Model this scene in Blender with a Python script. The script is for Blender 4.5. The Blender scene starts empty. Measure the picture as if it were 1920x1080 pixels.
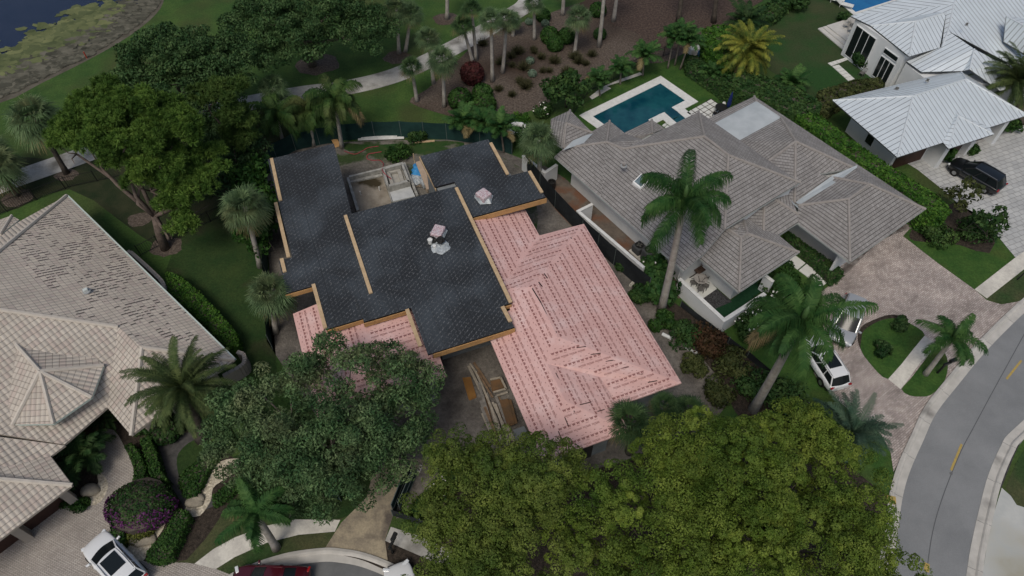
import bpy, math, random
import numpy as np
from mathutils import Vector
R=math.radians
S=bpy.context.scene
COL=S.collection
random.seed(5); RNG=np.random.default_rng(5)
# ---------------------------------------------------------------- camera, light
FPX=1300.0; TH=R(52); CAMH=40.0
cam=bpy.data.cameras.new('camera'); co=bpy.data.objects.new('camera',cam); COL.objects.link(co)
co.location=(0,0,CAMH); co.rotation_euler=(R(38),0,0)
cam.sensor_width=36; cam.lens=36*FPX/1920; cam.clip_end=2000; cam.clip_start=.5
S.camera=co
SUN_EL=R(58); SUN_AZ=R(200)      # compass bearing of the sun from +Y, clockwise: behind the camera
wd=bpy.data.worlds.new('World'); S.world=wd; wd.use_nodes=True
nt=wd.node_tree; bg=nt.nodes['Background']
sk=nt.nodes.new('ShaderNodeTexSky'); sk.sky_type='NISHITA'; sk.sun_disc=False
sk.sun_elevation=SUN_EL; sk.sun_rotation=SUN_AZ; sk.air_density=1.2; sk.dust_density=4.0; sk.ozone_density=1.0
nt.links.new(sk.outputs[0],bg.inputs[0]); bg.inputs[1].default_value=.085
sl=bpy.data.lights.new('sun','SUN'); sl.energy=1.5; sl.angle=R(22); sl.color=(1,.93,.83)
so=bpy.data.objects.new('sun',sl); COL.objects.link(so)
sd=Vector((math.sin(SUN_AZ)*math.cos(SUN_EL),math.cos(SUN_AZ)*math.cos(SUN_EL),math.sin(SUN_EL)))
so.rotation_euler=sd.to_track_quat('Z','Y').to_euler()
S.view_settings.view_transform='Standard'; S.view_settings.look='None'
S.view_settings.exposure=-.06; S.view_settings.gamma=1
# ---------------------------------------------------------------- pixel -> world
def ray(px,py):
    x=(px-960)/FPX; v=(py-540)/FPX
    return np.array([x,math.cos(TH)-v*math.sin(TH),-math.sin(TH)-v*math.cos(TH)])
def W(px,py,z=0.):
    r=ray(px,py); t=(CAMH-z)/-r[2]
    return np.array([t*r[0],t*r[1],z])
class Frame:
    def __init__(s,o,a,flip=False):
        s.o=np.array(o); e=(np.array(a)-s.o)[:2]; e/=np.linalg.norm(e)
        s.e=e; s.n=np.array([-e[1],e[0]]); s.yaw=math.atan2(e[1],e[0])
    def __call__(s,x,y,z=0.):
        p=s.o[:2]+s.e*x+s.n*y; return np.array([p[0],p[1],z])
    def inv(s,w):
        d=np.array(w)[:2]-s.o[:2]; return d@s.e,d@s.n
# ---------------------------------------------------------------- materials
MATS={}
def mat(name,c1,c2=None,scale=2.,rough=.8,bump=0.,detail=4.,metal=0.,spec=.25,ramp=(.35,.65),trans=0.,tint=0.,coord='pos',c3=None,s3=.1,r3=(.45,.6),bscale=None,speck=0.,sscale=7.):
    if name in MATS: return MATS[name]
    m=bpy.data.materials.new(name); m.use_nodes=True; t=m.node_tree; N=t.nodes; L=t.links
    b=N['Principled BSDF']; b.inputs['Roughness'].default_value=rough; b.inputs['Metallic'].default_value=metal
    b.inputs['Specular IOR Level'].default_value=spec
    if coord=='pos': g=N.new('ShaderNodeNewGeometry'); vec=g.outputs['Position']
    elif coord=='uv': g=N.new('ShaderNodeUVMap'); vec=g.outputs[0]
    else: g=N.new('ShaderNodeTexCoord'); vec=g.outputs['Object']
    col=None
    if c2 is not None:
        n=N.new('ShaderNodeTexNoise'); n.inputs['Scale'].default_value=scale; n.inputs['Detail'].default_value=detail
        n.inputs['Roughness'].default_value=.65
        L.new(vec,n.inputs['Vector'])
        r=N.new('ShaderNodeValToRGB'); r.color_ramp.elements[0].position=ramp[0]; r.color_ramp.elements[1].position=ramp[1]
        r.color_ramp.elements[0].color=(*c1,1); r.color_ramp.elements[1].color=(*c2,1)
        L.new(n.outputs['Fac'],r.inputs[0]); col=r.outputs[0]
    else:
        rg=N.new('ShaderNodeRGB'); rg.outputs[0].default_value=(*c1,1); col=rg.outputs[0]
    if c3 is not None:
        n=N.new('ShaderNodeTexNoise'); n.inputs['Scale'].default_value=s3; n.inputs['Detail'].default_value=5
        L.new(vec,n.inputs['Vector'])
        mr=N.new('ShaderNodeMapRange'); mr.inputs[1].default_value=r3[0]; mr.inputs[2].default_value=r3[1]
        L.new(n.outputs['Fac'],mr.inputs[0])
        mx=N.new('ShaderNodeMix'); mx.data_type='RGBA'
        L.new(mr.outputs[0],mx.inputs[0]); L.new(col,mx.inputs[6]); mx.inputs[7].default_value=(*c3,1); col=mx.outputs[2]
    if speck:
        n=N.new('ShaderNodeTexNoise'); n.inputs['Scale'].default_value=sscale; n.inputs['Detail'].default_value=6; n.inputs['Roughness'].default_value=.75; L.new(vec,n.inputs['Vector'])
        mr=N.new('ShaderNodeMapRange'); mr.inputs[1].default_value=.3; mr.inputs[2].default_value=.7; mr.inputs[3].default_value=1-speck; mr.inputs[4].default_value=1+speck; L.new(n.outputs['Fac'],mr.inputs[0])
        hs=N.new('ShaderNodeHueSaturation'); L.new(col,hs.inputs['Color']); L.new(mr.outputs[0],hs.inputs['Value']); col=hs.outputs[0]
    if tint:
        a=N.new('ShaderNodeAttribute'); a.attribute_name='tint'
        hs=N.new('ShaderNodeHueSaturation'); L.new(col,hs.inputs['Color'])
        mr=N.new('ShaderNodeMapRange'); mr.inputs[3].default_value=1-tint; mr.inputs[4].default_value=1+tint
        L.new(a.outputs['Fac'],mr.inputs[0]); L.new(mr.outputs[0],hs.inputs['Value'])
        mr2=N.new('ShaderNodeMapRange'); mr2.inputs[3].default_value=.515; mr2.inputs[4].default_value=.485
        L.new(a.outputs['Fac'],mr2.inputs[0]); L.new(mr2.outputs[0],hs.inputs['Hue'])
        col=hs.outputs[0]
    L.new(col,b.inputs['Base Color'])
    if bump:
        n=N.new('ShaderNodeTexNoise'); n.inputs['Scale'].default_value=bscale or scale*4; n.inputs['Detail'].default_value=6
        L.new(vec,n.inputs['Vector'])
        bp=N.new('ShaderNodeBump'); bp.inputs['Strength'].default_value=bump; bp.inputs['Distance'].default_value=.05
        L.new(n.outputs['Fac'],bp.inputs['Height']); L.new(bp.outputs[0],b.inputs['Normal'])
    if trans:
        tr=N.new('ShaderNodeBsdfTranslucent'); L.new(col,tr.inputs[0])
        ms=N.new('ShaderNodeMixShader'); ms.inputs[0].default_value=trans
        L.new(b.outputs[0],ms.inputs[1]); L.new(tr.outputs[0],ms.inputs[2]); L.new(ms.outputs[0],N['Material Output'].inputs[0])
    MATS[name]=m
    return m
def nodes_of(m): return m.node_tree.nodes,m.node_tree.links
def math_node(N,L,op,a,b=None,c=None):
    n=N.new('ShaderNodeMath'); n.operation=op
    for i,v in enumerate((a,b,c)):
        if v is None: continue
        if isinstance(v,(int,float)): n.inputs[i].default_value=v
        else: L.new(v,n.inputs[i])
    return n.outputs[0]
def tile_mat(name,c1,c2,joint,du,dv,stag=.5,barrel=0.,stain=None,tone=.25,rough=.85,jw=.07,ju=.05,pink=None):
    """roof tile / paver material from UV in metres: u across, v up the slope"""
    m=bpy.data.materials.new(name); m.use_nodes=True; N,L=nodes_of(m); b=N['Principled BSDF']; b.inputs['Roughness'].default_value=rough; b.inputs['Specular IOR Level'].default_value=.25
    uv=N.new('ShaderNodeUVMap'); sp=N.new('ShaderNodeSeparateXYZ'); L.new(uv.outputs[0],sp.inputs[0])
    M=lambda *a: math_node(N,L,*a)
    v=M('DIVIDE',sp.outputs[1],dv); row=M('FLOOR',v); vf=M('FRACT',v)
    off=M('MULTIPLY',M('MODULO',row,2.),stag)
    u=M('ADD',M('DIVIDE',sp.outputs[0],du),off); cl=M('FLOOR',u); uf=M('FRACT',u)
    cx=N.new('ShaderNodeCombineXYZ'); L.new(cl,cx.inputs[0]); L.new(row,cx.inputs[1])
    wn=N.new('ShaderNodeTexWhiteNoise'); wn.noise_dimensions='2D'; L.new(cx.outputs[0],wn.inputs['Vector'])
    mx=N.new('ShaderNodeMix'); mx.data_type='RGBA'; L.new(wn.outputs['Value'],mx.inputs[0]); mx.inputs[6].default_value=(*c1,1); mx.inputs[7].default_value=(*c2,1)
    col=mx.outputs[2]
    if pink:
        nn=N.new('ShaderNodeTexNoise'); nn.inputs['Scale'].default_value=.55; L.new(uv.outputs[0],nn.inputs['Vector'])
        f=M('MULTIPLY',M('GREATER_THAN',M('ADD',wn.outputs['Value'],M('MULTIPLY',nn.outputs['Fac'],.6)),1.05),.6)
        m2=N.new('ShaderNodeMix'); m2.data_type='RGBA'; L.new(f,m2.inputs[0]); L.new(col,m2.inputs[6]); m2.inputs[7].default_value=(*pink,1); col=m2.outputs[2]
    ns=N.new('ShaderNodeTexNoise'); ns.inputs['Scale'].default_value=.5; ns.inputs['Detail'].default_value=8; L.new(uv.outputs[0],ns.inputs['Vector'])
    hv=N.new('ShaderNodeHueSaturation'); L.new(col,hv.inputs['Color']); mr=N.new('ShaderNodeMapRange'); mr.inputs[1].default_value=.3; mr.inputs[2].default_value=.7
    mr.inputs[3].default_value=1-tone; mr.inputs[4].default_value=1+tone; L.new(ns.outputs['Fac'],mr.inputs[0]); L.new(mr.outputs[0],hv.inputs['Value']); col=hv.outputs[0]
    jv=M('LESS_THAN',vf,jw); juf=M('MULTIPLY',M('LESS_THAN',uf,ju),.55)
    j=M('MAXIMUM',jv,juf)
    wig=N.new('ShaderNodeTexNoise'); wig.inputs['Scale'].default_value=3; L.new(uv.outputs[0],wig.inputs['Vector'])
    j=M('MINIMUM',M('MULTIPLY',j,M('ADD',.45,wig.outputs['Fac'])),1.)
    m3=N.new('ShaderNodeMix'); m3.data_type='RGBA'; L.new(j,m3.inputs[0]); L.new(col,m3.inputs[6]); m3.inputs[7].default_value=(*joint,1); col=m3.outputs[2]
    if stain:
        # mildew on the noses of single tiles, thick in patches low on the east slope
        n1=N.new('ShaderNodeTexNoise'); n1.inputs['Scale'].default_value=.5; n1.inputs['Detail'].default_value=3; L.new(uv.outputs[0],n1.inputs['Vector'])
        dist=stain(M,sp,n1)
        w2=N.new('ShaderNodeTexWhiteNoise'); w2.noise_dimensions='2D'
        c2x=N.new('ShaderNodeCombineXYZ'); L.new(cl,c2x.inputs[0]); L.new(M('ADD',row,77.),c2x.inputs[1]); L.new(c2x.outputs[0],w2.inputs['Vector'])
        on=M('MULTIPLY',M('LESS_THAN',w2.outputs['Value'],dist),M('LESS_THAN',uf,.34))
        on=M('MULTIPLY',on,M('GREATER_THAN',M('ADD',vf,M('MULTIPLY',w2.outputs['Value'],-.3)),.05))
        m4=N.new('ShaderNodeMix'); m4.data_type='RGBA'; L.new(M('MULTIPLY',on,.95),m4.inputs[0]); L.new(col,m4.inputs[6]); m4.inputs[7].default_value=(.035,.03,.03,1); col=m4.outputs[2]
    L.new(col,b.inputs['Base Color'])
    h=M('MULTIPLY',vf,-.04)
    if barrel: h=M('ADD',h,M('MULTIPLY',M('SINE',M('MULTIPLY',uf,math.pi)),barrel))
    bp=N.new('ShaderNodeBump'); bp.inputs['Strength'].default_value=.9; bp.inputs['Distance'].default_value=1.; L.new(h,bp.inputs['Height']); L.new(bp.outputs[0],b.inputs['Normal'])
    return m
def seam_mat(name,c1,line,du):
    m=bpy.data.materials.new(name); m.use_nodes=True; N,L=nodes_of(m); b=N['Principled BSDF']; b.inputs['Roughness'].default_value=.42
    b.inputs['Metallic'].default_value=.25
    uv=N.new('ShaderNodeUVMap'); sp=N.new('ShaderNodeSeparateXYZ'); L.new(uv.outputs[0],sp.inputs[0]); M=lambda *a: math_node(N,L,*a)
    u=M('FRACT',M('DIVIDE',sp.outputs[0],du)); j=M('MULTIPLY',M('LESS_THAN',u,.11),.8)  # dark line along each seam: the rib's shadow put into the colour
    ns=N.new('ShaderNodeTexNoise'); ns.inputs['Scale'].default_value=.8; ns.inputs['Detail'].default_value=7; L.new(uv.outputs[0],ns.inputs['Vector'])
    hv=N.new('ShaderNodeHueSaturation'); hv.inputs['Color'].default_value=(*c1,1); mr=N.new('ShaderNodeMapRange'); mr.inputs[3].default_value=.85; mr.inputs[4].default_value=1.12
    L.new(ns.outputs['Fac'],mr.inputs[0]); L.new(mr.outputs[0],hv.inputs['Value'])
    m3=N.new('ShaderNodeMix'); m3.data_type='RGBA'; L.new(j,m3.inputs[0]); L.new(hv.outputs[0],m3.inputs[6]); m3.inputs[7].default_value=(*line,1)
    L.new(m3.outputs[2],b.inputs['Base Color'])
    bp=N.new('ShaderNodeBump'); bp.inputs['Distance'].default_value=.04; bp.inputs['Strength'].default_value=.8
    L.new(M('LESS_THAN',M('ABSOLUTE',M('SUBTRACT',u,.055)),.05),bp.inputs['Height']); L.new(bp.outputs[0],b.inputs['Normal'])
    return m
def brick_mat(name,c1,c2,mortar,bw,bh,yaw=0.,tone=.3,rough=.85,mort=.012,herr=False):
    m=bpy.data.materials.new(name); m.use_nodes=True; N,L=nodes_of(m); b=N['Principled BSDF']; b.inputs['Roughness'].default_value=rough
    g=N.new('ShaderNodeNewGeometry'); mp=N.new('ShaderNodeMapping'); mp.inputs['Rotation'].default_value=(0,0,-yaw); L.new(g.outputs['Position'],mp.inputs[0])
    br=N.new('ShaderNodeTexBrick'); br.inputs['Scale'].default_value=1.; br.inputs['Brick Width'].default_value=bw; br.inputs['Row Height'].default_value=bh
    br.inputs['Mortar Size'].default_value=mort; br.inputs['Color1'].default_value=(*c1,1); br.inputs['Color2'].default_value=(*c2,1); br.inputs['Mortar'].default_value=(*mortar,1)
    L.new(mp.outputs[0],br.inputs[0])
    ns=N.new('ShaderNodeTexNoise'); ns.inputs['Scale'].default_value=.5; ns.inputs['Detail'].default_value=9; ns.inputs['Roughness'].default_value=.7; L.new(g.outputs['Position'],ns.inputs['Vector'])
    hv=N.new('ShaderNodeHueSaturation'); L.new(br.outputs[0],hv.inputs['Color']); mr=N.new('ShaderNodeMapRange'); mr.inputs[1].default_value=.3; mr.inputs[2].default_value=.7
    mr.inputs[3].default_value=1-tone; mr.inputs[4].default_value=1+tone; L.new(ns.outputs['Fac'],mr.inputs[0]); L.new(mr.outputs[0],hv.inputs['Value'])
    L.new(hv.outputs[0],b.inputs['Base Color'])
    bp=N.new('ShaderNodeBump'); bp.inputs['Distance'].default_value=.01; L.new(br.outputs['Fac'],bp.inputs['Height']); bp.invert=True; L.new(bp.outputs[0],b.inputs['Normal'])
    return m
def dark_membrane(name):
    m=bpy.data.materials.new(name); m.use_nodes=True; N,L=nodes_of(m); b=N['Principled BSDF']; b.inputs['Roughness'].default_value=.62
    uv=N.new('ShaderNodeUVMap'); sp=N.new('ShaderNodeSeparateXYZ'); L.new(uv.outputs[0],sp.inputs[0]); M=lambda *a: math_node(N,L,*a)
    u0,v0=sp.outputs[0],sp.outputs[1]
    def marks(du,dv,hw,hh,sh,ph):
        v=M('ADD',M('DIVIDE',v0,dv),ph); row=M('FLOOR',v); vf=M('FRACT',v)
        u=M('ADD',M('DIVIDE',u0,du),M('MULTIPLY',M('MODULO',row,2.),.5)); uf=M('FRACT',u)
        uf=M('ADD',uf,M('MULTIPLY',M('SUBTRACT',vf,.5),sh))
        a=M('LESS_THAN',M('ABSOLUTE',M('SUBTRACT',uf,.5)),hw); c=M('LESS_THAN',M('ABSOLUTE',M('SUBTRACT',vf,.5)),hh)
        cc=N.new('ShaderNodeCombineXYZ'); L.new(M('FLOOR',u),cc.inputs[0]); L.new(row,cc.inputs[1]); w=N.new('ShaderNodeTexWhiteNoise'); w.noise_dimensions='2D'; L.new(cc.outputs[0],w.inputs['Vector'])
        return M('MULTIPLY',M('MULTIPLY',a,c),M('MULTIPLY_ADD',w.outputs['Value'],.9,.15))
    k=M('MAXIMUM',marks(.33,.23,.11,.30,.6,0.),M('MULTIPLY',marks(.41,.29,.08,.2,-.5,.5),.7))
    ns=N.new('ShaderNodeTexNoise'); ns.inputs['Scale'].default_value=5.; ns.inputs['Detail'].default_value=3; L.new(uv.outputs[0],ns.inputs['Vector'])
    k=M('MULTIPLY',k,M('MULTIPLY',ns.outputs['Fac'],.75))
    n2=N.new('ShaderNodeTexNoise'); n2.inputs['Scale'].default_value=.35; n2.inputs['Detail'].default_value=7; n2.inputs['Distortion'].default_value=.4; L.new(uv.outputs[0],n2.inputs['Vector'])
    r=N.new('ShaderNodeValToRGB'); e=r.color_ramp.elements; e[0].position=.4; e[0].color=(.017,.020,.023,1); e[1].position=.74; e[1].color=(.050,.062,.074,1); L.new(n2.outputs['Fac'],r.inputs[0])
    lap=M('MULTIPLY',M('LESS_THAN',M('FRACT',M('DIVIDE',v0,.98)),.035),.75)
    m1=N.new('ShaderNodeMix'); m1.data_type='RGBA'; L.new(lap,m1.inputs[0]); L.new(r.outputs[0],m1.inputs[6]); m1.inputs[7].default_value=(.012,.014,.016,1)
    m2=N.new('ShaderNodeMix'); m2.data_type='RGBA'; L.new(k,m2.inputs[0]); L.new(m1.outputs[2],m2.inputs[6]); m2.inputs[7].default_value=(.24,.25,.26,1)
    L.new(m2.outputs[2],b.inputs['Base Color'])
    n3=N.new('ShaderNodeTexNoise'); n3.inputs['Scale'].default_value=.7; n3.inputs['Detail'].default_value=3; L.new(uv.outputs[0],n3.inputs['Vector'])
    bp=N.new('ShaderNodeBump'); bp.inputs['Distance'].default_value=.12; bp.inputs['Strength'].default_value=.5; L.new(n3.outputs['Fac'],bp.inputs['Height']); L.new(bp.outputs[0],b.inputs['Normal'])
    return m
# ---------------------------------------------------------------- mesh building
class MB:
    def __init__(s): s.v=[]; s.f=[]; s.m=[]; s.uv={}; s.smooth=False
    def vert(s,p): s.v.append(tuple(float(c) for c in p)); return len(s.v)-1
    def poly(s,pts,mi=0,uvs=None):
        i=[s.vert(p) for p in pts]; s.f.append(i); s.m.append(mi)
        if uvs is not None: s.uv[len(s.f)-1]=uvs
        return s
    def prism(s,pts,z0,z1,mi=0,top=None):
        """pts: xy outline (any winding); z0/z1 numbers"""
        a=sum(pts[i][0]*pts[(i+1)%len(pts)][1]-pts[(i+1)%len(pts)][0]*pts[i][1] for i in range(len(pts)))
        if a<0: pts=pts[::-1]
        n=len(pts); b=[s.vert((p[0],p[1],z0)) for p in pts]; t=[s.vert((p[0],p[1],z1)) for p in pts]
        s.f.append(t); s.m.append(mi if top is None else top); s.f.append(b[::-1]); s.m.append(mi)
        for i in range(n):
            j=(i+1)%n; s.f.append([b[i],b[j],t[j],t[i]]); s.m.append(mi)
        return s
    def box(s,c,size,yaw=0.,mi=0,tilt=None):
        cx,cy,cz=c; hx,hy,hz=[q/2 for q in size]; ca,sa=math.cos(yaw),math.sin(yaw); P=[]
        for dz in (-hz,hz):
            for dx,dy in ((-hx,-hy),(hx,-hy),(hx,hy),(-hx,hy)): P.append(s.vert((cx+dx*ca-dy*sa,cy+dx*sa+dy*ca,cz+dz)))
        for q in ((3,2,1,0),(4,5,6,7),(0,1,5,4),(1,2,6,5),(2,3,7,6),(3,0,4,7)): s.f.append([P[k] for k in q]); s.m.append(mi)
        return s
    def beam(s,a,b,w,h,mi=0):
        a=Vector(a); b=Vector(b); d=(b-a).normalized(); up=Vector((0,0,1)) if abs(d.z)<.95 else Vector((1,0,0))
        x=d.cross(up).normalized(); y=x.cross(d).normalized(); P=[]
        for q in (a,b):
            for i,j in ((-1,-1),(1,-1),(1,1),(-1,1)): P.append(s.vert(q+x*(w/2*i)+y*(h/2*j)))
        for q in ((3,2,1,0),(4,5,6,7),(0,1,5,4),(1,2,6,5),(2,3,7,6),(3,0,4,7)): s.f.append([P[k] for k in q][::-1]); s.m.append(mi)
        return s
    def tube(s,pts,rad,n=8,mi=0,cap=True):
        pts=[Vector(p) for p in pts]; rings=[]
        for i,p in enumerate(pts):
            d=(pts[min(i+1,len(pts)-1)]-pts[max(i-1,0)]).normalized(); up=Vector((0,0,1)) if abs(d.z)<.9 else Vector((1,0,0))
            x=d.cross(up).normalized(); y=d.cross(x).normalized(); r=rad[i] if hasattr(rad,'__len__') else rad
            rings.append([s.vert(p+(x*math.cos(2*math.pi*k/n)+y*math.sin(2*math.pi*k/n))*r) for k in range(n)])
        for a,b in zip(rings,rings[1:]):
            for k in range(n): s.f.append([a[k],a[(k+1)%n],b[(k+1)%n],b[k]]); s.m.append(mi)
        if cap: s.f.append(rings[0][::-1]); s.m.append(mi); s.f.append(rings[-1]); s.m.append(mi)
        return s
    def lathe(s,prof,n=16,c=(0,0,0),mi=0,sq=1.):
        R_=[]
        for r,z in prof: R_.append([s.vert((c[0]+r*math.cos(2*math.pi*k/n),c[1]+r*math.sin(2*math.pi*k/n)*sq,c[2]+z)) for k in range(n)])
        for a,b in zip(R_,R_[1:]):
            for k in range(n): s.f.append([a[k],a[(k+1)%n],b[(k+1)%n],b[k]]); s.m.append(mi)
        s.f.append(R_[0][::-1]); s.m.append(mi); s.f.append(R_[-1]); s.m.append(mi)
        return s
    def build(s,name,mats,parent=None,smooth=False,bevel=0.,subsurf=0,root=None):
        me=bpy.data.meshes.new(name)
        o0=Vector((0,0,0)); p=root if root is not None else parent
        while p is not None: o0=o0+Vector(p.location); p=p.parent
        me.from_pydata([Vector(v)-o0 for v in s.v],[],s.f)
        if not isinstance(mats,(list,tuple)): mats=[mats]
        for m in mats: me.materials.append(m)
        me.polygons.foreach_set('material_index',s.m)
        if s.uv:
            ul=me.uv_layers.new(name='UVMap'); buf=np.zeros(len(me.loops)*2,dtype=np.float32)
            for fi,u in s.uv.items():
                st=me.polygons[fi].loop_start
                for k,q in enumerate(u): buf[(st+k)*2]=q[0]; buf[(st+k)*2+1]=q[1]
            ul.data.foreach_set('uv',buf)
        if smooth: me.polygons.foreach_set('use_smooth',[True]*len(me.polygons))
        me.update()
        o=bpy.data.objects.new(name,me); COL.objects.link(o)
        if parent is not None: o.parent=parent
        if bevel: md=o.modifiers.new('bevel','BEVEL'); md.width=bevel; md.segments=2; md.limit_method='ANGLE'
        if subsurf: md=o.modifiers.new('sub','SUBSURF'); md.levels=subsurf; md.render_levels=subsurf
        return o
def npmesh(name,v,f,mats,parent=None,tint=None,loc=None,fm=None):
    """v (n,3), f (m,k) arrays"""
    me=bpy.data.meshes.new(name); k=f.shape[1]
    me.vertices.add(len(v)); me.vertices.foreach_set('co',np.asarray(v,dtype=np.float32).ravel())
    me.loops.add(f.size); me.loops.foreach_set('vertex_index',f.astype(np.int32).ravel())
    me.polygons.add(len(f)); me.polygons.foreach_set('loop_start',np.arange(0,f.size,k,dtype=np.int32))
    try: me.polygons.foreach_set('loop_total',np.full(len(f),k,dtype=np.int32))
    except Exception: pass
    if not isinstance(mats,(list,tuple)): mats=[mats]
    for m in mats: me.materials.append(m)
    if fm is not None: me.polygons.foreach_set('material_index',np.asarray(fm,dtype=np.int32))
    if tint is not None:
        at=me.attributes.new('tint','FLOAT','FACE'); at.data.foreach_set('value',np.asarray(tint,dtype=np.float32))
    me.update(calc_edges=True)
    o=bpy.data.objects.new(name,me); COL.objects.link(o)
    if parent is not None: o.parent=parent
    if loc is not None: o.location=loc
    return o
def thing(name,label,cat,loc=(0,0,0),group=None):
    o=bpy.data.objects.new(name,None); COL.objects.link(o); o.location=[float(c) for c in loc]; o.empty_display_size=.3
    o['label']=label; o['category']=cat
    if group: o['group']=group
    return o
def tag(o,label,cat,group=None,kind=None):
    o['label']=label; o['category']=cat
    if group: o['group']=group
    if kind: o['kind']=kind
    return o
def dup(o,loc=None,rz=None,label=None,sc=None,parent=None):
    c=o.copy(); COL.objects.link(c)
    if parent is not None: c.parent=parent
    if loc is not None: c.location=[float(q) for q in loc]
    if rz is not None: c.rotation_euler[2]=rz
    if sc is not None: c.scale=(sc,sc,sc)
    if label: c['label']=label
    for ch in list(o.children): dup(ch,parent=c)
    return c
def struct(o): o['kind']='structure'; return o
def smooth_poly(pts,n=4):
    """Catmull-Rom through px points (closed)"""
    P=[np.array(p,float) for p in pts]; out=[]; m=len(P)
    for i in range(m):
        a,b,c,d=P[i-1],P[i],P[(i+1)%m],P[(i+2)%m]
        for k in range(n):
            t=k/n; out.append(.5*((2*b)+(c-a)*t+(2*a-5*b+4*c-d)*t*t+(3*b-3*c+d-a)*t**3))
    return out
def smooth_line(pts,n=6):
    P=[np.array(p,float) for p in pts]; P=[2*P[0]-P[1]]+P+[2*P[-1]-P[-2]]; out=[]
    for i in range(1,len(P)-2):
        a,b,c,d=P[i-1:i+3]
        for k in range(n):
            t=k/n; out.append(.5*((2*b)+(c-a)*t+(2*a-5*b+4*c-d)*t*t+(3*b-3*c+d-a)*t**3))
    out.append(P[-2]); return out
from mathutils.geometry import tessellate_polygon
def sheet(name,px,m,z,curve=0,world=False,thick=0.):
    pts=smooth_poly(px,curve) if curve else px
    w=[np.array([p[0],p[1],z]) for p in pts] if world else [W(p[0],p[1],0) for p in pts]
    tri=tessellate_polygon([[Vector((p[0],p[1],0)) for p in w]])
    mb=MB()
    for p in w: mb.vert((p[0],p[1],z))
    for t in tri:
        a,b,c=[w[i] for i in t]
        if (b[0]-a[0])*(c[1]-a[1])-(b[1]-a[1])*(c[0]-a[0])<0: t=t[::-1]
        mb.f.append(list(t)); mb.m.append(0)
    if thick:
        n=len(w); lo=[mb.vert((p[0],p[1],z-thick)) for p in w]
        for i in range(n): mb.f.append([i,(i+1)%n,lo[(i+1)%n],lo[i]]); mb.m.append(0)
    return mb.build(name,m)
def inpoly(x,y,poly):
    poly=np.asarray(poly); x=np.asarray(x); y=np.asarray(y); c=np.zeros(x.shape,bool); j=len(poly)-1
    for i in range(len(poly)):
        xi,yi=poly[i][0],poly[i][1]; xj,yj=poly[j][0],poly[j][1]
        c^=((yi>y)!=(yj>y))&(x<(xj-xi)*(y-yi)/((yj-yi)+1e-12)+xi); j=i
    return c
# ---------------------------------------------------------------- palette
white=mat('white_paint',(.62,.65,.66),(.70,.72,.73),scale=.7,rough=.8)
coping=mat('pale_coping',(.72,.73,.71),(.60,.61,.59),scale=3,rough=.7)
wood=mat('new_pine',(.56,.42,.26),(.44,.32,.19),scale=3,rough=.8)
fascia_wood=mat('orange_fascia_wood',(.50,.30,.13),(.36,.21,.09),scale=2.2,rough=.75,ramp=(.4,.7))
oldwood=mat('weathered_wood',(.30,.25,.19),(.15,.12,.09),scale=5,rough=.95)
concrete=mat('concrete',(.66,.64,.57),(.52,.50,.45),scale=1.2,speck=0.12,sscale=6,rough=.9,bump=.2,c3=(.40,.385,.345),s3=.5,r3=(.55,.8))
kerbm=mat('kerb_concrete',(.52,.505,.47),(.42,.41,.38),scale=1.5,speck=0.12,sscale=6,rough=.9,bump=.2,c3=(.12,.115,.11),s3=.35,r3=(.6,.78))
blockm=mat('raw_concrete',(.22,.24,.25),(.16,.175,.18),scale=1.5,rough=.95,bump=.2)
shellm=mat('pool_shell_concrete',(.42,.42,.39),(.25,.25,.23),scale=2.5,rough=.95,bump=.3)
black=mat('black_plastic',(.02,.02,.02),rough=.4)
glass=mat('dark_glass',(.010,.014,.016),rough=.16,spec=.35)
brownd=mat('brown_door',(.06,.03,.022),(.045,.022,.018),scale=4,rough=.6)
trimg=mat('gutter_trim',(.48,.56,.52),rough=.6)
darkvoid=mat('dark_recess',(.03,.027,.025),rough=.9)
# ---------------------------------------------------------------- ground
grass=mat('grass',(.026,.068,.015),(.058,.108,.024),scale=.35,speck=0.35,sscale=6,rough=.95,bump=.6,detail=9,c3=(.055,.062,.022),s3=.16,r3=(.5,.75),bscale=14)
grass2=mat('lawn_bright',(.024,.072,.013),(.050,.104,.020),scale=.8,speck=0.35,sscale=6,rough=.95,bump=.6,detail=9,c3=(.070,.082,.022),s3=.25,r3=(.55,.75),bscale=16)
grassdry=mat('lawn_worn',(.045,.060,.024),(.075,.078,.036),scale=.5,speck=0.4,sscale=6,rough=.95,bump=.6,detail=9,c3=(.026,.058,.016),s3=.3,r3=(.45,.65),bscale=16)
grassshade=mat('lawn_deep',(.017,.044,.011),(.034,.060,.016),scale=.6,speck=0.35,sscale=6,rough=.95,bump=.6,detail=9,c3=(.042,.038,.022),s3=.25,r3=(.55,.72),bscale=14)  # darker copy of the lawn, shade mixed into its colour
dirt=mat('bare_soil',(.115,.105,.095),(.20,.185,.165),scale=.7,speck=0.35,sscale=5,rough=.97,bump=.8,detail=10,c3=(.07,.064,.058),s3=.45,r3=(.5,.7),bscale=9)
dirt2=mat('yard_soil',(.10,.092,.080),(.19,.178,.155),scale=.9,speck=0.35,sscale=5,rough=.97,bump=.8,detail=10,c3=(.040,.066,.024),s3=.38,r3=(.5,.58),bscale=9)
mulch=mat('mulch',(.060,.047,.038),(.150,.122,.100),scale=6,speck=0.45,sscale=5,rough=.98,bump=1.,detail=10,c3=(.052,.036,.027),s3=.08,r3=(.45,.6),bscale=14)
mulchdark=mat('mulch_dark',(.022,.018,.014),(.060,.048,.038),scale=5,speck=0.45,sscale=6,rough=.98,bump=1.,detail=10,bscale=14)
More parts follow.
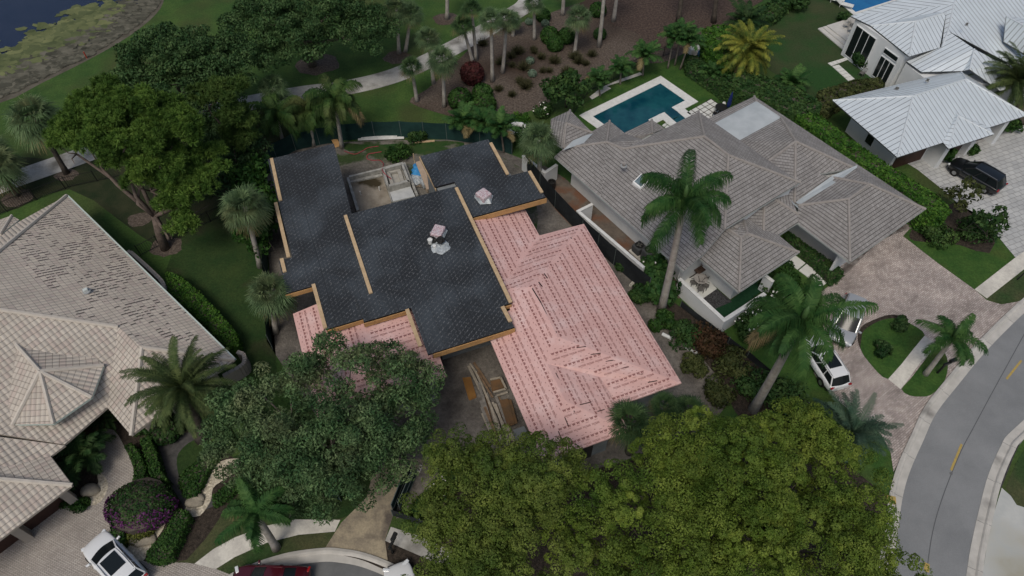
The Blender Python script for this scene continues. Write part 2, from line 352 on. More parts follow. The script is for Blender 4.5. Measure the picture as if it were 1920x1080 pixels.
gravel=mat('pale_gravel',(.34,.30,.23),(.60,.55,.44),scale=7,speck=0.4,sscale=9,rough=.95,bump=1.,detail=6,ramp=(.35,.6),bscale=9)
asphalt=mat('asphalt',(.185,.195,.202),(.235,.245,.252),scale=.35,speck=0.1,sscale=14,rough=.9,bump=.15,detail=8,c3=(.27,.28,.285),s3=.12,r3=(.5,.8),bscale=30)
asphalt2=mat('asphalt_dark',(.12,.125,.128),(.16,.165,.168),scale=.8,rough=.9,bump=.15,detail=8,bscale=30)
pathm=mat('cart_path_concrete',(.36,.355,.33),(.47,.465,.44),scale=.8,speck=0.15,sscale=5,rough=.9,c3=(.15,.145,.13),s3=.5,r3=(.48,.7),bump=.2,detail=8)
tanm=mat('tan_exposed_driveway',(.36,.31,.22),(.22,.19,.145),scale=1.1,speck=0.2,sscale=8,rough=.95,bump=.4,detail=10,c3=(.11,.095,.08),s3=.6,r3=(.55,.7),ramp=(.4,.62))
base_far=[(-400,-60),(400,-60),(400,500),(-400,500)]
g=sheet('ground',[(-400,-80),(400,-80),(400,520),(-400,520)],grass,0,world=True); struct(g)
def ground(name,px,m,lv,curve=0,thick=0.):
    o=sheet(name,px,m,.004*lv if not thick else thick,curve,thick=thick); struct(o); return o
# lake
water=mat('lake_water',(.010,.018,.045),(.016,.024,.052),scale=.5,rough=.12,spec=.6,bump=.12,bscale=2.5)
lakepx=[(-260,150),(-120,195),(0,183),(75,148),(165,103),(235,62),(285,22),(300,-8),(300,-60),(260,-130),(-500,-130),(-600,150)]
ground('lake_bank_mud',[(-260,160),(-120,205),(0,193),(78,156),(170,110),(242,68),(293,26),(309,-8),(308,-60),(268,-140),(-520,-140),(-620,160)],mat('bank_mud',(.075,.068,.052),(.13,.12,.095),scale=.8,rough=.95,bump=.5),1,3)
ground('lake_water',lakepx,water,2,3)
ground('lake_shallows',[(-140,200),(0,178),(75,143),(165,98),(235,57),(284,20),(298,-8),(296,-60),(262,-60),(240,5),(195,48),(130,95),(60,138),(-140,168)],mat('weedy_shallows',(.034,.036,.030),(.070,.068,.050),scale=1.1,rough=.6,c3=(.018,.024,.036),s3=.5,r3=(.52,.6)),2.6,3)
lw=[W(p[0],p[1])[:2] for p in smooth_poly(lakepx,3)]
# floating weed: thick along the bank, breaking up further out
def lakeweed():
    pts=[]; shore=[W(*p)[:2] for p in smooth_line([(-150,200),(0,183),(75,148),(165,103),(235,62),(285,22),(303,-10),(303,-60)],8)]
    shore=np.array(shore); V=[];F=[];T=[];FM=[]
    cl=[]  # big islands further out
    for p,r in (((35,118),2.2),((18,133),2.4),((110,62),2.5),((75,93),2.0),((150,52),2.2),((165,25),1.8),((-10,125),2.6),((50,100),1.4),((88,90),2.),((8,155),1.4),((60,120),1.6),((125,75),2.),((200,20),2.),((140,60),2.2),((95,108),2.),((-40,150),2.4),((30,108),1.2),((75,76),1.1),((190,45),2.)):
        w=W(*p)[:2]; cl.append((w,r))
    n=0
    for _ in range(60000):
        if len(T)>=5600: break
        if RNG.random()<.72:
            s=shore[RNG.integers(len(shore))]; d=abs(RNG.normal(0,3.6)); a=RNG.uniform(0,6.28); q=s+np.array([math.cos(a),math.sin(a)])*d
            dd=np.min(np.linalg.norm(shore-q,axis=1)); r=RNG.uniform(.1,.34)
            if dd>2.6 and RNG.random()<.65: continue
        else:
            w,rr=cl[RNG.integers(len(cl))]; q=w+RNG.normal(0,.42*rr,2)*np.array([1.4,.8]); r=RNG.uniform(.25,.6)
        if not inpoly(q[0],q[1],lw): continue
        k=7; b=len(V); a0=RNG.uniform(0,6.28); z=.014+1.1e-5*n; n+=1
        for i in range(k):
            a=a0+2*math.pi*i/k; ri=r*RNG.uniform(.55,1.2); V.append((q[0]+ri*1.25*math.cos(a),q[1]+ri*.9*math.sin(a),z))
        F.append(list(range(b,b+k))); T.append(RNG.random()); FM.append(1 if np.min(np.linalg.norm(shore-q,axis=1))<3.4+RNG.normal(0,.8) else 0)
    o=npmesh('water_lilies',np.array(V),np.array(F),[mat('lily_pads',(.085,.105,.042),(.13,.15,.065),scale=.5,rough=.8,tint=.3),mat('brown_weed',(.072,.070,.052),(.115,.112,.085),scale=.8,rough=.85,tint=.45)],tint=T,fm=FM)
    tag(o,'mat of floating lily pads and weed along the lake edge','water plants',kind='stuff')
lakeweed()
ground('back_lawn',[(540,190),(640,180),(760,155),(830,150),(768,192),(840,218),(838,238),(650,236),(545,250)],grass,1)
# cart path
def strip(name,px,width,m,lv,n=8,thick=0.,seg=6):
    c=[W(*p)[:2] for p in px]; c=[np.array([q[0],q[1]]) for q in smooth_line(c,n)]; L_=[];R_=[]
    for i,p in enumerate(c):
        d=c[min(i+1,len(c)-1)]-c[max(i-1,0)]; d/=np.linalg.norm(d); nn=np.array([-d[1],d[0]]); L_.append(p+nn*width/2); R_.append(p-nn*width/2)
    mb=MB(); z=thick or .004*lv
    for i in range(len(c)-1):
        mb.poly([(*R_[i],z),(*R_[i+1],z),(*L_[i+1],z),(*L_[i],z)])
        if thick:
            mb.poly([(*L_[i],z),(*L_[i+1],z),(*L_[i+1],0),(*L_[i],0)]); mb.poly([(*R_[i+1],z),(*R_[i],z),(*R_[i],0),(*R_[i+1],0)])
    o=mb.build(name,m); struct(o); return o
strip('cart_path',[(-90,385),(15,341),(165,288),(330,228),(420,203),(555,177),(640,166),(720,148),(780,125),(855,87),(910,57),(965,24),(990,5),(1015,-40)],2.3,pathm,4)


# mulch woodland floor
ground('mulch_bed',[(768,192),(800,168),(832,140),(868,104),(905,70),(950,48),(985,40),(1060,14),(1105,-5),(1130,-60),(1500,-60),(1420,-5),(1395,25),(1345,70),(1300,92),(1240,118),(1180,118),(1103,147),(1040,185),(1000,206),(930,225),(870,222),(840,217)],mulch,3,3)
ground('mulch_bed',[(1130,-10),(1250,-10),(1425,-5),(1395,22),(1345,68),(1285,95),(1230,85),(1190,60),(1140,40)],mat('mulch_dark_red',(.050,.034,.028),(.088,.064,.052),scale=5,speck=0.4,sscale=5,rough=.98,bump=1.,detail=10,bscale=12),4,3)
for c,r in (((595,120),2.2),((838,36),1.5),((32,372),1.3),((125,328),1.0),((745,108),1.4),((312,462),1.3),((262,412),1.0)):
    w=W(*c); struct(sheet('mulch_ring',[(w[0]+r*math.cos(a)*RNG.uniform(.85,1.1),w[1]+r*.8*math.sin(a)*RNG.uniform(.85,1.1)) for a in np.linspace(0,6.28,18)[:-1]],mulch,.012,world=True))
# left: shady yard, planting strip
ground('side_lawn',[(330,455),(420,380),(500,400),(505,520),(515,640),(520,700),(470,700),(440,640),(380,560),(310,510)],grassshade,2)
ground('tree_bed',[(0,300),(170,300),(260,250),(400,200),(480,200),(545,250),(520,300),(500,420),(420,420),(330,470),(260,440),(130,355),(0,400)],mat('shaded_ground',(.013,.026,.009),(.038,.042,.020),scale=.5,rough=.97,bump=.8,detail=9,bscale=10),1,3)  # ground under the trees, their shade painted into its colour
# construction yard
ground('construction_yard',[(500,300),(545,275),(650,266),(730,263),(840,262),(905,270),(985,300),(1080,415),(1210,535),(1300,640),(1375,745),(1330,800),(1130,880),(1000,920),(880,860),(790,925),(745,975),(700,880),(640,850),(540,700),(500,640),(505,500),(490,400)],dirt,2)
ground('construction_yard_back',[(560,285),(650,268),(730,264),(840,264),(905,272),(985,320),(1010,400),(1005,440),(960,400),(700,420),(640,330)],dirt2,3)
ground('weedy_strip',[(640,268),(700,272),(800,266),(870,268),(850,300),(780,312),(740,300),(700,282),(655,284)],mat('weeds',(.016,.060,.012),(.045,.070,.022),scale=1.2,rough=.97,bump=.9,detail=9,c3=(.15,.14,.12),s3=.5,r3=(.52,.6)),4,3)
ground('side_strip_soil',[(1000,322),(1020,310),(1060,335),(1120,390),(1210,462),(1290,500),(1275,560),(1205,545),(1085,440),(1020,370)],mat('leaf_litter',(.10,.085,.07),(.17,.14,.115),scale=1.5,rough=.97,bump=.8,detail=10,c3=(.16,.085,.055),s3=.5,r3=(.5,.62)),4)
ground('planted_border',[(1210,535),(1275,575),(1360,640),(1500,745),(1560,800),(1500,830),(1400,800),(1340,700),(1270,620)],mulchdark,4,3)
# dark compacted drive and tan apron
ground('driveway_apron',[(610,1027),(640,980),(687,933),(700,885),(733,862),(790,860),(800,880),(770,880),(752,925),(737,967),(722,1013),(727,1051),(682,1037)],tanm,5)
ground('sidewalk',[(365,1057),(400,1030),(440,1008),(500,986),(555,974),(638,975),(628,997),(560,1003),(500,1018),(440,1045),(405,1067)],concrete,6)
ground('sidewalk',[(733,988),(782,1004),(850,1035),(850,1070),(775,1037),(722,1014)],pathm,6)
ground('verge_grass',[(405,1067),(440,1045),(500,1018),(560,1003),(628,997),(610,1027),(551,1034),(508,1046),(474,1058),(425,1085)],grassdry,3)
ground('front_lawn',[(340,1000),(352,960),(420,880),(500,860),(640,880),(690,900),(690,930),(640,975),(555,974),(500,986),(440,1008),(400,1030),(365,1057),(330,1057)],grassdry,2,2)
ground('front_lawn_shade',[(430,860),(560,820),(700,840),(700,930),(640,972),(500,975),(430,930)],grassshade,3,2)  # dark lawn patch painted as the shade of the large tree
ground('soil_patch',[(722,1014),(775,1037),(850,1070),(850,1090),(776,1079),(727,1053)],mulchdark,3)
ground('shaded_soil',[(800,930),(900,890),(1000,900),(1110,880),(1200,860),(1400,790),(1520,820),(1600,880),(1668,935),(1650,1010),(1635,1100),(1400,1250),(900,1250),(850,1075),(790,1000)],mulchdark,3)  # dark sheet standing in for shade beneath the bottom trees
# cul-de-sac
ground('cul_de_sac',[(440,1086),(474,1066),(520,1053),(570,1047),(607,1044),(645,1048),(682,1054),(727,1067),(790,1095),(900,1180),(700,1400),(200,1300),(300,1150)],asphalt2,3)
def kerb(name,px,m=None,side=1):
    """gutter pan plus raised kerb following the outer line; side=+1: the road lies to the right of travel"""
    m=m or kerbm; c=[np.array(q) for q in smooth_line([W(*p)[:2] for p in px],6)]; mb=MB(); prof=[(0,.10),(.16,.14),(.26,.12),(.34,.035),(.75,.026)]
    rows=[]
    for i,p in enumerate(c):
        d=c[min(i+1,len(c)-1)]-c[max(i-1,0)]; d/=np.linalg.norm(d); nn=np.array([d[1],-d[0]])*side
        rows.append([mb.vert((*(p+nn*o),z)) for o,z in [(-.002,0)]+prof])
    for a,b in zip(rows,rows[1:]):
        for k in range(len(prof)):
            q=[a[k],b[k],b[k+1],a[k+1]]; mb.f.append(q if side<0 else q[::-1]); mb.m.append(0)
    o=mb.build(name,m); struct(o); return o
kerb('kerb',[(405,1100),(431,1078),(474,1058),(508,1046),(551,1035),(609,1028),(645,1030),(683,1037),(727,1053),(776,1078),(850,1130)])
# dark leaf dirt lying in the gutter
ground('gutter_dirt',[(632,1036),(660,1036),(690,1044),(730,1058),(765,1078),(750,1082),(715,1066),(680,1051),(645,1042)],mulchdark,9,3)
# right-hand street
road_l=[(2300,300),(2120,415),(1990,508),(1920,558),(1837,637),(1777,707),(1733,763),(1707,817),(1683,870),(1668,920),(1655,1000),(1640,1090),(1615,1250),(1590,1500)]
road_r=[(2450,520),(2200,640),(2010,750),(1920,823),(1900,850),(1877,905),(1863,960),(1850,1020),(1841,1075),(1820,1250),(1800,1500)]
rd=[(2300,306),(2120,421),(1995,517),(1920,563),(1840,641),(1780,711),(1737,767),(1711,821),(1687,874),(1672,924),(1659,1004),(1645,1090),(1620,1250),(1595,1500),(1800,1500),(1820,1250),(1841,1075),(1850,1020),(1863,960),(1877,905),(1900,850),(1920,823),(2010,750),(2200,640),(2450,520)]
ground('street',[(a,b) for a,b in rd],asphalt,2)
kerb('kerb',road_l,side=-1); kerb('kerb',road_r,side=1)
yl=mat('yellow_road_paint',(.46,.33,.09),(.34,.26,.10),scale=5,rough=.8)
def dash(a,b,w=.065):
    A,B=W(*a),W(*b); d=(B-A)[:2]; d/=np.linalg.norm(d); n=np.array([-d[1],d[0]])*w; mb=MB()
    mb.poly([(*(A[:2]-n),.016),(*(B[:2]-n),.016),(*(B[:2]+n),.016),(*(A[:2]+n),.016)][::1]); struct(mb.build('road_marking',yl))
dash((1783,882),(1803,833)); dash((1887,711),(1915,676)); dash((1737,1072),(1738,1056),.14)
# painted kerb end
mb=MB(); a=W(1668,938); mb.box((a[0]+.05,a[1],.09),(.5,.45,.12),R(-15)); struct(mb.build('painted_kerb',yl))
# right-hand corner lot
pav_yaw=R(35.7)
paver=brick_mat('pink_grey_pavers',(.33,.28,.255),(.48,.425,.39),(.20,.17,.155),.24,.12,pav_yaw,tone=.38)
paverL=brick_mat('beige_pavers',(.36,.325,.29),(.44,.405,.365),(.20,.185,.17),.2,.1,R(20),tone=.16)
paverW=brick_mat('pale_square_pavers',(.40,.41,.41),(.47,.48,.47),(.25,.255,.25),.62,.42,R(22.5),tone=.15,mort=.02)
ground('right_lawn',[(1265,560),(1275,575),(1360,640),(1450,705),(1530,770),(1560,790),(1660,905),(1690,860),(1640,770),(1560,620),(1480,560),(1430,560),(1360,610)],grass2,2)
ground('paver_driveway',[(1567,527),(1560,470),(1700,400),(1723,410),(1693,443),(1760,495),(1827,543),(1850,563),(1877,571),(1907,566),(1950,548),(1837,637),(1777,707),(1733,763),(1707,817),(1683,870),(1675,885),(1670,850),(1657,822),(1640,803),(1613,787),(1573,753),(1540,722),(1526,700),(1530,660),(1545,600),(1540,547)],paver,5)
isl=smooth_poly([(1615,637),(1620,620),(1647,603),(1675,597),(1700,604),(1734,630),(1700,672),(1665,711),(1627,677),(1614,655)],4)
ground('driveway_island',isl,grass2,7)
ground('driveway_island_border',smooth_poly([(1608,640),(1614,614),(1645,597),(1676,590),(1704,600),(1680,603),(1650,610),(1626,625),(1620,645),(1622,670)],3),mulchdark,6)
ground('island_sidewalk',[(1733,630),(1755,644),(1745,660),(1723,683),(1700,716),(1688,730),(1665,711),(1690,683),(1712,655)],concrete,8)
ground('verge_island',smooth_poly([(1755,647),(1771,662),(1777,680),(1775,702),(1766,722),(1745,741),(1727,744),(1705,742),(1690,730),(1705,713),(1728,683),(1745,660)],2),grass2,7)
ground('garage_apron_soil',[(1580,505),(1600,480),(1700,410),(1725,405),(1728,418),(1700,432),(1650,452),(1600,500),(1583,515)],mat('apron_gravel',(.20,.18,.165),(.28,.255,.235),scale=5,rough=.95,bump=.7,c3=(.11,.09,.08),s3=1.2,r3=(.45,.6)),7,2)
ground('neighbour_lawn',[(1700,450),(1760,400),(1800,380),(1900,480),(1903,482),(1827,543),(1760,495)],grass2,3)
ground('shrub_bed',[(1705,440),(1725,415),(1790,380),(1860,430),(1855,475),(1800,460),(1760,455),(1715,452)],mulchdark,4,2)
ground('street_sidewalk',[(1827,543),(1905,482),(1935,462),(1935,492),(1920,505),(1850,560)],concrete,8)
ground('verge_lawn',[(1850,561),(1920,507),(1960,480),(1960,535),(1907,566),(1877,570)],grassdry,6)
ground('neighbour_paver_court',[(1690,300),(1700,296),(1930,215),(2100,180),(2100,420),(1940,490),(1903,482),(1860,430),(1800,385),(1760,350),(1720,318)],paverW,4)
ground('far_verge',[(1885,915),(1905,868),(1928,830),(2050,760),(2050,1000),(1920,950),(1905,947)],grassdry,3)
slab=mat('pale_driveway_slab',(.40,.42,.41),(.50,.51,.49),scale=.6,rough=.85,c3=(.34,.33,.27),s3=.3,r3=(.5,.7),bump=.1)
ground('concrete_driveway',[(1878,915),(1895,930),(1906,947),(1925,953),(2100,990),(2100,1250),(1830,1250),(1842,1075),(1851,1020),(1864,960)],slab,5)
# left house drive
ground('paver_driveway',[(-60,1200),(-60,1000),(0,970),(60,930),(125,950),(147,957),(170,948),(193,925),(200,900),(180,870),(178,830),(185,808),(213,806),(233,837),(250,877),(247,907),(217,953),(207,1003),(230,1023),(233,1040),(273,1053),(333,1055),(370,1058),(433,1078),(425,1100),(350,1160),(200,1250)],paverL,5,2)
ground('planting_bed',[(213,790),(260,800),(300,830),(360,800),(400,830),(440,860),(480,880),(420,960),(350,1050),(275,1052),(235,1042),(210,1000),(220,950),(250,905),(250,870),(230,830)],mulchdark,4,2)
ground('bed_path',[(285,800),(330,815),(370,808),(400,822),(360,838),(335,860),(345,900),(372,935),(410,930),(470,880),(480,890),(420,940),(355,975),(325,1052),(318,1050),(335,985),(345,950),(312,900),(295,850)],mat('grey_rubber_path',(.055,.055,.055),(.095,.092,.09),scale=3,rough=.95),5,2)
ground('bed_lawn',[(335,850),(365,825),(400,830),(380,870),(345,905),(333,880)],grassshade,6,3)
ground('gravel_bed',[(347,955),(360,935),(375,925),(385,900),(395,885),(415,865),(445,860),(452,868),(440,885),(420,900),(400,915),(395,940),(375,967),(350,967)],gravel,7,3)
ground('gravel_bed',[(225,1020),(245,1005),(280,985),(312,970),(305,995),(290,1015),(275,1040),(268,1052),(240,1045)],gravel,7,2)
ground('gravel_bed',[(180,880),(198,895),(203,915),(190,940),(172,948),(170,930),(185,905)],gravel,7,2)
ground('planting_bed',[(105,860),(150,830),(185,830),(182,870),(195,900),(180,925),(165,945),(140,955),(125,945),(128,920),(145,905)],mulchdark,6,2)
# middle house back garden
ground('back_garden_lawn',[(1060,215),(1140,168),(1200,138),(1260,125),(1290,133),(1340,170),(1400,205),(1350,260),(1200,330),(1090,250)],grass2,5)
ground('planting_pad',[(1105,182),(1110,187),(1146,166),(1138,162),(1170,152),(1205,140),(1200,136),(1160,150),(1130,163)],concrete,7)
ground('metal_house_lawn',[(1400,60),(1480,20),(1530,-20),(1620,-20),(1600,60),(1660,110),(1640,150),(1560,190),(1520,180),(1440,130)],mat('lawn_patchy',(.030,.054,.018),(.050,.062,.026),scale=.35,speck=0.35,sscale=6,rough=.95,bump=.6,detail=9,c3=(.020,.062,.015),s3=.22,r3=(.45,.62),bscale=14),4,2)
# ---------------------------------------------------------------- buildings
def pt(fr,s):
    return fr(s[1],s[2],s[3]) if s[0]=='f' else W(s[0],s[1],s[2])
def face_uv(P,fr,rot=False,step=45,off=(0,0)):
    n=np.zeros(3)
    for i in range(len(P)):
        a,b=P[i],P[(i+1)%len(P)]; n+=np.cross(a,b)
    n/=np.linalg.norm(n); flip=False
    if n[2]<0: n=-n; flip=True
    h=n[:2]; L_=np.linalg.norm(h)
    if L_<.03: ang=fr.yaw+math.pi/2
    else:
        a=math.atan2(h[1],h[0])-fr.yaw; ang=round(a/R(step))*R(step)+fr.yaw
    d=np.array([math.cos(ang),math.sin(ang)]); u=np.array([-d[1],d[0]]); k=1/max(n[2],.3)
    if rot: uv=[((p[:2]@d)*k+off[0],p[:2]@u+off[1]) for p in P]
    else: uv=[(p[:2]@u+off[0],-(p[:2]@d)*k+off[1]) for p in P]
    return flip,uv,n
def roof(root,fr,V,F,m,fm,name='roof',thick=.16,capm=None,capr=.1,step=45,rot=False,caps=True,capname='ridge_cap'):
    VP={k:pt(fr,s) for k,s in V.items()}; mb=MB(); E={}; base=np.array([0,0,-thick])
    for f in F:
        rf=rot; mi=0
        if isinstance(f,tuple): f,mi=f
        ks=f.split(); P=[VP[k] for k in ks]; flip,uv,n=face_uv(P,fr,rf,step)
        if flip: ks=ks[::-1]; P=P[::-1]; uv=uv[::-1]
        # fan of triangles so that slightly warped planes stay clean
        tri=tessellate_polygon([[Vector((p[0],p[1],0)) for p in P]])
        for t in tri:
            a,b,c=[P[i] for i in t]
            if (b[0]-a[0])*(c[1]-a[1])-(b[1]-a[1])*(c[0]-a[0])<0: t=t[::-1]
            mb.poly([P[i] for i in t],mi,[uv[i] for i in t]); mb.poly([P[i]+base for i in t][::-1],1)
        for i in range(len(ks)):
            a,b=ks[i],ks[(i+1)%len(ks)]; E.setdefault(tuple(sorted((a,b))),[]).append((a,b,n,np.mean(P,0)))
    cb=[]
    for e,l in E.items():
        a,b=VP[l[0][0]],VP[l[0][1]]
        if len(l)==1:
            mb.poly([a+base,b+base,b,a],1)
        elif caps:
            if (l[1][3]-a)@l[0][2]<-.02 and (l[0][3]-a)@l[1][2]<-.02:
                q=MB(); q.tube([a+np.array([0,0,.01]),b+np.array([0,0,.01])],capr,6,cap=True); cb.append(q)
    o=mb.build(name,[m,fm],root)
    if capm is not None:
        for q in cb: q.build(capname,capm,o)
    return o,VP
def walls(root,fr,poly,z0,z1,m,name='wall'):
    mb=MB(); mb.prism([fr(*p)[:2] for p in poly],z0,z1); return mb.build(name,m,root)
def wallbox(root,fr,a,b,z0,z1,t,m,name,proud=0.):
    A=fr(*a);B=fr(*b); mb=MB(); mid=(A+B)/2; L_=np.linalg.norm((B-A)[:2]); yaw=math.atan2((B-A)[1],(B-A)[0])
    mb.box((mid[0],mid[1],(z0+z1)/2),(L_,t,z1-z0),yaw); return mb.build(name,m,root)
def window(root,fr,a,b,z0,z1,t=.1,panes=1,fm=None,name='window',gm=None):
    """framed opening along the wall line a-b (frame coordinates)"""
    A=fr(*a);B=fr(*b); L_=np.linalg.norm((B-A)[:2]); yaw=math.atan2((B-A)[1],(B-A)[0]); mid=(A+B)/2; e=(B-A)/L_; w=.06
    mb=MB()
    for z in (z0+w/2,z1-w/2): mb.box((mid[0],mid[1],z),(L_,t,w),yaw)
    for k in range(panes+1):
        p=A+e*(w/2+(L_-w)*k/panes); mb.box((p[0],p[1],(z0+z1)/2),(w,t,z1-z0-2*w),yaw)
    f=mb.build(name,fm or white,root)
    g=MB(); g.box((mid[0],mid[1],(z0+z1)/2),(L_-w,t*.5,z1-z0-w),yaw); g.build('pane',gm or glass,f)
    return f
# ============ house under construction ============
zf=3.2
HF=Frame(W(1278,718,zf),W(1095,420,zf))
ho=HF(8,9)
CH=thing('house_under_construction','unfinished house with black membrane flat roofs and pink underlayment on its lower hip roofs','house',ho)
black_m=dark_membrane('black_roof_membrane')
pinkm=mat('pink_underlayment',(.62,.385,.355),(.69,.45,.42),scale=.45,rough=.42,ramp=(.3,.7),detail=6,c3=(.72,.54,.52),s3=.9,r3=(.5,.85),bump=.25,bscale=1.3)
inkm=mat('dark_red_print',(.20,.075,.075),rough=.6)
blackedge=mat('black_lap_edge',(.012,.010,.010),rough=.7)
# --- flat roofs
ZC,ZR,ZL=4.55,4.42,4.40
def flat(px,z,name,rotm=True,thick=.12,strips=(),fas=()):
    P=[HF.inv(W(a,b,z)) for a,b in px]
    # square the outline to the house grid
    Q=[list(p) for p in P]
    for i in range(len(Q)):
        j=(i+1)%len(Q)
        if abs(P[i][0]-P[j][0])<abs(P[i][1]-P[j][1]): m_=(Q[i][0]+Q[j][0])/2; Q[i][0]=Q[j][0]=m_
        else: m_=(Q[i][1]+Q[j][1])/2; Q[i][1]=Q[j][1]=m_
    w=[HF(q[0],q[1],z) for q in Q]; mb=MB()
    area=sum(w[i][0]*w[(i+1)%len(w)][1]-w[(i+1)%len(w)][0]*w[i][1] for i in range(len(w)))
    if area<0: w=w[::-1]; Q=Q[::-1]
    uv=[(q[0],q[1]) for q in Q]
    mb.poly(w,0,uv); mb.poly([p+np.array([0,0,-thick]) for p in w[::-1]],1)
    for i in range(len(w)):
        a,b=w[i],w[(i+1)%len(w)]; mb.poly([a+np.array([0,0,-thick]),b+np.array([0,0,-thick]),b,a],1)
    o=mb.build(name,[black_m,blackedge],CH)
    return o,Q
oC,QC=flat([(645.5,403),(855,350),(958.5,568),(944,573),(965,612),(812,663),(762,580),(681,604),(669,557),(694,549)],ZC,'flat_roof')
oR,QR=flat([(787,292),(915,262),(954,329),(992,321),(1026,371),(885,405),(850,340),(817,352)],ZR,'flat_roof')
oL,QL=flat([(506,299),(627,268),(668,395),(700,560),(690,597),(611,615),(588,537),(534,550),(526,490),(543,482)],ZL,'flat_roof')
def fbeam(a,b,z,w,h,m,name,par,dz=0.,inset=0.):
    A=W(a[0],a[1],z); B=W(b[0],b[1],z); A=A+[0,0,dz]; B=B+[0,0,dz]; mb=MB(); mb.beam(A,B,w,h); return mb.build(name,m,par)
# nailer boards lying along the roof edges
for par,z,l in ((oC,ZC,[((647.5,404),(695.5,550)),((763,580),(788,649)),((855.5,352),(957.5,567)),((942,575),(957,603))]),
                (oR,ZR,[((920,268),(952,327)),((992.5,321),(1016,361))]),
                (oL,ZL,[((509,297),(526,376)),((517,380),(541,482)),((528,485),(534,510)),((587.5,533),(610,615))])):
    for a,b in l: fbeam(a,b,z+.05,.24,.09,wood,'edge_board',par,dz=.0)
# fascia boards hang below the front edges
def fascia(a,b,z,h=.42,off=.03):
    A=HF.inv(W(a[0],a[1],z)); B=HF.inv(W(b[0],b[1],z)); x=(A[0]+B[0])/2-off; mb=MB()
    mb.beam(HF(x,A[1],z-.13-h/2+.02),HF(x,B[1],z-.13-h/2+.02),.05,h); mb.build('fascia_board',fascia_wood,CH)
fascia((812,663),(965,612),ZC); fascia((681,604),(762,581),ZC,.36); fascia((944,574),(958.5,568),ZC,.3)
fascia((886,405),(1026,371),ZR,.45); fascia((611,615),(690,597),ZL,.34); fascia((534,550),(588,537),ZL,.34)
# east side of the right roof faces the pool: pine board
def rake(a,b,z,h=.25):
    A=W(a[0],a[1],z); B=W(b[0],b[1],z); mb=MB(); mb.beam(A-[0,0,h/2+.1],B-[0,0,h/2+.1],.05,h); mb.build('fascia_board',wood,CH)
rake((786,292),(817,353),ZR)
# --- walls of block and raw plywood
def cw(poly,z1,m=blockm,z0=0): walls(CH,HF,poly,z0,z1,m)
cxy=lambda a,b: (a,b)
cw([(8.8,8.6),(19.3,8.6),(19.3,15.2),(11.6,15.2),(11.6,12.7),(8.8,12.7)],ZC-.2)
cw([(17.6,3.2),(23.4,3.9),(23.4,9.1),(17.6,9.1)],ZR-.2)
cw([(18.2,15.9),(27.1,15.9),(27.1,19.2),(18.2,19.2)],ZL-.2)
cw([(11.3,15.3),(18.1,15.3),(18.1,19.2),(11.3,19.2)],ZL-.2)
cw([(.7,.7),(13.6,.7),(13.6,4.1),(17.5,4.1),(17.5,8.5),(2.8,8.5),(2.8,9.2),(-1.1,9.2),(-1.1,5.3),(1.6,5.3),(.7,4)],3.0)
cw([(6,13.9),(11.2,13.9),(11.2,19.2),(6,19.2)],3.0)
# --- pink hip roofs
PV=dict(SE=('f',0,0,3.2),NE=('f',14.2,0,3.2),IN=('f',14.3,3.45,3.2),NN=('f',17.3,3.45,3.2),NW=('f',17.3,7.9,4.2),VE=('f',10.0,8.0,4.16),W1=('f',9.3,8.0,4.25),
        RN=('f',9.2,6.15,4.6),RS=('f',5.0,6.15,4.6),WR=('f',3.6,7.4,4.3),WS=('f',.9,7.4,4.3),SW=('f',-1.9,9.95,3.7),S2=('f',-1.9,4.6,3.65),VB=('f',1.95,4.6,3.65),S1=('f',0,4.6,3.2),
        WL=('f',8.2,9.9,3.72),WL2=('f',8.2,8.0,4.2))
prf,PVP=roof(CH,HF,PV,['SE NE RN RS','NE IN VE W1 RN','IN NN NW VE','RN W1 WL2 WL SW WS WR RS','SE RS WR VB S1','WR WS S2 VB','WS SW S2'],pinkm,pinkm,name='pink_roof',thick=.12,caps=False)
PV2=dict(A=('f',5.6,21.15,3.2),B=('f',13.7,21.15,3.2),C=('f',13.7,17,3.95),C2=('f',13.7,13.2,3.95),D=('f',8.8,17,3.95),E=('f',8.8,13.2,3.95),G=('f',5.6,13.2,3.2),)
prf2,PVP2=roof(CH,HF,PV2,['A B C D','A D E G','D C C2 E'],pinkm,pinkm,name='pink_roof',thick=.12,caps=False)
# --- print on the underlayment: real lettering laid on each roll
def glyphs(txt,h,bold=0.):
    c=bpy.data.curves.new('print','FONT'); c.body=txt; c.size=h*1.38; c.resolution_u=1; c.offset=bold; o=bpy.data.objects.new('print',c); COL.objects.link(o)
    dg=bpy.context.evaluated_depsgraph_get(); me=bpy.data.meshes.new_from_object(o.evaluated_get(dg)); bpy.data.objects.remove(o)
    v=np.array([q.co[:2] for q in me.vertices]); f=[list(p.vertices) for p in me.polygons]; bpy.data.meshes.remove(me)
    T_=[]
    for q in f:
        for i in range(1,len(q)-1): T_.append((q[0],q[i],q[i+1]))
    return v,np.array(T_)
GL=glyphs('POLYGLASS',.11,.003); GW=glyphs('W',.135,.010); GW2=glyphs('M',.09,.004)
bar=lambda w,h:(np.array([[0,0],[w,0],[w,h],[0,h]],float),np.array([[0,1,2],[0,2,3]]))
from mathutils.bvhtree import BVHTree
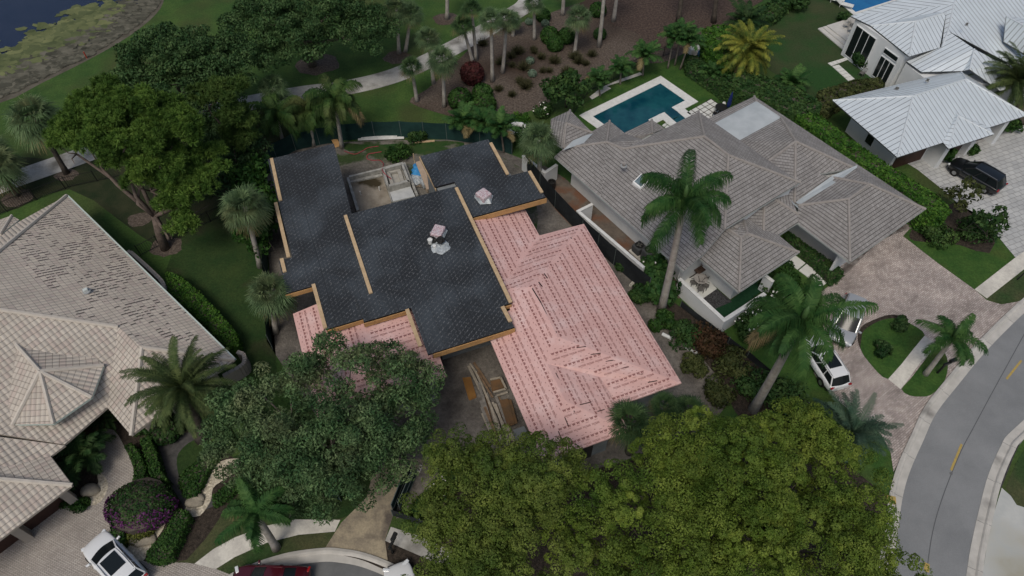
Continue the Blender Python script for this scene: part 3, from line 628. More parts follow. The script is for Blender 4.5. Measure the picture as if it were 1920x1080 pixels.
def printed(VP,faces,name,parent):
    V_=[];F_=[];nv=0; me_=parent.data; o0_=Vector(CH.location); me_.calc_loop_triangles()
    bv=BVHTree.FromPolygons([v.co+o0_ for v in me_.vertices],[tuple(t.vertices) for t in me_.loop_triangles])
    for ks,along,seed,org in faces:
        P=[VP[k] for k in ks.split()]; n=np.zeros(3)
        for i in range(len(P)): n+=np.cross(P[i],P[(i+1)%len(P)])
        n/=np.linalg.norm(n)
        if n[2]<0: n=-n
        u3=np.append(HF.e if along=='a' else -HF.n,0); u3=u3-n*(u3@n); u3/=np.linalg.norm(u3); v3=np.cross(n,u3)
        o=np.array(org) if org is not None else P[0]
        Q=np.array([[(p-o)@u3,(p-o)@v3] for p in P]); mn=Q.min(0); mx=Q.max(0)
        items=[]
        for r in range(int(math.floor(mn[1]/.93))-1,int(mx[1]/.93)+1):
            y=r*.93; ph=(r*.37)%1.
            x=math.floor(mn[0]/.56)*.56-ph*.56
            k=0
            while x<mx[0]:
                items.append((GL,x,y+.09,.44)); 
                items.append((GW,x+.03,y+.42,.16)); items.append((GW,x+.30,y+.42,.16))
                items.append((bar(.10,.014),x+.12,y+.04,.1))
                items.append((bar(.17,.018) if k%2 else bar(.05,.03),x+.08,y+.66,.17)); items.append((bar(.07,.035),x+.36,y+.74,.07))
                items.append((bar(.20,.016),x+.25,y+.33,.2))
                x+=.56; k+=1
        for (gv,gf),x,y,w in items:
            gw=gv[:,0].max(); s=1. if w>.3 else 1.
            if w==.44: s=.47/gw
            cc=[(x,y),(x+w,y),(x+w,y+.1),(x,y+.1)]
            if not np.all(inpoly([c[0] for c in cc],[c[1] for c in cc],Q)): continue
            g=gv*np.array([s if w==.44 else 1.,1.]) + [x,y]
            gc=g.mean(0); wc=o+gc[0]*u3+gc[1]*v3; hit=bv.ray_cast(Vector((wc[0],wc[1],20.)),Vector((0,0,-1)))
            if hit[0] is None: continue
            n2=np.array(hit[1]); n2=n2 if n2[2]>0 else -n2; ua=u3-n2*(u3@n2); ua/=np.linalg.norm(ua); va=np.cross(n2,ua)
            V_.append(np.array(hit[0])+(g[:,0:1]-gc[0])*ua+(g[:,1:2]-gc[1])*va+n2*.02); F_.append(gf+nv); nv+=len(gv)
    o0=np.array(CH.location); V_=np.vstack(V_)-o0
    return npmesh(name,V_,np.vstack(F_),inkm,parent)
printed(PVP,[('SE NE RN RS','a',1,None),('NE IN VE W1 RN','b',2,None),('IN NN NW VE','a',3,PVP['NN']),('RN W1 WL2 WL SW WS WR RS','a',4,PVP['SW']),('SE RS WR VB S1','b',5,None),('WR WS S2 VB','a',6,PVP['S2']),('WS SW S2','b',7,PVP['S2'])],'printed_lettering',prf)
printed(PVP2,[('A B C D','a',1,None),('A D E G','b',2,PVP2['G']),('D C C2 E','b',3,PVP2['G'])],'printed_lettering',prf2)
# black lap ends of the rolls
lb=MB()
def lap(a,b,zt=None,w=.07):
    # find height on the pink roof by plane lookup
    def hit(p):
        for ks in ('SE NE RN RS','NE IN VE W1 RN','IN NN NW VE','RN W1 WL SW WS WR RS','SE RS WR VB S1','WR WS S2 VB','WS SW S2'):
            P=[PVP[k] for k in ks.split()]; n=np.zeros(3)
            for i in range(len(P)): n+=np.cross(P[i],P[(i+1)%len(P)])
            n/=np.linalg.norm(n); r=ray(*p); C=np.array([0,0,CAMH]); t=((P[0]-C)@n)/(r@n); w_=C+t*r
            if inpoly([w_[0]],[w_[1]],[q[:2] for q in P])[0]: return w_
        return None
    A,B=hit(a),hit(b)
    if A is None or B is None: return
    q=MB(); q.beam(A+[0,0,.012],B+[0,0,.012],w,.014); q.build('lap_edge',blackedge,prf)
z3=lambda x,y:(860+x/4.155,380+y/4.155); z4=lambda x,y:(900+x/4.155,620+y/4.155)
for a,b in (((895,203),(912,225)),((850,245),(880,280)),((812,305),(845,342)),((780,365),(806,398)),((740,423),(772,462)),((698,483),(734,524)),((665,552),(692,590)),((622,618),(652,655)),((573,668),(640,778))): lap(z3(*a),z3(*b))
lap(z3(395,705),z3(545,668),w=.035); lap(z3(640,778),z3(785,1075),w=.05)
for a,b in (((592,5),(658,148)),((680,146),(690,172)),((625,200),(662,290)),((590,328),(737,636)),((778,578),(868,556)),((915,630),(970,614)),((660,675),(690,746)),((610,783),(635,846)),((552,882),(580,948)),
            ((752,133),(825,124)),((862,187),(940,176)),((978,240),(1040,230)),((1082,296),(1160,282)),((1200,345),(1268,336)),((1308,404),(1380,390)),((1415,452),(1490,441))): lap(z4(*a),z4(*b),w=.05)

# garage opening at the front: flat dark panel painted for the shade inside
wallbox(CH,HF,(-1.13,7.9),(-1.13,6.3),0,2.3,.06,darkvoid,'garage_opening')
# plywood sheet wall by the pool side
# ============ middle house: grey tile hips ============
MF=Frame(W(1593.3,491.5,3),W(1736,391.5,3))
MH=thing('house','large white house under grey tiled hip roofs with flat white roof sections','house',MF(-1,10,0))
grey_t=tile_mat('grey_flat_tile',(.232,.222,.214),(.298,.288,.280),(.040,.038,.036),.24,.26,tone=.13,jw=.15,ju=.10)
capg=mat('grey_ridge_tile',(.255,.238,.222),(.32,.30,.285),scale=3,rough=.85)
whiteroof=mat('white_flat_roof',(.37,.41,.43),(.46,.50,.52),scale=.7,rough=.7,c3=(.30,.34,.36),s3=.4,r3=(.5,.8))
grey_side=mat('grey_fascia',(.42,.45,.44),rough=.7)
V=dict(B=(1593.3,491.5,3),A=('f',8.83,0,3),N=('f',8.8,16.75,3),C=('f',0,4.6,3),Rr=('f',3.4,3.4,4.45),Q=('f',5.9,3.5,4.47),S=(1497,385,3.3),
  P=('f',5.1,9.75,4.6),D=('f',7.6,5.75,3.5),W1=('f',7.95,13.2,3.35),Pw=(1490,381,3.1),NW0=('f',2.2,17.0,3.0),
  W2=('f',3.0,13.2,3.38),P2=('f',1.2,9.75,3.9),P3=('f',.8,6.2,3.3),Cr=('f',5.0,6.9,3.4),Bk=('f',5.4,6.2,3.4),W0=('f',8.0,15.9,3.3),W3=('f',2.6,15.9,3.3))
F=['B A Q Rr','A N W0 W1 P D Q','B Rr S C','Q D Bk','P W1 W2 P2','P P2 P3 Pw','P Pw Cr D','Rr Q Bk Cr Pw S','N NW0 W3 W0']
roof(MH,MF,V,F,grey_t,grey_side,capm=capg)
mb=MB(); fl=[MF(8.05,15.95,3.32),MF(8.05,13.15,3.33),MF(1.4,13.15,3.33),MF(1.4,15.95,3.32)]
mb.poly(fl[::-1] if False else [fl[3],fl[2],fl[1],fl[0]],0); mb.build('flat_roof',whiteroof,MH)
for a in ([(1491,381,3.16),(1560,331,3.52),(1607,311,3.62),(1606,316,3.62),(1571,341,3.58),(1498,386,3.2)],[(1465,358,3.0),(1489,384,3.0),(1497,388,3.1),(1501,397,3.2),(1472,372,3.2)]):
    mb=MB(); p=[W(*q) for q in a]; 
    if sum(p[i][0]*p[(i+1)%len(p)][1]-p[(i+1)%len(p)][0]*p[i][1] for i in range(len(p)))<0: p=p[::-1]
    mb.poly([q+np.array([0,0,.10]) for q in p]); mb.build('flat_roof',whiteroof,MH)
# main raised roof
V=dict(r0=('f',-2.1,13.0,6.4),r1=('f',-2.2,10.5,6.4),fe2=('f',1.75,6.5,4.62),fe1=('f',-6.2,6.45,4.62),ne=('f',1.6,16.75,4.62),ew0=('f',-10,6.15,3.0),ew1=('f',-10,15.0,3.0),s1=('f',-6.7,18.4,4.42),v1=('f',-6.3,16.9,4.6),
  nw=('f',-4.4,16.8,4.62),wh=('f',-9.0,5.0,3.43),c1=('f',-10,20.7,3.0),s2=(1143,226.5,3.35),k1=(1172,250,3.35),k2=(1057.8,277.8,3.35),m0=('f',-8.25,6.15,3.7))
F=['r0 r1 fe2 ne','r1 fe1 fe2','r0 ne nw v1','r1 r0 v1 s1 ew1 ew0 m0 fe1','s1 v1 nw k1 s2','ew1 s1 k2 c1','s1 s2 k2']
roof(MH,MF,V,F,grey_t,grey_side,capm=capg)
# front-west block
V=dict(a=('f',-8.25,6.15,3.0),b=('f',-8.25,2.66,3.0),c=('f',-2.15,2.66,3.0),p=('f',-5.5,5.45,4.2),q=('f',-4.85,5.45,4.2),t=('f',-3.7,6.7,3.75),u=('f',-8.25,6.9,3.0),w=('f',-5.6,6.9,4.1),x=('f',-2.0,5.3,3.0),y=('f',-3.0,6.7,3.5))
roof(MH,MF,V,['b c q p','a b p w u','q c x y t','p q t w'],grey_t,grey_side,capm=capg)
# entry block
V=dict(a=('f',-2.2,4.6,3.0),b=('f',0,4.6,3.0),c=('f',.45,5.0,3.3),d=('f',-.45,6.8,3.95),e=('f',-1.5,6.8,3.95),g=('f',-3.6,4.7,3.0),h=('f',1.3,6.8,3.4),i=('f',-4,6.8,3.2))
roof(MH,MF,V,['a b c d e g','d c h','e i g'],grey_t,grey_side,capm=capg)
# north-west lump and the small one over the terrace
V=dict(p=(1062,231,4.1),n=(1069,206.7,3.3),l=(1033,223,3.1),r=(1111,249,3.3),b=(1057,278,3.3),w=(1030,262,3.0))
roof(MH,MF,V,['p n l w b','p r n','p b r'],grey_t,grey_side,capm=capg)
mb=MB(); p=[W(*q) for q in ((1055,282,3.75),(1075,263,3.75),(1100,253,3.75),(1112,250,3.7),(1095,268,3.75))]; mb.poly(p[::-1]); mb.build('flat_roof',whiteroof,MH)
V=dict(a=(1172,248,3.4),b=(1172,258,3.4),c=(1223,250,4.0),d=(1222,224.5,3.4),e=(1247,241,3.4),f=(1193,266,3.3))
roof(MH,MF,V,['a b c d','b f e c','c e d'],grey_t,grey_side,capm=capg)
mb=MB(); p=[W(*q) for q in ((1172,259,3.7),(1184,272,3.7),(1196,270,3.7),(1193,265,3.7))]; mb.poly(p if np.cross(p[1][:2]-p[0][:2],p[2][:2]-p[0][:2])>0 else p[::-1]); mb.build('flat_roof',whiteroof,MH)
# walls
walls(MH,MF,[(-8.8,6.9),(-8.8,19.8),(-4.2,19.8),(-4,17),(1.6,16.2),(7.9,15.9),(7.9,1.1),(1.8,1.1),(1.8,5.8),(-2.6,5.8),(-3.1,3.75),(-6.9,3.75),(-6.9,6.9)],0,2.86,white)
walls(MH,MF,[(-5.3,6.8),(1.4,6.8),(1.4,16.6),(-5.3,16.6)],2.9,4.4,white)
wallbox(MH,MF,(1.76,1.2),(1.76,5.7),1.2,1.28,.12,coping,'wall_ledge')
for y in (1.05,): wallbox(MH,MF,(.5,y),(1.8,y),0,2.75,.16,white,'wall_return')
# downpipe on the west wall
mb=MB(); a=MF(-8.88,7.2); mb.beam((a[0],a[1],.1),(a[0],a[1],2.8),.08,.08); mb.build('downpipe',coping,MH)
# skylight
sk_c=[W(*q) for q in ((1202,327,4.62),(1217,339.5,4.55),(1201,355,4.0),(1186,343,4.1))]
SKY=thing('skylight','square clear domed skylight with white frame on the grey tile roof','skylight',sum(sk_c)/4)
cen=sum(sk_c)/4; mb=MB(); inner=[cen+(p-cen)*.8+np.array([0,0,.12]) for p in sk_c]
out=[p+np.array([0,0,.1]) for p in sk_c]
for i in range(4):
    j=(i+1)%4; mb.poly([out[i],inner[i],inner[j],out[j]]); mb.poly([out[i],out[j],sk_c[j]-[0,0,.15],sk_c[i]-[0,0,.15]])
mb.build('frame',mat('skylight_frame',(.80,.82,.82),rough=.5),SKY)
mb=MB(); top=cen+np.array([0,0,.38]); mid_=[cen+(p-cen)*.35+np.array([0,0,.34]) for p in sk_c]; lo=[cen+(p-cen)*.8+np.array([0,0,.13]) for p in sk_c]
for i in range(4): j=(i+1)%4; mb.poly([lo[i],mid_[i],mid_[j],lo[j]])
mb.poly(mid_[::-1]); mb.build('dome',mat('skylight_acrylic',(.10,.16,.20),(.22,.30,.34),scale=3,rough=.12,spec=.8),SKY)
for q in ((1169,311,4.7),(1379,571.,0),):
    pass
def vent(p,r,h,label,m=capg,box=False):
    w=W(*p); t=thing('roof_vent',label,'vent',w); mb=MB()
    if box: mb.box((w[0],w[1],w[2]+h/2),(r*2,r*1.6,h),MF.yaw)
    else: mb.lathe([(r,0),(r,h*.8),(r*1.3,h*.8),(r*1.3,h)],10,w)
    mb.build('vent_body',m,t,bevel=.015)
    mb=MB(); mb.lathe([(r*1.9,-.03),(r*1.9,.02),(r*.9,.04)],10,w); mb.build('flashing',mat('lead_flashing',(.30,.32,.33),rough=.6),t)
vent((1169.5,311,4.9),.13,.28,'small grey pipe vent above the skylight on the grey tile roof')
vent((1379.5,429,4.05),.16,.25,'small grey box vent on the low front hip of the grey tile house',box=True)
# ============ pale barrel-tile house, left ============
LF=Frame(W(440,675,3),W(125,366.7,3))
LH=thing('house','house with pale barrel tile hip roof, mildewed on its right slope, and octagonal porch turret','house',LF(10,6,0))
yawL=LF.yaw
def stainfn(M,sp,n1):
    # sp is in metres: x along the eave, y up the slope; mildew grows where shade and leaves collect
    u0=float(LF.o[:2]@LF.e)+13.; v0=(float(LF.o[:2]@LF.n)+2.1)*1.13
    x=M('DIVIDE',M('SUBTRACT',sp.outputs[0],u0),9.); y=M('DIVIDE',M('SUBTRACT',sp.outputs[1],v0),3.1)
    f=M('SUBTRACT',1.,M('ADD',M('MULTIPLY',x,x),M('MULTIPLY',y,y)))
    return M('MAXIMUM',M('MINIMUM',M('MULTIPLY',M('ADD',M('SUBTRACT',n1.outputs['Fac'],.50),M('MULTIPLY',f,.16)),4.),.85),0.)
pale_t=tile_mat('pale_barrel_tile',(.53,.485,.425),(.43,.39,.34),(.22,.195,.17),.28,.33,stag=0.,barrel=.055,tone=.10,jw=.10,ju=.15,pink=(.50,.42,.375))
pale_s=tile_mat('pale_barrel_tile_mildew',(.58,.52,.45),(.50,.45,.39),(.29,.26,.23),.28,.33,stag=0.,barrel=.055,tone=.10,jw=.08,ju=.15,pink=(.52,.44,.395),stain=stainfn)  # mildewed east slope; base lifted and warmed to make up for weaker sun
capp=mat('pale_ridge_tile',(.48,.44,.39),(.56,.52,.46),scale=3,rough=.85)
stucco=mat('beige_stucco',(.42,.37,.32),(.36,.32,.275),scale=1,rough=.9)
V=dict(o=('f',0,0,3),b=('f',21.87,0,3),h=('f',15.9,5.95,6.15),pk=('f',12.0,9.85,8.2),w0=('f',10.0,7.8,7.15),w1=('f',5.95,3.68,4.87),w2=('f',3.5,3.5,4.85),fc=('f',.1,7.0,3),v=('f',2.85,7.0,3.0),
  f2=('f',2.45,9.86,3.0),sh=('f',4.7,11.85,4.3),p2=('f',12,16,8.2),f3=('f',4.6,15,4.3),bb=('f',21.87,16,3))
Fr_=[('o b h pk w0 w1 w2',2),'o w2 fc','fc w2 w1 v','w1 w0 pk p2 f3 sh f2 v','b bb p2 pk h']
roof(LH,LF,V,Fr_,pale_t,stucco,capm=capp,capr=.13)
LH.children[0].data.materials.append(pale_s)
V=dict(s0=('f',2.35,9.86,3.02),s2=('f',2.35,10.72,3.0),g=('f',-.22,10.72,3.0),gh=('f',2.3,13.15,4.2),ge=('f',-.22,18,3.0),gp=('f',2.3,18,4.2),sh=('f',4.7,12.1,4.45),sp=('f',5.5,18,4.6),va=('f',3.2,13.2,4.0))
roof(LH,LF,V,['s0 sh va s2','s2 va gh g','g gh gp ge','gh va sh sp gp'],pale_t,stucco,capm=capp,capr=.13)
# octagonal turret
ZT=4.25
V=dict(t=(75,696,5.75),t0=(29,644.7,5.95),t1=(168,658.6,4.6),t2=(194.4,685,ZT),t3=(172,744.7,ZT),t4=(100,794.7,ZT),t5=(23.6,796,ZT),t6=(1.4,774,4.45),t7=(-40,800,5.2))
roof(LH,LF,V,['t t0 t1 t2','t t2 t3','t t3 t4','t t4 t5','t t5 t6 t0'],pale_t,trimg,capm=capp,capr=.12,step=22.5)
# walls
walls(LH,LF,[(1.3,1.1),(20.8,1.1),(20.8,14),(4.4,14),(4.4,6.4),(1.3,6.2)],0,2.86,stucco)
walls(LH,LF,[(1.3,11.5),(5,11.5),(5,18),(1.3,18)],0,2.86,stucco)
walls(LH,LF,[(5.0,7),(7.0,7),(7.0,10.6),(5.0,10.6)],2.9,4.2,stucco)
# porch columns
for q in ((5.1,7.6),(4.9,9.4)):
    w=LF(*q); mb=MB(); mb.box((w[0],w[1],2.),(.4,.4,4.0),LF.yaw+R(22)); mb.box((w[0],w[1],.2),(.52,.52,.4),LF.yaw+R(22)); mb.build('column',stucco,LH,bevel=.02)
wallbox(LH,LF,(4.36,7.6),(4.36,9.4),0,2.5,.06,brownd,'front_door')
# garage doors and piers
wallbox(LH,LF,(1.26,11.9),(1.26,14.0),0,2.4,.06,brownd,'garage_door'); wallbox(LH,LF,(1.26,14.6),(1.26,17.6),0,2.4,.06,brownd,'garage_door')
for y in (11.5,14.3):
    w=LF(1.0,y); mb=MB(); mb.box((w[0],w[1],1.4),(.7,.45,2.8),LF.yaw); mb.box((w[0],w[1],1.9),(.76,.5,.1),LF.yaw); mb.build('pier',stucco,LH,bevel=.02)
window(LH,LF,(1.26,1.8),(1.26,3.4),.9,2.2,.14,2,stucco)
window(LH,LF,(1.2,4.4),(1.2,5.8),.3,2.0,.5,1,stucco,name='bay_window')
# gutter along long eave
mb=MB(); mb.beam(LF(0,-.06,2.96),LF(21.9,-.06,2.96),.1,.1); mb.build('gutter',trimg,LH)
# back lump at the frame edge
V=dict(a=(22,404,3.15),b=(36,412,3.0),c=(0,440,3.8),d=(-60,445,3.8),e=(-40,425,3.1))
roof(LH,LF,V,['a b c','a c d e'],pale_t,trimg,capm=capp,capr=.1)
def garden_wall(name,px,h,t,m,capm_,label,cat='wall',ground_z=0,top=True,cap=.08):
    """low wall following px points given at its TOP"""
    P=[W(p[0],p[1],h) for p in px]; t_=thing(name,label,cat,(P[0][0],P[0][1],0)); mb=MB(); cb=MB()
    for i in range(len(P)-1):
        A,B=P[i],P[i+1]; d=(B-A)/np.linalg.norm(B-A); ext=t/2
        A2=A-d*(ext if i==0 else -ext-.001) ; B2=B+d*ext
        mid=(A2+B2)/2; L_=np.linalg.norm(B2-A2); yaw=math.atan2(d[1],d[0])
        mb.box((mid[0],mid[1],(h-cap)/2),(L_,t,h-cap),yaw); cb.box((mid[0],mid[1],h-cap/2),(L_+(.03 if i==0 else -.035),t+.06,cap),yaw)
    mb.build('wall_body',m,t_); cb.build('coping',capm_,t_); return t_
garden_wall('patio_wall',smooth_line([(240,472),(247,474),(290,513),(305,530),(306,541)],3),1.6,.2,stucco,mat('beige_coping',(.50,.44,.37),rough=.8),'curved beige garden wall screening the long side of the pale tile house')
garden_wall('patio_wall',smooth_line([(447,660),(456,664),(458,676),(450,686),(420,703)],3),1.2,.2,stucco,MATS['beige_coping'],'short curled beige wall at the front corner of the pale tile house')
vw=mat('vent_dark',(.12,.12,.11),rough=.7)
vent((162,546,5.0),.14,.22,'square pale vent in the middle of the mildewed tile slope',m=mat('vent_pale',(.55,.60,.58),rough=.6),box=True)
vent((75,535,5.6),.07,.16,'small dark pipe vent high on the mildewed tile slope',m=vw)
vent((288,641,4.1),.07,.12,'tiny bluish vent low on the pale tile slope',m=mat('vent_blue',(.12,.14,.28),rough=.6))
# ============ white metal-roof house, right ============
XF=Frame(W(1682.5,295,3),W(1920,218,3))
XH=thing('house','white house with standing seam metal roofs at the top right','house',XF(8,8,0))
seam=seam_mat('white_seam_metal',(.70,.765,.80),(.06,.07,.075),.43)
seam2=seam_mat('grey_seam_metal',(.30,.33,.35),(.06,.07,.075),.30)
capw=mat('white_ridge_metal',(.66,.71,.74),rough=.4,metal=.2)
xtrim=mat('dark_gutter',(.055,.06,.06),rough=.5)
V=dict(c2=('f',0,0,3),c1=('f',-.04,7.9,3),r0=('f',4.68,4.4,4.5),r1=('f',10.5,4.5,4.5),c3=('f',13.8,0,3),bk=('f',13.2,7.1,3.1))
roof(XH,XF,V,['c2 c3 r1 r0','c2 r0 c1','c1 r0 r1 bk','c3 bk r1'],seam,xtrim,capm=capw,capr=.07,thick=.1)
V=dict(a=(1783,203,3.45),b=(1796.7,216.7,3.75),c=(1863,251.7,2.9),d=(1778.5,279,2.9),e=(1768,266.7,3.02),f=(1856,239,3.05))
roof(XH,XF,V,['b d c','a e d b','a b c f'],seam,xtrim,capm=capw,capr=.06,thick=.1,name='porch_roof')
# tall window wing
V=dict(l0=(1595,30,4.0),l1=(1705,106,4.0),l2=(1761.7,89.3,4.0),ln=(1717,40,5.3),lr=(1774,24,5.3),la=(1633,48.3,4.0),lv=(1765,86,4.0),tb=(1745,22,4.7))
roof(XH,XF,V,['l1 ln la','l1 l2 lr ln','ln lr tb la'],seam,xtrim,capm=capw,capr=.07,thick=.1)
V=dict(l0=(1595,30,4.02),la=(1633,48.3,4.02),m0=(1788,8.3,5.25),m1=(1778,58,4.6),lr=(1774,24,5.0),x0=(1700,-6,4.0),q=(1766,88,4.1),me=(1728,135,3.2),mf=(1700,115,3.2),mc=(1826.7,91.7,4.6),md=(1818,130,4.0),
  m2=(1888,116.7,3.2),mr=('f',34,6.2,3.2),mt=('f',34,15.5,6.0),mx=('f',20,15.5,6.0),mg=(1875,170,2.9),mh=(1892,127,3.9),mi=('f',20,3.0,2.9),mj=(1806,133,3.6))
roof(XH,XF,V,['l0 la lr m0','m0 lr q m1','q mf me mj md mc m1','m0 m1 m2 mr mt mx','l0 m0 mx x0','mc md mg mi mh'],seam,xtrim,capm=capw,capr=.07,thick=.1)
V=dict(a=(1886.7,30,5.6),b=(1881.7,78,4.0),c=(1960,124,4.0),d=(1960,70,5.8),e=(1960,40,5.2))
roof(XH,XF,V,['a b c d','a d e'],seam,xtrim,capm=capw,capr=.06,thick=.1,name='dormer_roof')
walls(XH,XF,[(1.7,1.3),(12.4,1.3),(12.4,6.4),(1.7,6.7)],0,2.88,white)
walls(XH,XF,[(9.3,10.0),(12.5,10.0),(15,11),(15,16),(9.0,16.4)],0,3.86,white)
walls(XH,XF,[(9.6,7.2),(16,3.6),(24,3.6),(24,15),(9.6,9.8)],0,2.95,white)
# garage doors, white piers
wallbox(XH,XF,(2.0,1.25),(5.2,1.25),0,2.6,.06,brownd,'garage_door'); wallbox(XH,XF,(6.3,.6),(8.6,.6),0,2.5,.06,brownd,'garage_door'); wallbox(XH,XF,(10.0,1.25),(12.2,1.25),0,2.6,.06,brownd,'garage_door')
for x,y0,y1 in ((5.7,-.1,1.3),(9.2,.2,1.3),(12.5,.4,1.3)):
    mb=MB(); a=XF(x,(y0+y1)/2); mb.box((a[0],a[1],1.4),(.5,y1-y0,2.8),XF.yaw); mb.build('pier',white,XH)
window(XH,XF,(1.66,3.6),(1.66,4.5),.6,2.0,.1)
# tall west windows under the raised eave
lf=lambda y:(9.1 if y<12 else 8.95)
window(XH,XF,(9.0,16.0),(9.06,13.3),.3,3.5,.1,3,white,name='tall_window')
window(XH,XF,(9.16,12.2),(9.22,10.4),.3,2.5,.1,3,white,name='tall_window'); window(XH,XF,(9.16,12.2),(9.22,10.4),2.75,3.3,.1,1,white)
vent((1865-53,47,5.4),.08,.2,'small pipe vent on the highest white metal slope',m=vw)
vent((1738.5,152,4.0),.09,.2,'small pipe vent on the shaded metal slope, the one further from the gutter',m=vw)
vent((1681,168,3.6),.12,.2,'dark roof vent near the left end of the shaded metal slope',m=vw)
vent((1748,103,3.3),.3,.3,'white square vent hood tucked under the tall metal gable',m=coping,box=True)
# ---------------------------------------------------------------- vegetation
def unit(v): return v/np.maximum(np.linalg.norm(v,axis=-1,keepdims=True),1e-9)
def leafquads(P,Nn,size,asp=1.6,jit=.35,tilt=.9,rng=RNG):
    """one small quad per point, facing roughly Nn"""
    n=len(P); nn=unit(Nn+rng.normal(0,tilt,(n,3))*.5); r=rng.normal(0,1,(n,3)); a=unit(np.cross(nn,r)); b=np.cross(nn,a)
    s=size*rng.uniform(1-jit,1+jit,(n,1)); A=a*s*asp*.5; B=b*s*.5
    v=np.stack([P-A,P+B*.9,P+A,P-B*.9],1).reshape(-1,3); f=np.arange(n*4).reshape(n,4); return v,f
def ballpts(c,r,n,rng=RNG,inner=.55,low=-.5):
    d=unit(rng.normal(0,1,(n*2,3))); d=d[d[:,2]>low][:n]; m=len(d)
    rad=inner+(1-inner)*rng.random((m,1))**.6
    return np.asarray(c)+d*rad*np.asarray(r),d
def lobes_clumps(lobes,n,r0,r1,rng=RNG,low=-.35,shell=.72):
    """clump centres scattered through the outer part of several ellipsoids (c,r)"""
    vol=np.array([l[1][0]*l[1][1] for l in lobes]); C=[];K=[]
    for li,(c,r) in enumerate(lobes):
        k=max(3,int(n*vol[li]/vol.sum())); d=unit(rng.normal(0,1,(k*4,3))); d=d[d[:,2]>low][:k]
        rad=shell+(1-shell)*rng.random((len(d),1)); C.append(np.array(c)+d*rad*np.array(r)); K.append(rng.uniform(r0,r1,len(d)))
    return np.vstack(C),np.concatenate(K)
def mean_z(l): return sum(c[0][2] for c in l)/len(l)
def limb_mesh(root,base,crowns,r,m,seed=0,wig=.35,name='trunk',bare=6):
    rng=np.random.default_rng(seed); mb=MB(); base=np.array(base,float); cs=np.array(crowns); top=cs.mean(0); fork=base+(top-base)*np.array([.25,.25,.42]); fork[2]=max(fork[2],1.)
    mb.tube([base-[0,0,.1],base+(fork-base)*.5+rng.normal(0,.08,3)*[1,1,0],fork],[r*1.25,r,r*.85],10)
    for c in cs[:bare]:
        p1=fork+(c-fork)*.4+rng.normal(0,wig,3); p2=fork+(c-fork)*.75+rng.normal(0,wig,3)
        mb.tube([fork,p1,p2,c],[r*.6,r*.42,r*.25,r*.08],7)
        for _ in range(3):
            q=c+rng.normal(0,1.,3)*[1.1,1.1,.5]; mb.tube([p2,(p2+q)/2+rng.normal(0,.2,3),q],[r*.2,r*.13,r*.04],5)
    return mb.build(name,m,root,smooth=True)
bark=mat('grey_bark',(.14,.12,.10),(.24,.21,.18),scale=4,rough=.95,bump=.6)
barkd=mat('dark_bark',(.06,.05,.042),(.11,.095,.08),scale=4,rough=.95,bump=.6)
barkp=mat('pine_bark',(.10,.078,.066),(.17,.135,.115),scale=3,rough=.95,bump=.8)
palmbark=mat('pale_palm_trunk',(.27,.25,.225),(.40,.38,.345),scale=2.,rough=.9,bump=.4)
def leafm(name,a,b,s=1.2,tint=.35,tr=.12,rough=.6,c3=None,k=1.4):
    q=lambda c: None if c is None else (c[0]*k*.9,c[1]*k,c[2]*k*.9)
    a,b,c3=q(a),q(b),q(c3)
    return mat(name,a,b,scale=s,rough=rough,spec=.12,trans=tr,tint=tint,detail=3,ramp=(.38,.62),c3=c3,s3=.35,r3=(.5,.7))
M_oak=leafm('oak_leaf',(.022,.048,.018),(.046,.074,.030),k=1.6)
M_oakmid=leafm('oak_leaf_grey_green',(.030,.060,.026),(.066,.098,.046),c3=(.090,.100,.055),k=1.75,tint=.45)
M_lime=leafm('yellow_green_leaf',(.080,.118,.018),(.138,.172,.034),tint=.45,c3=(.050,.094,.017),k=1.05)
M_pine=leafm('pine_needles',(.046,.088,.018),(.092,.145,.032),tint=.55)
M_yel=leafm('yellowish_pine_needles',(.048,.086,.022),(.082,.125,.036),tint=.35,k=1.1)
M_ficus=leafm('hedge_leaf',(.026,.070,.011),(.052,.108,.018),tint=.5,k=1.3)
M_ficusd=leafm('hedge_leaf_deep',(.016,.042,.010),(.032,.066,.016),tint=.45)
M_shrub=leafm('shrub_leaf',(.018,.044,.014),(.036,.064,.020),tint=.4)
M_olive=leafm('olive_leaf',(.042,.052,.018),(.072,.078,.030),tint=.35,k=1.05)
M_red=leafm('burgundy_leaf',(.040,.012,.013),(.070,.022,.020),tint=.5,k=1.0)
M_red2=leafm('croton_leaf',(.045,.030,.014),(.078,.036,.024),tint=.5,k=1.0)
M_purp=leafm('magenta_bracts',(.10,.018,.105),(.15,.04,.145),tint=.45,tr=.2,k=1.1)
M_yshrub=leafm('variegated_leaf',(.10,.115,.022),(.16,.165,.045),tint=.45,k=0.9)
M_flow=mat('white_petals',(.72,.72,.66),rough=.6)
M_grassy=leafm('tuft_grass',(.085,.080,.042),(.125,.112,.066),tint=.4,k=0.8)
M_silver=leafm('silver_leaf',(.14,.19,.15),(.20,.25,.20),tint=.3,k=0.8)
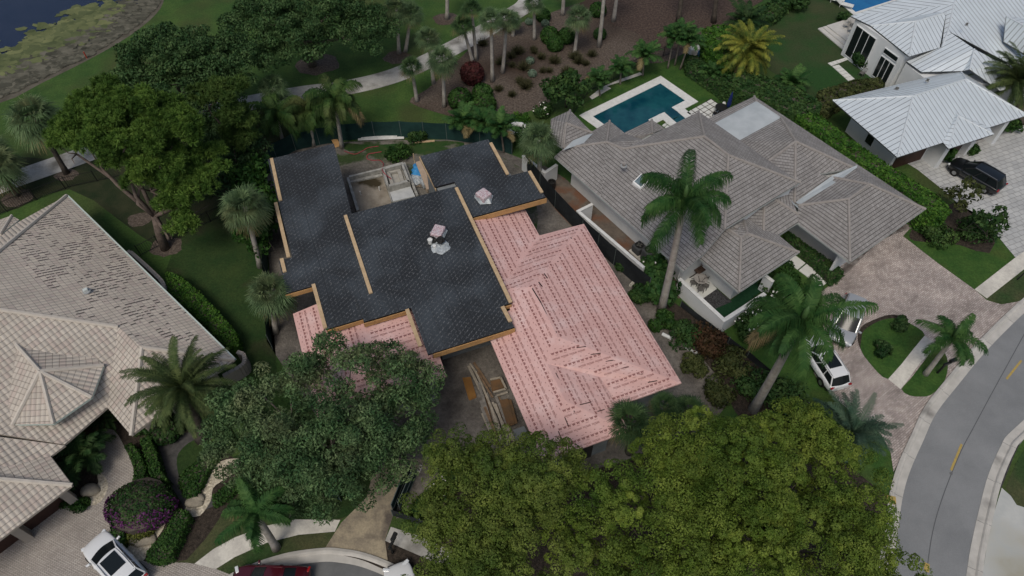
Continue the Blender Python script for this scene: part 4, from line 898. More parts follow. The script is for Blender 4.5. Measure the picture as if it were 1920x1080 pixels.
def tree(name,label,base,lobes,m,bm,leaf=.2,nc=60,r0=.6,r1=1.1,dens=90,tr=.3,seed=1,low=-.35,group=None,inner=.5,sub=0,cat='tree',asp=1.6,flat=.75,shell=.7,bare=6):
    rng=np.random.default_rng(seed); base=np.array(base,float); t=thing(name,label,cat,base,group)
    limb_mesh(t,base,[l[0] for l in lobes],tr,bm,seed,bare=bare)
    C,K=lobes_clumps(lobes,nc,r0,r1,rng,low,shell); V_=[];F_=[];T_=[];nv=0
    for c,k in zip(C,K):
        tone=rng.uniform(.15,.85)
        if sub:
            cc,dd=ballpts(c,(k,k,k*flat),sub,rng,.75,-.35)
            for q in cc:
                kk=k*rng.uniform(.22,.42); p,d=ballpts(q,(kk,kk,kk*.8),dens,rng,.8,-.3); v,f=leafquads(p,d+[0,0,.3],leaf,asp,tilt=.75,rng=rng); V_.append(v);F_.append(f+nv);nv+=len(v)
                T_.append(np.clip(tone*.6+.4*rng.random()+rng.normal(0,.12,len(f)),0,1))
        else:
            n=int(dens*k*k/(.8*.8)); p,d=ballpts(c,(k,k,k*flat),n,rng,inner,-.7); v,f=leafquads(p,d,leaf,asp,tilt=1.4,rng=rng); V_.append(v);F_.append(f+nv);nv+=len(v)
            T_.append(np.clip(tone+rng.normal(0,.2,len(f)),0,1))
    npmesh('crown',np.vstack(V_)-base,np.vstack(F_),m,t,np.concatenate(T_)); return t
def ez(px,py,z,rx,ry,rz): return (W(px,py,z),(rx,ry,rz))
# ---- palms
def blade_strip(p0,d,w0,L,droop,side,seg=2):
    pass
def pinnate_crown(nf,L,lean0,lean1,droop,ll,nl,seed,lw=.05,curl=.5,hang=.5,dead=1):
    """feather palm crown at the origin; returns verts, quads, tints"""
    rng=np.random.default_rng(seed); V_=[];F_=[];T_=[];D_=[];nv=0; up=np.array([0,0,1.])
    for i in range(nf):
        if i: D_.append(np.full(sum(map(len,F_))-sum(map(len,D_)),1 if (i-1)>=nf-dead else 0))
        az=i*2.39996+rng.normal(0,.22); t0=i/max(nf-1,1); el=lean0+(lean1-lean0)*t0+rng.normal(0,.07)
        Lf=L*rng.uniform(.72,1.1); h=np.array([math.cos(az),math.sin(az),0]); s=np.linspace(0,1,nl); K=nl
        ang=el-droop*(s**1.3)*(1.1-.3*rng.random()); dx=np.cos(ang)*Lf/K; dz=np.sin(ang)*Lf/K
        X=np.concatenate([[0],np.cumsum(dx)])[:-1]; Z=np.concatenate([[0],np.cumsum(dz)])[:-1]
        sidev=np.array([-h[1],h[0],0]); bend=rng.normal(0,.12)
        P=h[None]*X[:,None]+up[None]*Z[:,None]+sidev[None]*(bend*X*X/Lf)[:,None]
        T=np.gradient(P,axis=0); T=unit(T); Nn=np.cross(T,sidev[None]); Nn=unit(Nn); Nn[Nn[:,2]<0]*=-1
        w=.035*(1-s*.75)[:,None]
        a=P-sidev*w; b=P+sidev*w; rb=np.stack([a[:-1],b[:-1],b[1:],a[1:]],1).reshape(-1,3); V_.append(rb); F_.append(np.arange(len(rb)).reshape(-1,4)+nv); nv+=len(rb); T_.append(np.full(len(rb)//4,.8))
        tone=rng.uniform(.2,.8)
        for sg in (-1,1):
            st=2; Pi=P[st:]; Ti=T[st:]; ss=s[st:]; ln=ll*np.sin(np.pi*np.clip(.12+.84*ss,0,1))**.55*rng.uniform(.85,1.1,len(ss))
            d=unit(sidev*sg*1.0+Ti*(.45+.5*ss[:,None])+Nn[st:]*rng.normal(.12,.22,(len(ss),1)))
            mid=Pi+d*ln[:,None]*.5-up*(ln*.05)[:,None]; tip=Pi+d*ln[:,None]*.92-up*(ln*hang*rng.uniform(.6,1.2,len(ss)))[:,None]
            wv=Ti*lw*.5
            q=np.stack([Pi-wv,Pi+wv,mid+wv*1.3,mid-wv*1.3],1).reshape(-1,3); q2=np.stack([mid-wv*1.3,mid+wv*1.3,tip+wv*.15,tip-wv*.15],1).reshape(-1,3)
            for qq in (q,q2): V_.append(qq); F_.append(np.arange(len(qq)).reshape(-1,4)+nv); nv+=len(qq); T_.append(np.clip(tone+rng.normal(0,.15,len(qq)//4),0,1))
    D_.append(np.full(sum(map(len,F_))-sum(map(len,D_)),1 if dead else 0))
    return np.vstack(V_),np.vstack(F_),np.concatenate(T_),np.concatenate(D_)
def fan_crown(nf,L,seed,blades=26,pl=.8,lo=-.9,hi=1.35,bw=.05):
    rng=np.random.default_rng(seed); V_=[];F_=[];T_=[];nv=0; up=np.array([0,0,1.])
    for i in range(nf):
        az=i*2.39996+rng.normal(0,.2); el=hi+(lo-hi)*(i/nf)**.8+rng.normal(0,.1); h=np.array([math.cos(az),math.sin(az),0]); d=h*math.cos(el)+up*math.sin(el)
        side=np.array([-h[1],h[0],0]); nn=np.cross(d,side); nn/=np.linalg.norm(nn)
        if nn[2]<0 and el>0: nn=-nn
        P0=d*pl*rng.uniform(.8,1.1); w=side*.02
        q=np.array([-w,w,P0+w,P0-w]); V_.append(q);F_.append(np.arange(4).reshape(1,4)+nv);nv+=4;T_.append(np.array([.7]))
        a=np.linspace(-1.75,1.75,blades)+rng.normal(0,.03,blades); ln=L*(1-.22*np.abs(a)/1.75)*rng.uniform(.85,1.08,blades); tone=rng.uniform(.1,.9)
        dd=d[None]*np.cos(a)[:,None]+side[None]*np.sin(a)[:,None]+nn[None]*(np.abs(a)*.12)[:,None]; dd=unit(dd)
        mid=P0+dd*(ln*.55)[:,None]-up*(ln*.04)[:,None]; tip=P0+dd*(ln*.95)[:,None]-up*(ln*rng.uniform(.2,.5,blades))[:,None]
        pw=unit(np.cross(dd,nn[None]))*bw*.5
        q=np.stack([P0-pw*.3,P0+pw*.3,mid+pw,mid-pw],1).reshape(-1,3); q2=np.stack([mid-pw,mid+pw,tip+pw*.2,tip-pw*.2],1).reshape(-1,3)
        for qq in (q,q2): V_.append(qq); F_.append(np.arange(len(qq)).reshape(-1,4)+nv); nv+=len(qq); T_.append(np.clip(tone+rng.normal(0,.12,len(qq)//4),0,1))
    n_=sum(map(len,F_)); D=np.zeros(n_,int); D[int(n_*.87):]=1
    return np.vstack(V_),np.vstack(F_),np.concatenate(T_),D
M_fan=leafm('fan_palm_leaf',(.055,.088,.042),(.100,.140,.074),tint=.5,c3=(.10,.105,.055),k=1.3)
M_fan2=leafm('fan_palm_leaf_deep',(.030,.062,.026),(.062,.100,.042),tint=.45,k=1.1)
M_royal=leafm('royal_palm_leaf',(.020,.060,.017),(.050,.098,.030),tint=.5,k=1.15)
M_queen=leafm('queen_palm_leaf',(.034,.078,.022),(.068,.112,.034),tint=.5,c3=(.085,.095,.036),k=.9)
M_date=leafm('date_palm_leaf',(.050,.075,.028),(.095,.115,.046),tint=.5,k=0.95)
M_dated=leafm('dark_palm_leaf',(.014,.036,.012),(.036,.060,.022),tint=.5)
M_dateyel=leafm('yellowing_palm_leaf',(.060,.088,.018),(.20,.19,.036),tint=.5,k=1.15)
M_blue=leafm('blue_green_palm_leaf',(.045,.085,.062),(.085,.125,.092),tint=.45,k=0.9)
M_dead=leafm('dead_frond',(.16,.115,.06),(.22,.17,.095),tint=.4,k=1.)
VAR=0
CR={}
def crownmesh(key,fn,m):
    key=key+str(VAR)
    if key not in CR:
        v,f,t,d=fn(); o=npmesh('crown',v,f,[m,M_dead],None,t,fm=d); CR[key]=(o.data,); bpy.data.objects.remove(o)
    return CR[key][0]
NV=dict(fan=4,fand=2,queen=3,areca=3,royal=2,date=2,dated=2)
KIND={'fan':lambda: (crownmesh('fan',lambda:fan_crown(44,1.15,3+VAR*17),M_fan),1.9),
 'fand':lambda: (crownmesh('fand',lambda:fan_crown(34,1.15,4+VAR*17,lo=-.4),M_fan2),1.9),
 'royal':lambda: (crownmesh('royal',lambda:pinnate_crown(15,4.1,1.35,-.1,1.8,.85,150,5+VAR*13,.036,hang=.95),M_royal),4.),
 'royals':lambda: (crownmesh('royals',lambda:pinnate_crown(12,2.6,1.15,.1,1.6,.62,80,9+VAR*13,.042,hang=.7),M_royal),2.6),
 'queen':lambda: (crownmesh('queen',lambda:pinnate_crown(16,3.0,1.4,.1,2.1,.75,80,6+VAR*13,.055,hang=.8),M_queen),2.6),
 'date':lambda: (crownmesh('date',lambda:pinnate_crown(58,2.6,1.4,-.4,1.15,.36,80,7+VAR*13,.026,hang=.3),M_date),2.6),
 'datey':lambda: (crownmesh('datey',lambda:pinnate_crown(50,2.6,1.4,-.35,1.25,.42,80,8+VAR*13,.032,hang=.4),M_dateyel),2.6),
 'dated':lambda: (crownmesh('dated',lambda:pinnate_crown(30,1.9,1.3,.0,1.0,.42,36,10+VAR*13,.045,hang=.35),M_dated),1.9),
 'blue':lambda: (crownmesh('blue',lambda:pinnate_crown(30,2.6,1.35,.1,.9,.42,46,11+VAR*13,.035,hang=.2),M_blue),2.6),
 'areca':lambda: (crownmesh('areca',lambda:pinnate_crown(22,1.7,1.45,.4,1.35,.5,30,12+VAR*13,.06,hang=.35),M_royal),1.7)}
def palm(kind,base,crown,label,rpx=None,tr=.16,bm=None,group=None,name='palm_tree',height=None,shaft=False,seed=0,rz=None,R_=None):
    b=W(*base); best=None
    if height is None:
        for z in np.arange(.6,16,.1):
            w=W(crown[0],crown[1],z); d=np.linalg.norm(w[:2]-b[:2])
            if best is None or d<best[0]: best=(d,z)
        height=best[1]
    c=W(crown[0],crown[1],height); t=thing(name,label,'palm tree',b,group); global VAR; VAR=random.randrange(NV.get(kind,1)); me,nat=KIND[kind]()
    dist=np.linalg.norm(c-[0,0,CAMH]); sc=1.
    if rpx: sc=(rpx*dist/FPX*1.02)/nat/ (.86 if kind not in('fan','fand') else 1.)
    mb=MB(); a=b-[0,0,.1]; mid=(a+c)/2+np.array([.1,-.05,0])*np.linalg.norm(c-a)*.1; n=7; pts=[];rr=[]
    for i in range(n):
        s=i/(n-1); p=(1-s)**2*a+2*s*(1-s)*mid+s*s*c; pts.append(p); rr.append(tr*(1.35-.45*s if i else 1.7))
    mb.tube(pts,rr,9); mb.build('trunk',bm or palmbark,t,smooth=True)
    if shaft:
        d=(pts[-1]-pts[-2]); d/=np.linalg.norm(d); mb=MB(); mb.tube([c-d*.1,c+d*.9,c+d*1.3],[tr*.9,tr*.7,.03],8); mb.build('crownshaft',mat('crownshaft_green',(.06,.12,.04),rough=.5),t,smooth=True)
    o=bpy.data.objects.new('crown',me); COL.objects.link(o); o.parent=t; o.location=Vector(c-b); o.rotation_euler=(0,0,rz if rz is not None else random.uniform(0,6.28)); o.scale=(sc,sc,sc)
    return t
def hedge(name,label,px,h,m,cat='hedge',leaf=.13,dens=55,group=None,z0=0.,bulge=.12,seed=1,pts=None,tone=None):
    """clipped hedge: px outline at its TOP edge"""
    rng=np.random.default_rng(seed); P=np.array([W(p[0],p[1],h) for p in px]) if pts is None else np.array(pts); P2=P[:,:2]
    ar=sum(P2[i][0]*P2[(i+1)%len(P2)][1]-P2[(i+1)%len(P2)][0]*P2[i][1] for i in range(len(P2)))/2
    if ar<0: P2=P2[::-1]; ar=-ar
    c=P2.mean(0); t=thing(name,label,cat,(*c,z0),group); base=np.array([*c,z0]); mb=MB()
    ins=c+(P2-c)*.94; mb.prism([tuple(q) for q in ins],z0,h-.12); mb.build('inner_branches',barkd,t)
    mn,mx=P2.min(0),P2.max(0); n=int(dens*(mx-mn).prod()*3.2); q=rng.uniform(mn,mx,(n,2)); q=q[inpoly(q[:,0],q[:,1],P2)]
    bump=.10*np.sin(q[:,0]*2.3+seed)*np.cos(q[:,1]*2.9)+.05*np.sin(q[:,0]*6.1+q[:,1]*5.)
    A=np.column_stack([q,h-.05+bump*min(bulge*4,1)+rng.normal(0,.05,len(q))]); NA=np.tile([0,0,1.],(len(A),1)); PP=[A];NN=[NA]
    for i in range(len(P2)):
        a,b=P2[i],P2[(i+1)%len(P2)]; L_=np.linalg.norm(b-a); k=int(L_*(h-z0)*dens*3)
        if k<1: continue
        s=rng.random((k,1)); zz=rng.uniform(z0,h,k); o=np.array([(b-a)[1],-(b-a)[0]])/max(L_,1e-6); qq=a+(b-a)*s+o*(rng.normal(0,.05,(k,1))-.02)
        PP.append(np.column_stack([qq,zz])); NN.append(np.tile([o[0],o[1],.4],(k,1)))
    PP=np.vstack(PP);NN=np.vstack(NN); v,f=leafquads(PP,NN,leaf,1.5,rng=rng); npmesh('foliage',v-base,f,m,t,rng.random(len(f))); return t
def shrub(name,label,c,r,h,m,cat='shrub',n=700,leaf=.14,group=None,seed=1,at_top=False,flowers=0,z0=0.,round_=False,stems=False):
    """rounded bush; c = px of its ground centre"""
    rng=np.random.default_rng(seed); b=W(c[0],c[1],z0); t=thing(name,label,cat,b,group); rx,ry=(r,r) if not hasattr(r,'__len__') else r
    V_=[];F_=[];T_=[];nv=0; k=1 if round_ else max(5,int(6*rx*ry)+4)
    for i in range(k):
        if round_: cc=np.array([0,0,h*.45]); rr=np.array([rx,ry,h*.58]); m_=n
        else:
            a=rng.uniform(0,6.28); q=rng.random()**.5*.62; cc=np.array([math.cos(a)*q*rx,math.sin(a)*q*ry,h*rng.uniform(.35,.62)]); s=rng.uniform(.38,.55); rr=np.array([rx*s,ry*s,h*.42]); m_=n//k
        p,d=ballpts(cc,rr,m_,rng,.8 if round_ else .6,-.75); v,f=leafquads(p,d,leaf,1.6,rng=rng); V_.append(v);F_.append(f+nv);nv+=len(v);T_.append(np.clip(rng.uniform(.2,.8)+rng.normal(0,.2,len(f)),0,1))
    mb=MB(); 
    for i in range(5): a=i*1.26; mb.tube([(b[0],b[1],b[2]),(b[0]+math.cos(a)*rx*.4,b[1]+math.sin(a)*ry*.4,b[2]+h*.7)],[.04,.015],5)
    mb.build('stems',barkd,t)
    if round_:
        mb=MB(); mb.lathe([(rx*.5,h*.05),(rx*.8,h*.3),(rx*.8,h*.6),(rx*.45,h*.85)],12,tuple(b)); mb.build('inner_branches',barkd,t)
    npmesh('foliage',np.vstack(V_),np.vstack(F_),m,t,np.concatenate(T_))
    if flowers:
        a=rng.uniform(0,6.28,flowers); q=rng.random(flowers)**.5; p=np.column_stack([np.cos(a)*q*rx*.95,np.sin(a)*q*ry*.95,h*(.95-.35*q*q)+rng.normal(0,.05,flowers)])
        v,f=leafquads(p,np.tile([0,0,1.],(flowers,1)),.17,1.1,rng=rng); npmesh('flowers',v,f,M_flow,t)
    return t
# ===== big trees
tree('oak_tree','large fine-leaved grey-green tree hiding the front corner of the house under construction',W(610,905),
 [ez(520,770,6,3.2,3.0,2.0),ez(640,700,6.5,3.2,2.4,2.0),ez(745,720,6,2.3,2.2,1.8),ez(620,820,7,3.4,2.6,1.8),ez(700,830,5.5,2.6,2.6,2.),ez(540,880,5.,2.6,2.2,1.8),ez(610,900,4.5,2.6,2.0,1.5),ez(460,850,4.8,2.3,2.,1.6),ez(760,770,5.,1.8,2.0,1.5),ez(450,780,5.2,2.,1.8,1.5),ez(560,915,4.,2.4,1.6,1.4),ez(690,880,4.2,1.9,1.8,1.4)],
 M_oakmid,bark,leaf=.085,nc=400,r0=.40,r1=.80,dens=420,tr=.35,seed=11,shell=.45,low=-.3,bare=9,asp=2.2,flat=.6)
LG='dense yellow-green trees along the bottom edge'
M_olivelime=leafm('olive_green_tree_leaf',(.070,.096,.018),(.118,.140,.034),tint=.45,c3=(.052,.085,.018),k=1.15)
def limetree(label,base,lobes,nc,seed,m=None):
    return tree('mahogany_tree',label,W(*base),lobes,m or M_lime,barkd,leaf=.075,nc=int(nc*.5),r0=.6,r1=1.3,dens=115,sub=17,tr=.28,seed=seed,low=-.1,flat=.62,shell=.86,asp=1.3,bare=8)
limetree('duller olive-green tree left of centre at the bottom edge, below the lumber pile',(940,1050),[ez(900,930,7,3.0,2.6,2.2),ez(985,935,6.8,2.8,2.8,2.2),ez(870,1010,6,2.4,2.6,2.),ez(970,1040,6.5,3.2,3,2.2),ez(860,1090,5,2.2,2.2,1.8)],165,21,M_olivelime)
limetree('yellow-green tree at the bottom centre with a gap showing dark ground above it',(1220,1080),[ez(1190,950,7.5,2.4,2.2,2.),ez(1160,1010,7,2.6,2.8,2.2),ez(1260,1010,7,2.6,2.8,2.),ez(1090,1070,6,2.2,2.2,1.8),ez(1250,1100,6,3,2.4,2.),ez(1310,960,6.5,2.2,2.0,1.8)],115,22)
limetree('widest yellow-green tree, behind the two fan palms by the pink roof corner',(1400,940),[ez(1370,850,8,3.,2.2,2.0),ez(1285,870,7,2.3,1.9,1.8),ez(1480,860,7.5,2.8,2.6,2.),ez(1350,930,8,3.,2.6,2.2),ez(1510,905,6.5,2.3,2.4,2.),ez(1460,950,7.5,2.6,2.6,2.)],135,23)
limetree('yellow-green tree overhanging the left kerb of the street in the bottom right',(1560,1060),[ez(1535,990,7,2.8,2.6,2.2),ez(1595,1040,6,2.2,2.6,2.),ez(1480,1050,7,3.,2.6,2.),ez(1390,1060,6.5,2.6,2.6,2.),ez(1335,1025,6.8,2.5,2.2,1.8),ez(1650,1085,5.,1.3,1.8,1.5),ez(1560,935,6.,2.0,2.0,1.8),ez(1640,1000,5.,1.1,1.2,1.)],110,24)
tree('oak_tree','broad dark oak on the golf course lawn, its trunk in a round mulch ring',W(585,122),
 [ez(500,45,6,4,3.4,2.),ez(590,20,7,4.5,4,2.4),ez(670,60,5.5,3.6,3,2.),ez(560,80,5.5,3.6,3.,1.8),ez(640,-10,7,4,4,2.)],M_oak,bark,leaf=.145,nc=230,r0=.5,r1=1.0,dens=190,tr=.4,flat=.55,seed=31,shell=.5,bare=6)
tree('oak_tree','dark spreading oak between the golf course lawn and the tall pine',W(350,215),
 [ez(300,110,6.5,4,3.4,2.),ez(390,105,6.5,3.6,2.8,2.),ez(350,170,5.5,4.5,3.4,2.),ez(440,120,6,3.2,3.4,2.),ez(255,160,4.5,2.6,2.6,1.8)],M_oak,bark,leaf=.145,nc=270,r0=.5,r1=1.0,dens=190,tr=.38,flat=.55,seed=32,shell=.5,bare=6)
tree('thicket_tree','low dark tree in the shade left of the black roof',W(420,300),[ez(400,250,3.5,3,2.6,2.),ez(455,290,3,2.5,3,2.),ez(440,330,2.5,2.2,2.6,1.6),ez(350,270,3,2.6,2.4,1.8)],M_oak,barkd,leaf=.14,nc=120,r0=.5,r1=1.,dens=180,tr=.2,seed=33,shell=.4)
tree('thicket_tree','leafy bright-edged bush tree against the left edge of the black roof',W(482,370),[ez(470,330,3,1.8,2.2,1.6),ez(488,395,2.5,1.4,2.,1.4),ez(478,440,2.,1.2,1.4,1.2)],leafm('bush_leaf',(.016,.046,.010),(.036,.078,.018),tint=.5),barkd,leaf=.22,nc=60,r0=.5,r1=.9,dens=75,tr=.15,seed=34,shell=.4)
# pines
def pine(label,base,lobes,m,nc,seed,bare=9,r0=.5,r1=.85,tr=.3,bm=None):
    t=thing('pine_tree',label,'tree',W(*base)); rng=np.random.default_rng(seed); b=W(*base); limb_mesh(t,b,[l[0] for l in lobes],tr,bm or barkp,seed,wig=.5,bare=bare)
    C,K=lobes_clumps(lobes,nc,r0,r1,rng,-.2,.6); V_=[];F_=[];T_=[];nv=0
    for c,k in zip(C,K):
        cc,_=ballpts(c,(k,k,k*.6),16,rng,.5,-.3); tone=rng.uniform(.2,.8)
        for q in cc:
            n=60; d=unit(rng.normal(0,1,(n,3))+[0,0,.55]); L_=rng.uniform(.22,.38,(n,1)); w=unit(np.cross(d,rng.normal(0,1,(n,3))))*.022
            v=np.stack([q-w,q+w,q+d*L_+w*.6,q+d*L_-w*.6],1).reshape(-1,3); V_.append(v); F_.append(np.arange(len(v)).reshape(-1,4)+nv); nv+=len(v); T_.append(np.clip(tone+rng.normal(0,.15,n),0,1))
    npmesh('crown',np.vstack(V_)-b,np.vstack(F_),m,t,np.concatenate(T_)); return t
pine('tall slash pine with a rounded bright green crown left of the black roof',(310,466),
 [ez(215,210,10,2.8,2.3,1.8),ez(275,225,10,2.8,2.4,1.8),ez(160,240,9,2.4,1.9,1.4),ez(320,255,9.3,2.3,2.0,1.5),ez(235,260,9.5,2.6,1.6,1.2),ez(130,255,8.5,1.2,1.2,.9),ez(395,310,6.5,1.5,1.5,1.2),ez(345,345,5.5,1.5,1.2,1.),ez(280,330,6,1.5,1.3,1.),ez(345,420,4.,1.1,1.,.9),ez(230,300,7,1.3,1.2,.9),ez(300,300,8,1.9,1.5,1.1),ez(375,350,5.8,1.5,1.3,1.),ez(330,390,4.8,1.3,1.1,.9)],M_pine,245,41,bare=11)
pine('slender pine with sparse yellow-green tufts beside the feather palms',(455,300),[ez(430,185,8,1.4,1.3,1.5),ez(445,225,6.5,1.3,1.2,1.2),ez(385,180,7.5,.9,.8,.8),ez(450,260,5,1.2,1.,1.)],M_yel,34,42,bare=4,tr=.18)
# ===== palms
palm('fan',(125,325),(65,222),'tall cabbage palm on the lawn side of the cart path, left of the pine',48,tr=.17,bm=barkd)
palm('fan',(34,366),(-8,312),'cabbage palm cut by the left edge of the photo, nearer the house',42,tr=.17,bm=barkd)
palm('fan',(0,345),(-28,285),'cabbage palm at the left edge of the photo, mostly out of frame beyond the path',40,tr=.17,bm=barkd)
palm('fan',(488,500),(459,388),'tall cabbage palm left of the black roof, its pale trunk in full view',50,bm=palmbark)
palm('fan',(516,624),(508,550),'cabbage palm at the front left corner of the black roof',52)
palm('fan',(1012,345),(1010,262),'cabbage palm between the two tile and black roofs, beside the white planter',44)
for i,(b,c,r,l) in enumerate([((748,100),(743,18),30,'left one of the pair of cabbage palms above the curved path'),((760,97),(770,24),27,'right one of the pair of cabbage palms above the curved path'),
 ((813,157),(802,72),27,'cabbage palm standing right on the cart path edge'),((833,200),(829,112),34,'widest cabbage palm in the mulch bed corner below the path'),((782,190),(771,127),27,'short dark cabbage palm at the pointed end of the mulch bed'),
 ((887,117),(867,48),25,'cabbage palm just beyond the burgundy bush, left of two'),((893,113),(884,18),24,'cabbage palm just beyond the burgundy bush, taller of two'),((923,153),(920,37),27,'cabbage palm with a pale thin trunk right of the burgundy bush'),
 ((942,137),(950,36),25,'cabbage palm behind the pale thin trunk, right of the burgundy bush'),((1002,74),(1001,5),22,'cabbage palm near the small silver bushes by the path'),((962,67),(963,36),18,'small cabbage palm by the path end at the top of the photo'),
 ((1077,102),(1085,32),28,'round-headed cabbage palm beside the three clipped bushes'),((1123,88),(1137,-62),25,'tall bare white palm trunk beside the lone clipped ball, crown out of frame'),
 ((1150,40),(1162,-50),22,'distant palm trunk at the top edge above the dark mulch'),((1055,28),(1058,-40),22,'palm trunk pair at the top edge above the clipped bushes'),((838,36),(838,-50),22,'palm trunk in a small mulch ring on the lawn at the top edge')]):
    palm('fan' if i not in (4,5,6) else 'fand',b,c,l,r,tr=.14 if i<12 else .16)
for b,c,l in (((1272,40),(1285,-70),'thin grey trunk at the top edge right of the dark mulch'),((1338,42),(1350,-70),'thick dark trunk at the top edge near the clipped ficus block')):
    palm('fan',b,c,l,22,tr=.2,bm=barkd)
palm('royal',(1239,584),(1283,378),'tall royal palm in front of the grey tile roof',98,tr=.21,shaft=True,rz=.4)
palm('royal',(1412,768),(1503,602),'tall royal palm over the parked cars on the paver driveway',102,tr=.22,shaft=True,rz=1.1)
palm('royals',(1735,702),(1786,634),'small royal palm on the grass verge by the street kerb',48,tr=.13,shaft=True,rz=.8)
for b,c,r,l in (((535,283),(517,217),44,'leftmost of the three drooping feather palms behind the black roof'),((588,273),(577,207),40,'middle one of the three drooping feather palms behind the black roof'),((641,277),(627,190),50,'rightmost and largest drooping feather palm behind the black roof')):
    palm('queen',b,c,l,r,tr=.14)
palm('fan',(520,240),(513,165),'shaggy cabbage palm behind the three drooping feather palms',32)
palm('date',(380,822),(342,728),'date palm in front of the pale barrel tile house',80,tr=.3,bm=barkd)
palm('datey',(1402,150),(1403,92),'date palm with yellowing lower fronds beyond the grey tile house',52,tr=.28,bm=barkd)
palm('dated',(1395,75),(1396,42),'dark green date palm behind the yellowing one',40,tr=.25,bm=barkd)
palm('date',(1915,230),(1908,150),'date palm at the right edge in front of the metal roof house',52,tr=.28,bm=barkd)
palm('blue',(1600,845),(1597,812),'low blue-green date palm beside the bottom of the paver driveway',66,tr=.2,height=1.6,bm=barkd)
palm('dated',(152,870),(152,850),'dark cycad-like palm in the bed by the pale house entry',50,tr=.15,height=1.2,bm=barkd)
palm('dated',(190,800),(192,785),'small bushy palm beside the porch of the pale house',22,tr=.1,height=.9,bm=barkd)
palm('royals',(518,1028),(478,962),'palm leaning left over the cul-de-sac sidewalk',62,tr=.17,rz=2.2)
palm('fand',(1180,848),(1181,795),'dark fan palm at the front edge of the pink roof, the larger and left one',56,tr=.18,bm=barkd)
palm('fand',(1250,810),(1247,762),'dark fan palm at the corner of the pink roof, middle one of three',36,tr=.15,bm=barkd)
palm('fand',(1292,815),(1291,770),'dark fan palm at the corner of the pink roof, rightmost of three',38,tr=.15,bm=barkd)
for i,(b,c,r,l) in enumerate([((870,262),(868,228),34,'bushy areca palm inside the green fence above the right black roof, left one'),((905,265),(902,230),32,'bushy areca palm inside the green fence above the right black roof, middle one'),((945,285),(938,240),34,'bushy areca palm inside the green fence above the right black roof, right one'),
  ((1125,180),(1122,150),26,'small feather palm on the white pad nearest the round green tree by the pool'),((1163,158),(1164,128),24,'small feather palm on the middle white pad by the pool'),((1205,142),(1208,105),30,'taller feather palm at the end of the white pads by the pool'),
  ((1252,128),(1262,72),28,'left one of the close group of palms behind the pool'),((1265,122),(1277,62),26,'middle one of the close group of palms behind the pool'),((1275,130),(1292,78),26,'right one of the close group of palms behind the pool'),
  ((1335,155),(1335,138),24,'small dark palm by the garden corner right of the pool'),((1378,180),(1382,168),22,'small dark palm in the shrubs between the pool lawn and the hedge'),((1478,170),(1482,156),30,'feather palm rising from the shrubs beside the patchy lawn'),
  ((1690,145),(1690,132),26,'dark palm thicket below the metal house window wing, left clump'),((1705,150),(1708,138),22,'dark palm thicket below the metal house window wing, right clump')]):
    palm('areca',b,c,l,r,tr=.07,bm=bark)
# ===== hedges and shrubs
hedge('hedge','long bright green clipped hedge between the grey tile house and the metal roof house',[(1494,215),(1530,212),(1580,248),(1640,292),(1700,330),(1760,368),(1783,395),(1768,408),(1735,392),(1690,352),(1640,322),(1580,285),(1530,250)],2.2,M_ficus,leaf=.17,dens=50,bulge=.2,seed=3)
hedge('hedge','clipped hedge along the long side of the pale tile house',[(310,510),(335,515),(370,545),(410,585),(443,625),(447,645),(425,650),(395,618),(350,575),(315,545)],1.3,M_ficus,leaf=.12,dens=90,seed=4)
hedge('hedge','curved clipped hedge right of the pale house entry drive',[(232,835),(245,830),(262,850),(272,880),(270,903),(250,903),(252,875),(243,850)],.8,M_ficusd,leaf=.1,dens=120,seed=5)
hedge('hedge','taller curved hedge strip beside the dark rubber path',[(262,825),(280,815),(292,850),(300,880),(312,900),(290,905),(278,880),(272,850)],.9,M_ficusd,leaf=.1,dens=120,seed=6)
hedge('hedge','short dark rounded hedge touching the nose of the white car',[(209,975),(218,958),(232,968),(232,1000),(228,1020),(214,1012),(207,995)],.8,M_ficusd,leaf=.09,dens=130,seed=7)
hedge('hedge','wide dark wedge-shaped hedge right of the pale gravel',[(330,955),(350,957),(354,970),(335,1010),(318,1045),(300,1053),(275,1050),(275,1035),(305,1000)],.8,M_ficusd,leaf=.09,dens=130,seed=8)
hedge('hedge','low green hedge strip right of the gravel bed',[(470,870),(478,880),(455,905),(425,935),(400,948),(398,930),(420,910),(440,895)],.5,M_ficusd,leaf=.1,dens=110,seed=9)
hedge('hedge','green ground-cover mound left of the gravel bed',[(375,860),(400,850),(410,855),(392,880),(380,905),(368,930),(345,930),(333,900),(345,880)],.45,M_ficusd,leaf=.1,dens=110,seed=10,cat='shrub')
hedge('hedge','dark clipped hedge strip between the entry walk and garage wall of the grey tile house',[(1474,440),(1482,436),(1583,506),(1580,516),(1562,527),(1556,520)],.7,M_shrub,leaf=.12,dens=80,seed=11)
hedge('hedge','clipped ficus block beside the yellowing date palm',[(1318,55),(1345,45),(1375,50),(1398,70),(1390,95),(1370,118),(1340,105),(1322,80)],2.4,M_ficus,leaf=.2,dens=40,bulge=.35,seed=12)
hedge('hedge','mixed dark hedge along the property line right of the pool lawn',[(1370,140),(1400,130),(1450,150),(1500,165),(1540,195),(1530,225),(1490,215),(1440,190),(1400,175),(1355,150)],2.,M_shrub,leaf=.2,dens=45,bulge=.4,seed=13)
hedge('hedge','low hedge at the edge of the patchy lawn below the metal house',[(1535,170),(1600,150),(1650,145),(1660,158),(1610,170),(1565,195),(1550,215),(1536,205)],1.4,M_olive,leaf=.18,dens=45,bulge=.3,seed=14)
hedge('hedge','dark hedge row behind the pool toward the ficus block',[(1285,100),(1310,105),(1340,130),(1375,160),(1365,172),(1325,145),(1290,122)],1.2,M_shrub,leaf=.18,dens=45,bulge=.3,seed=15)
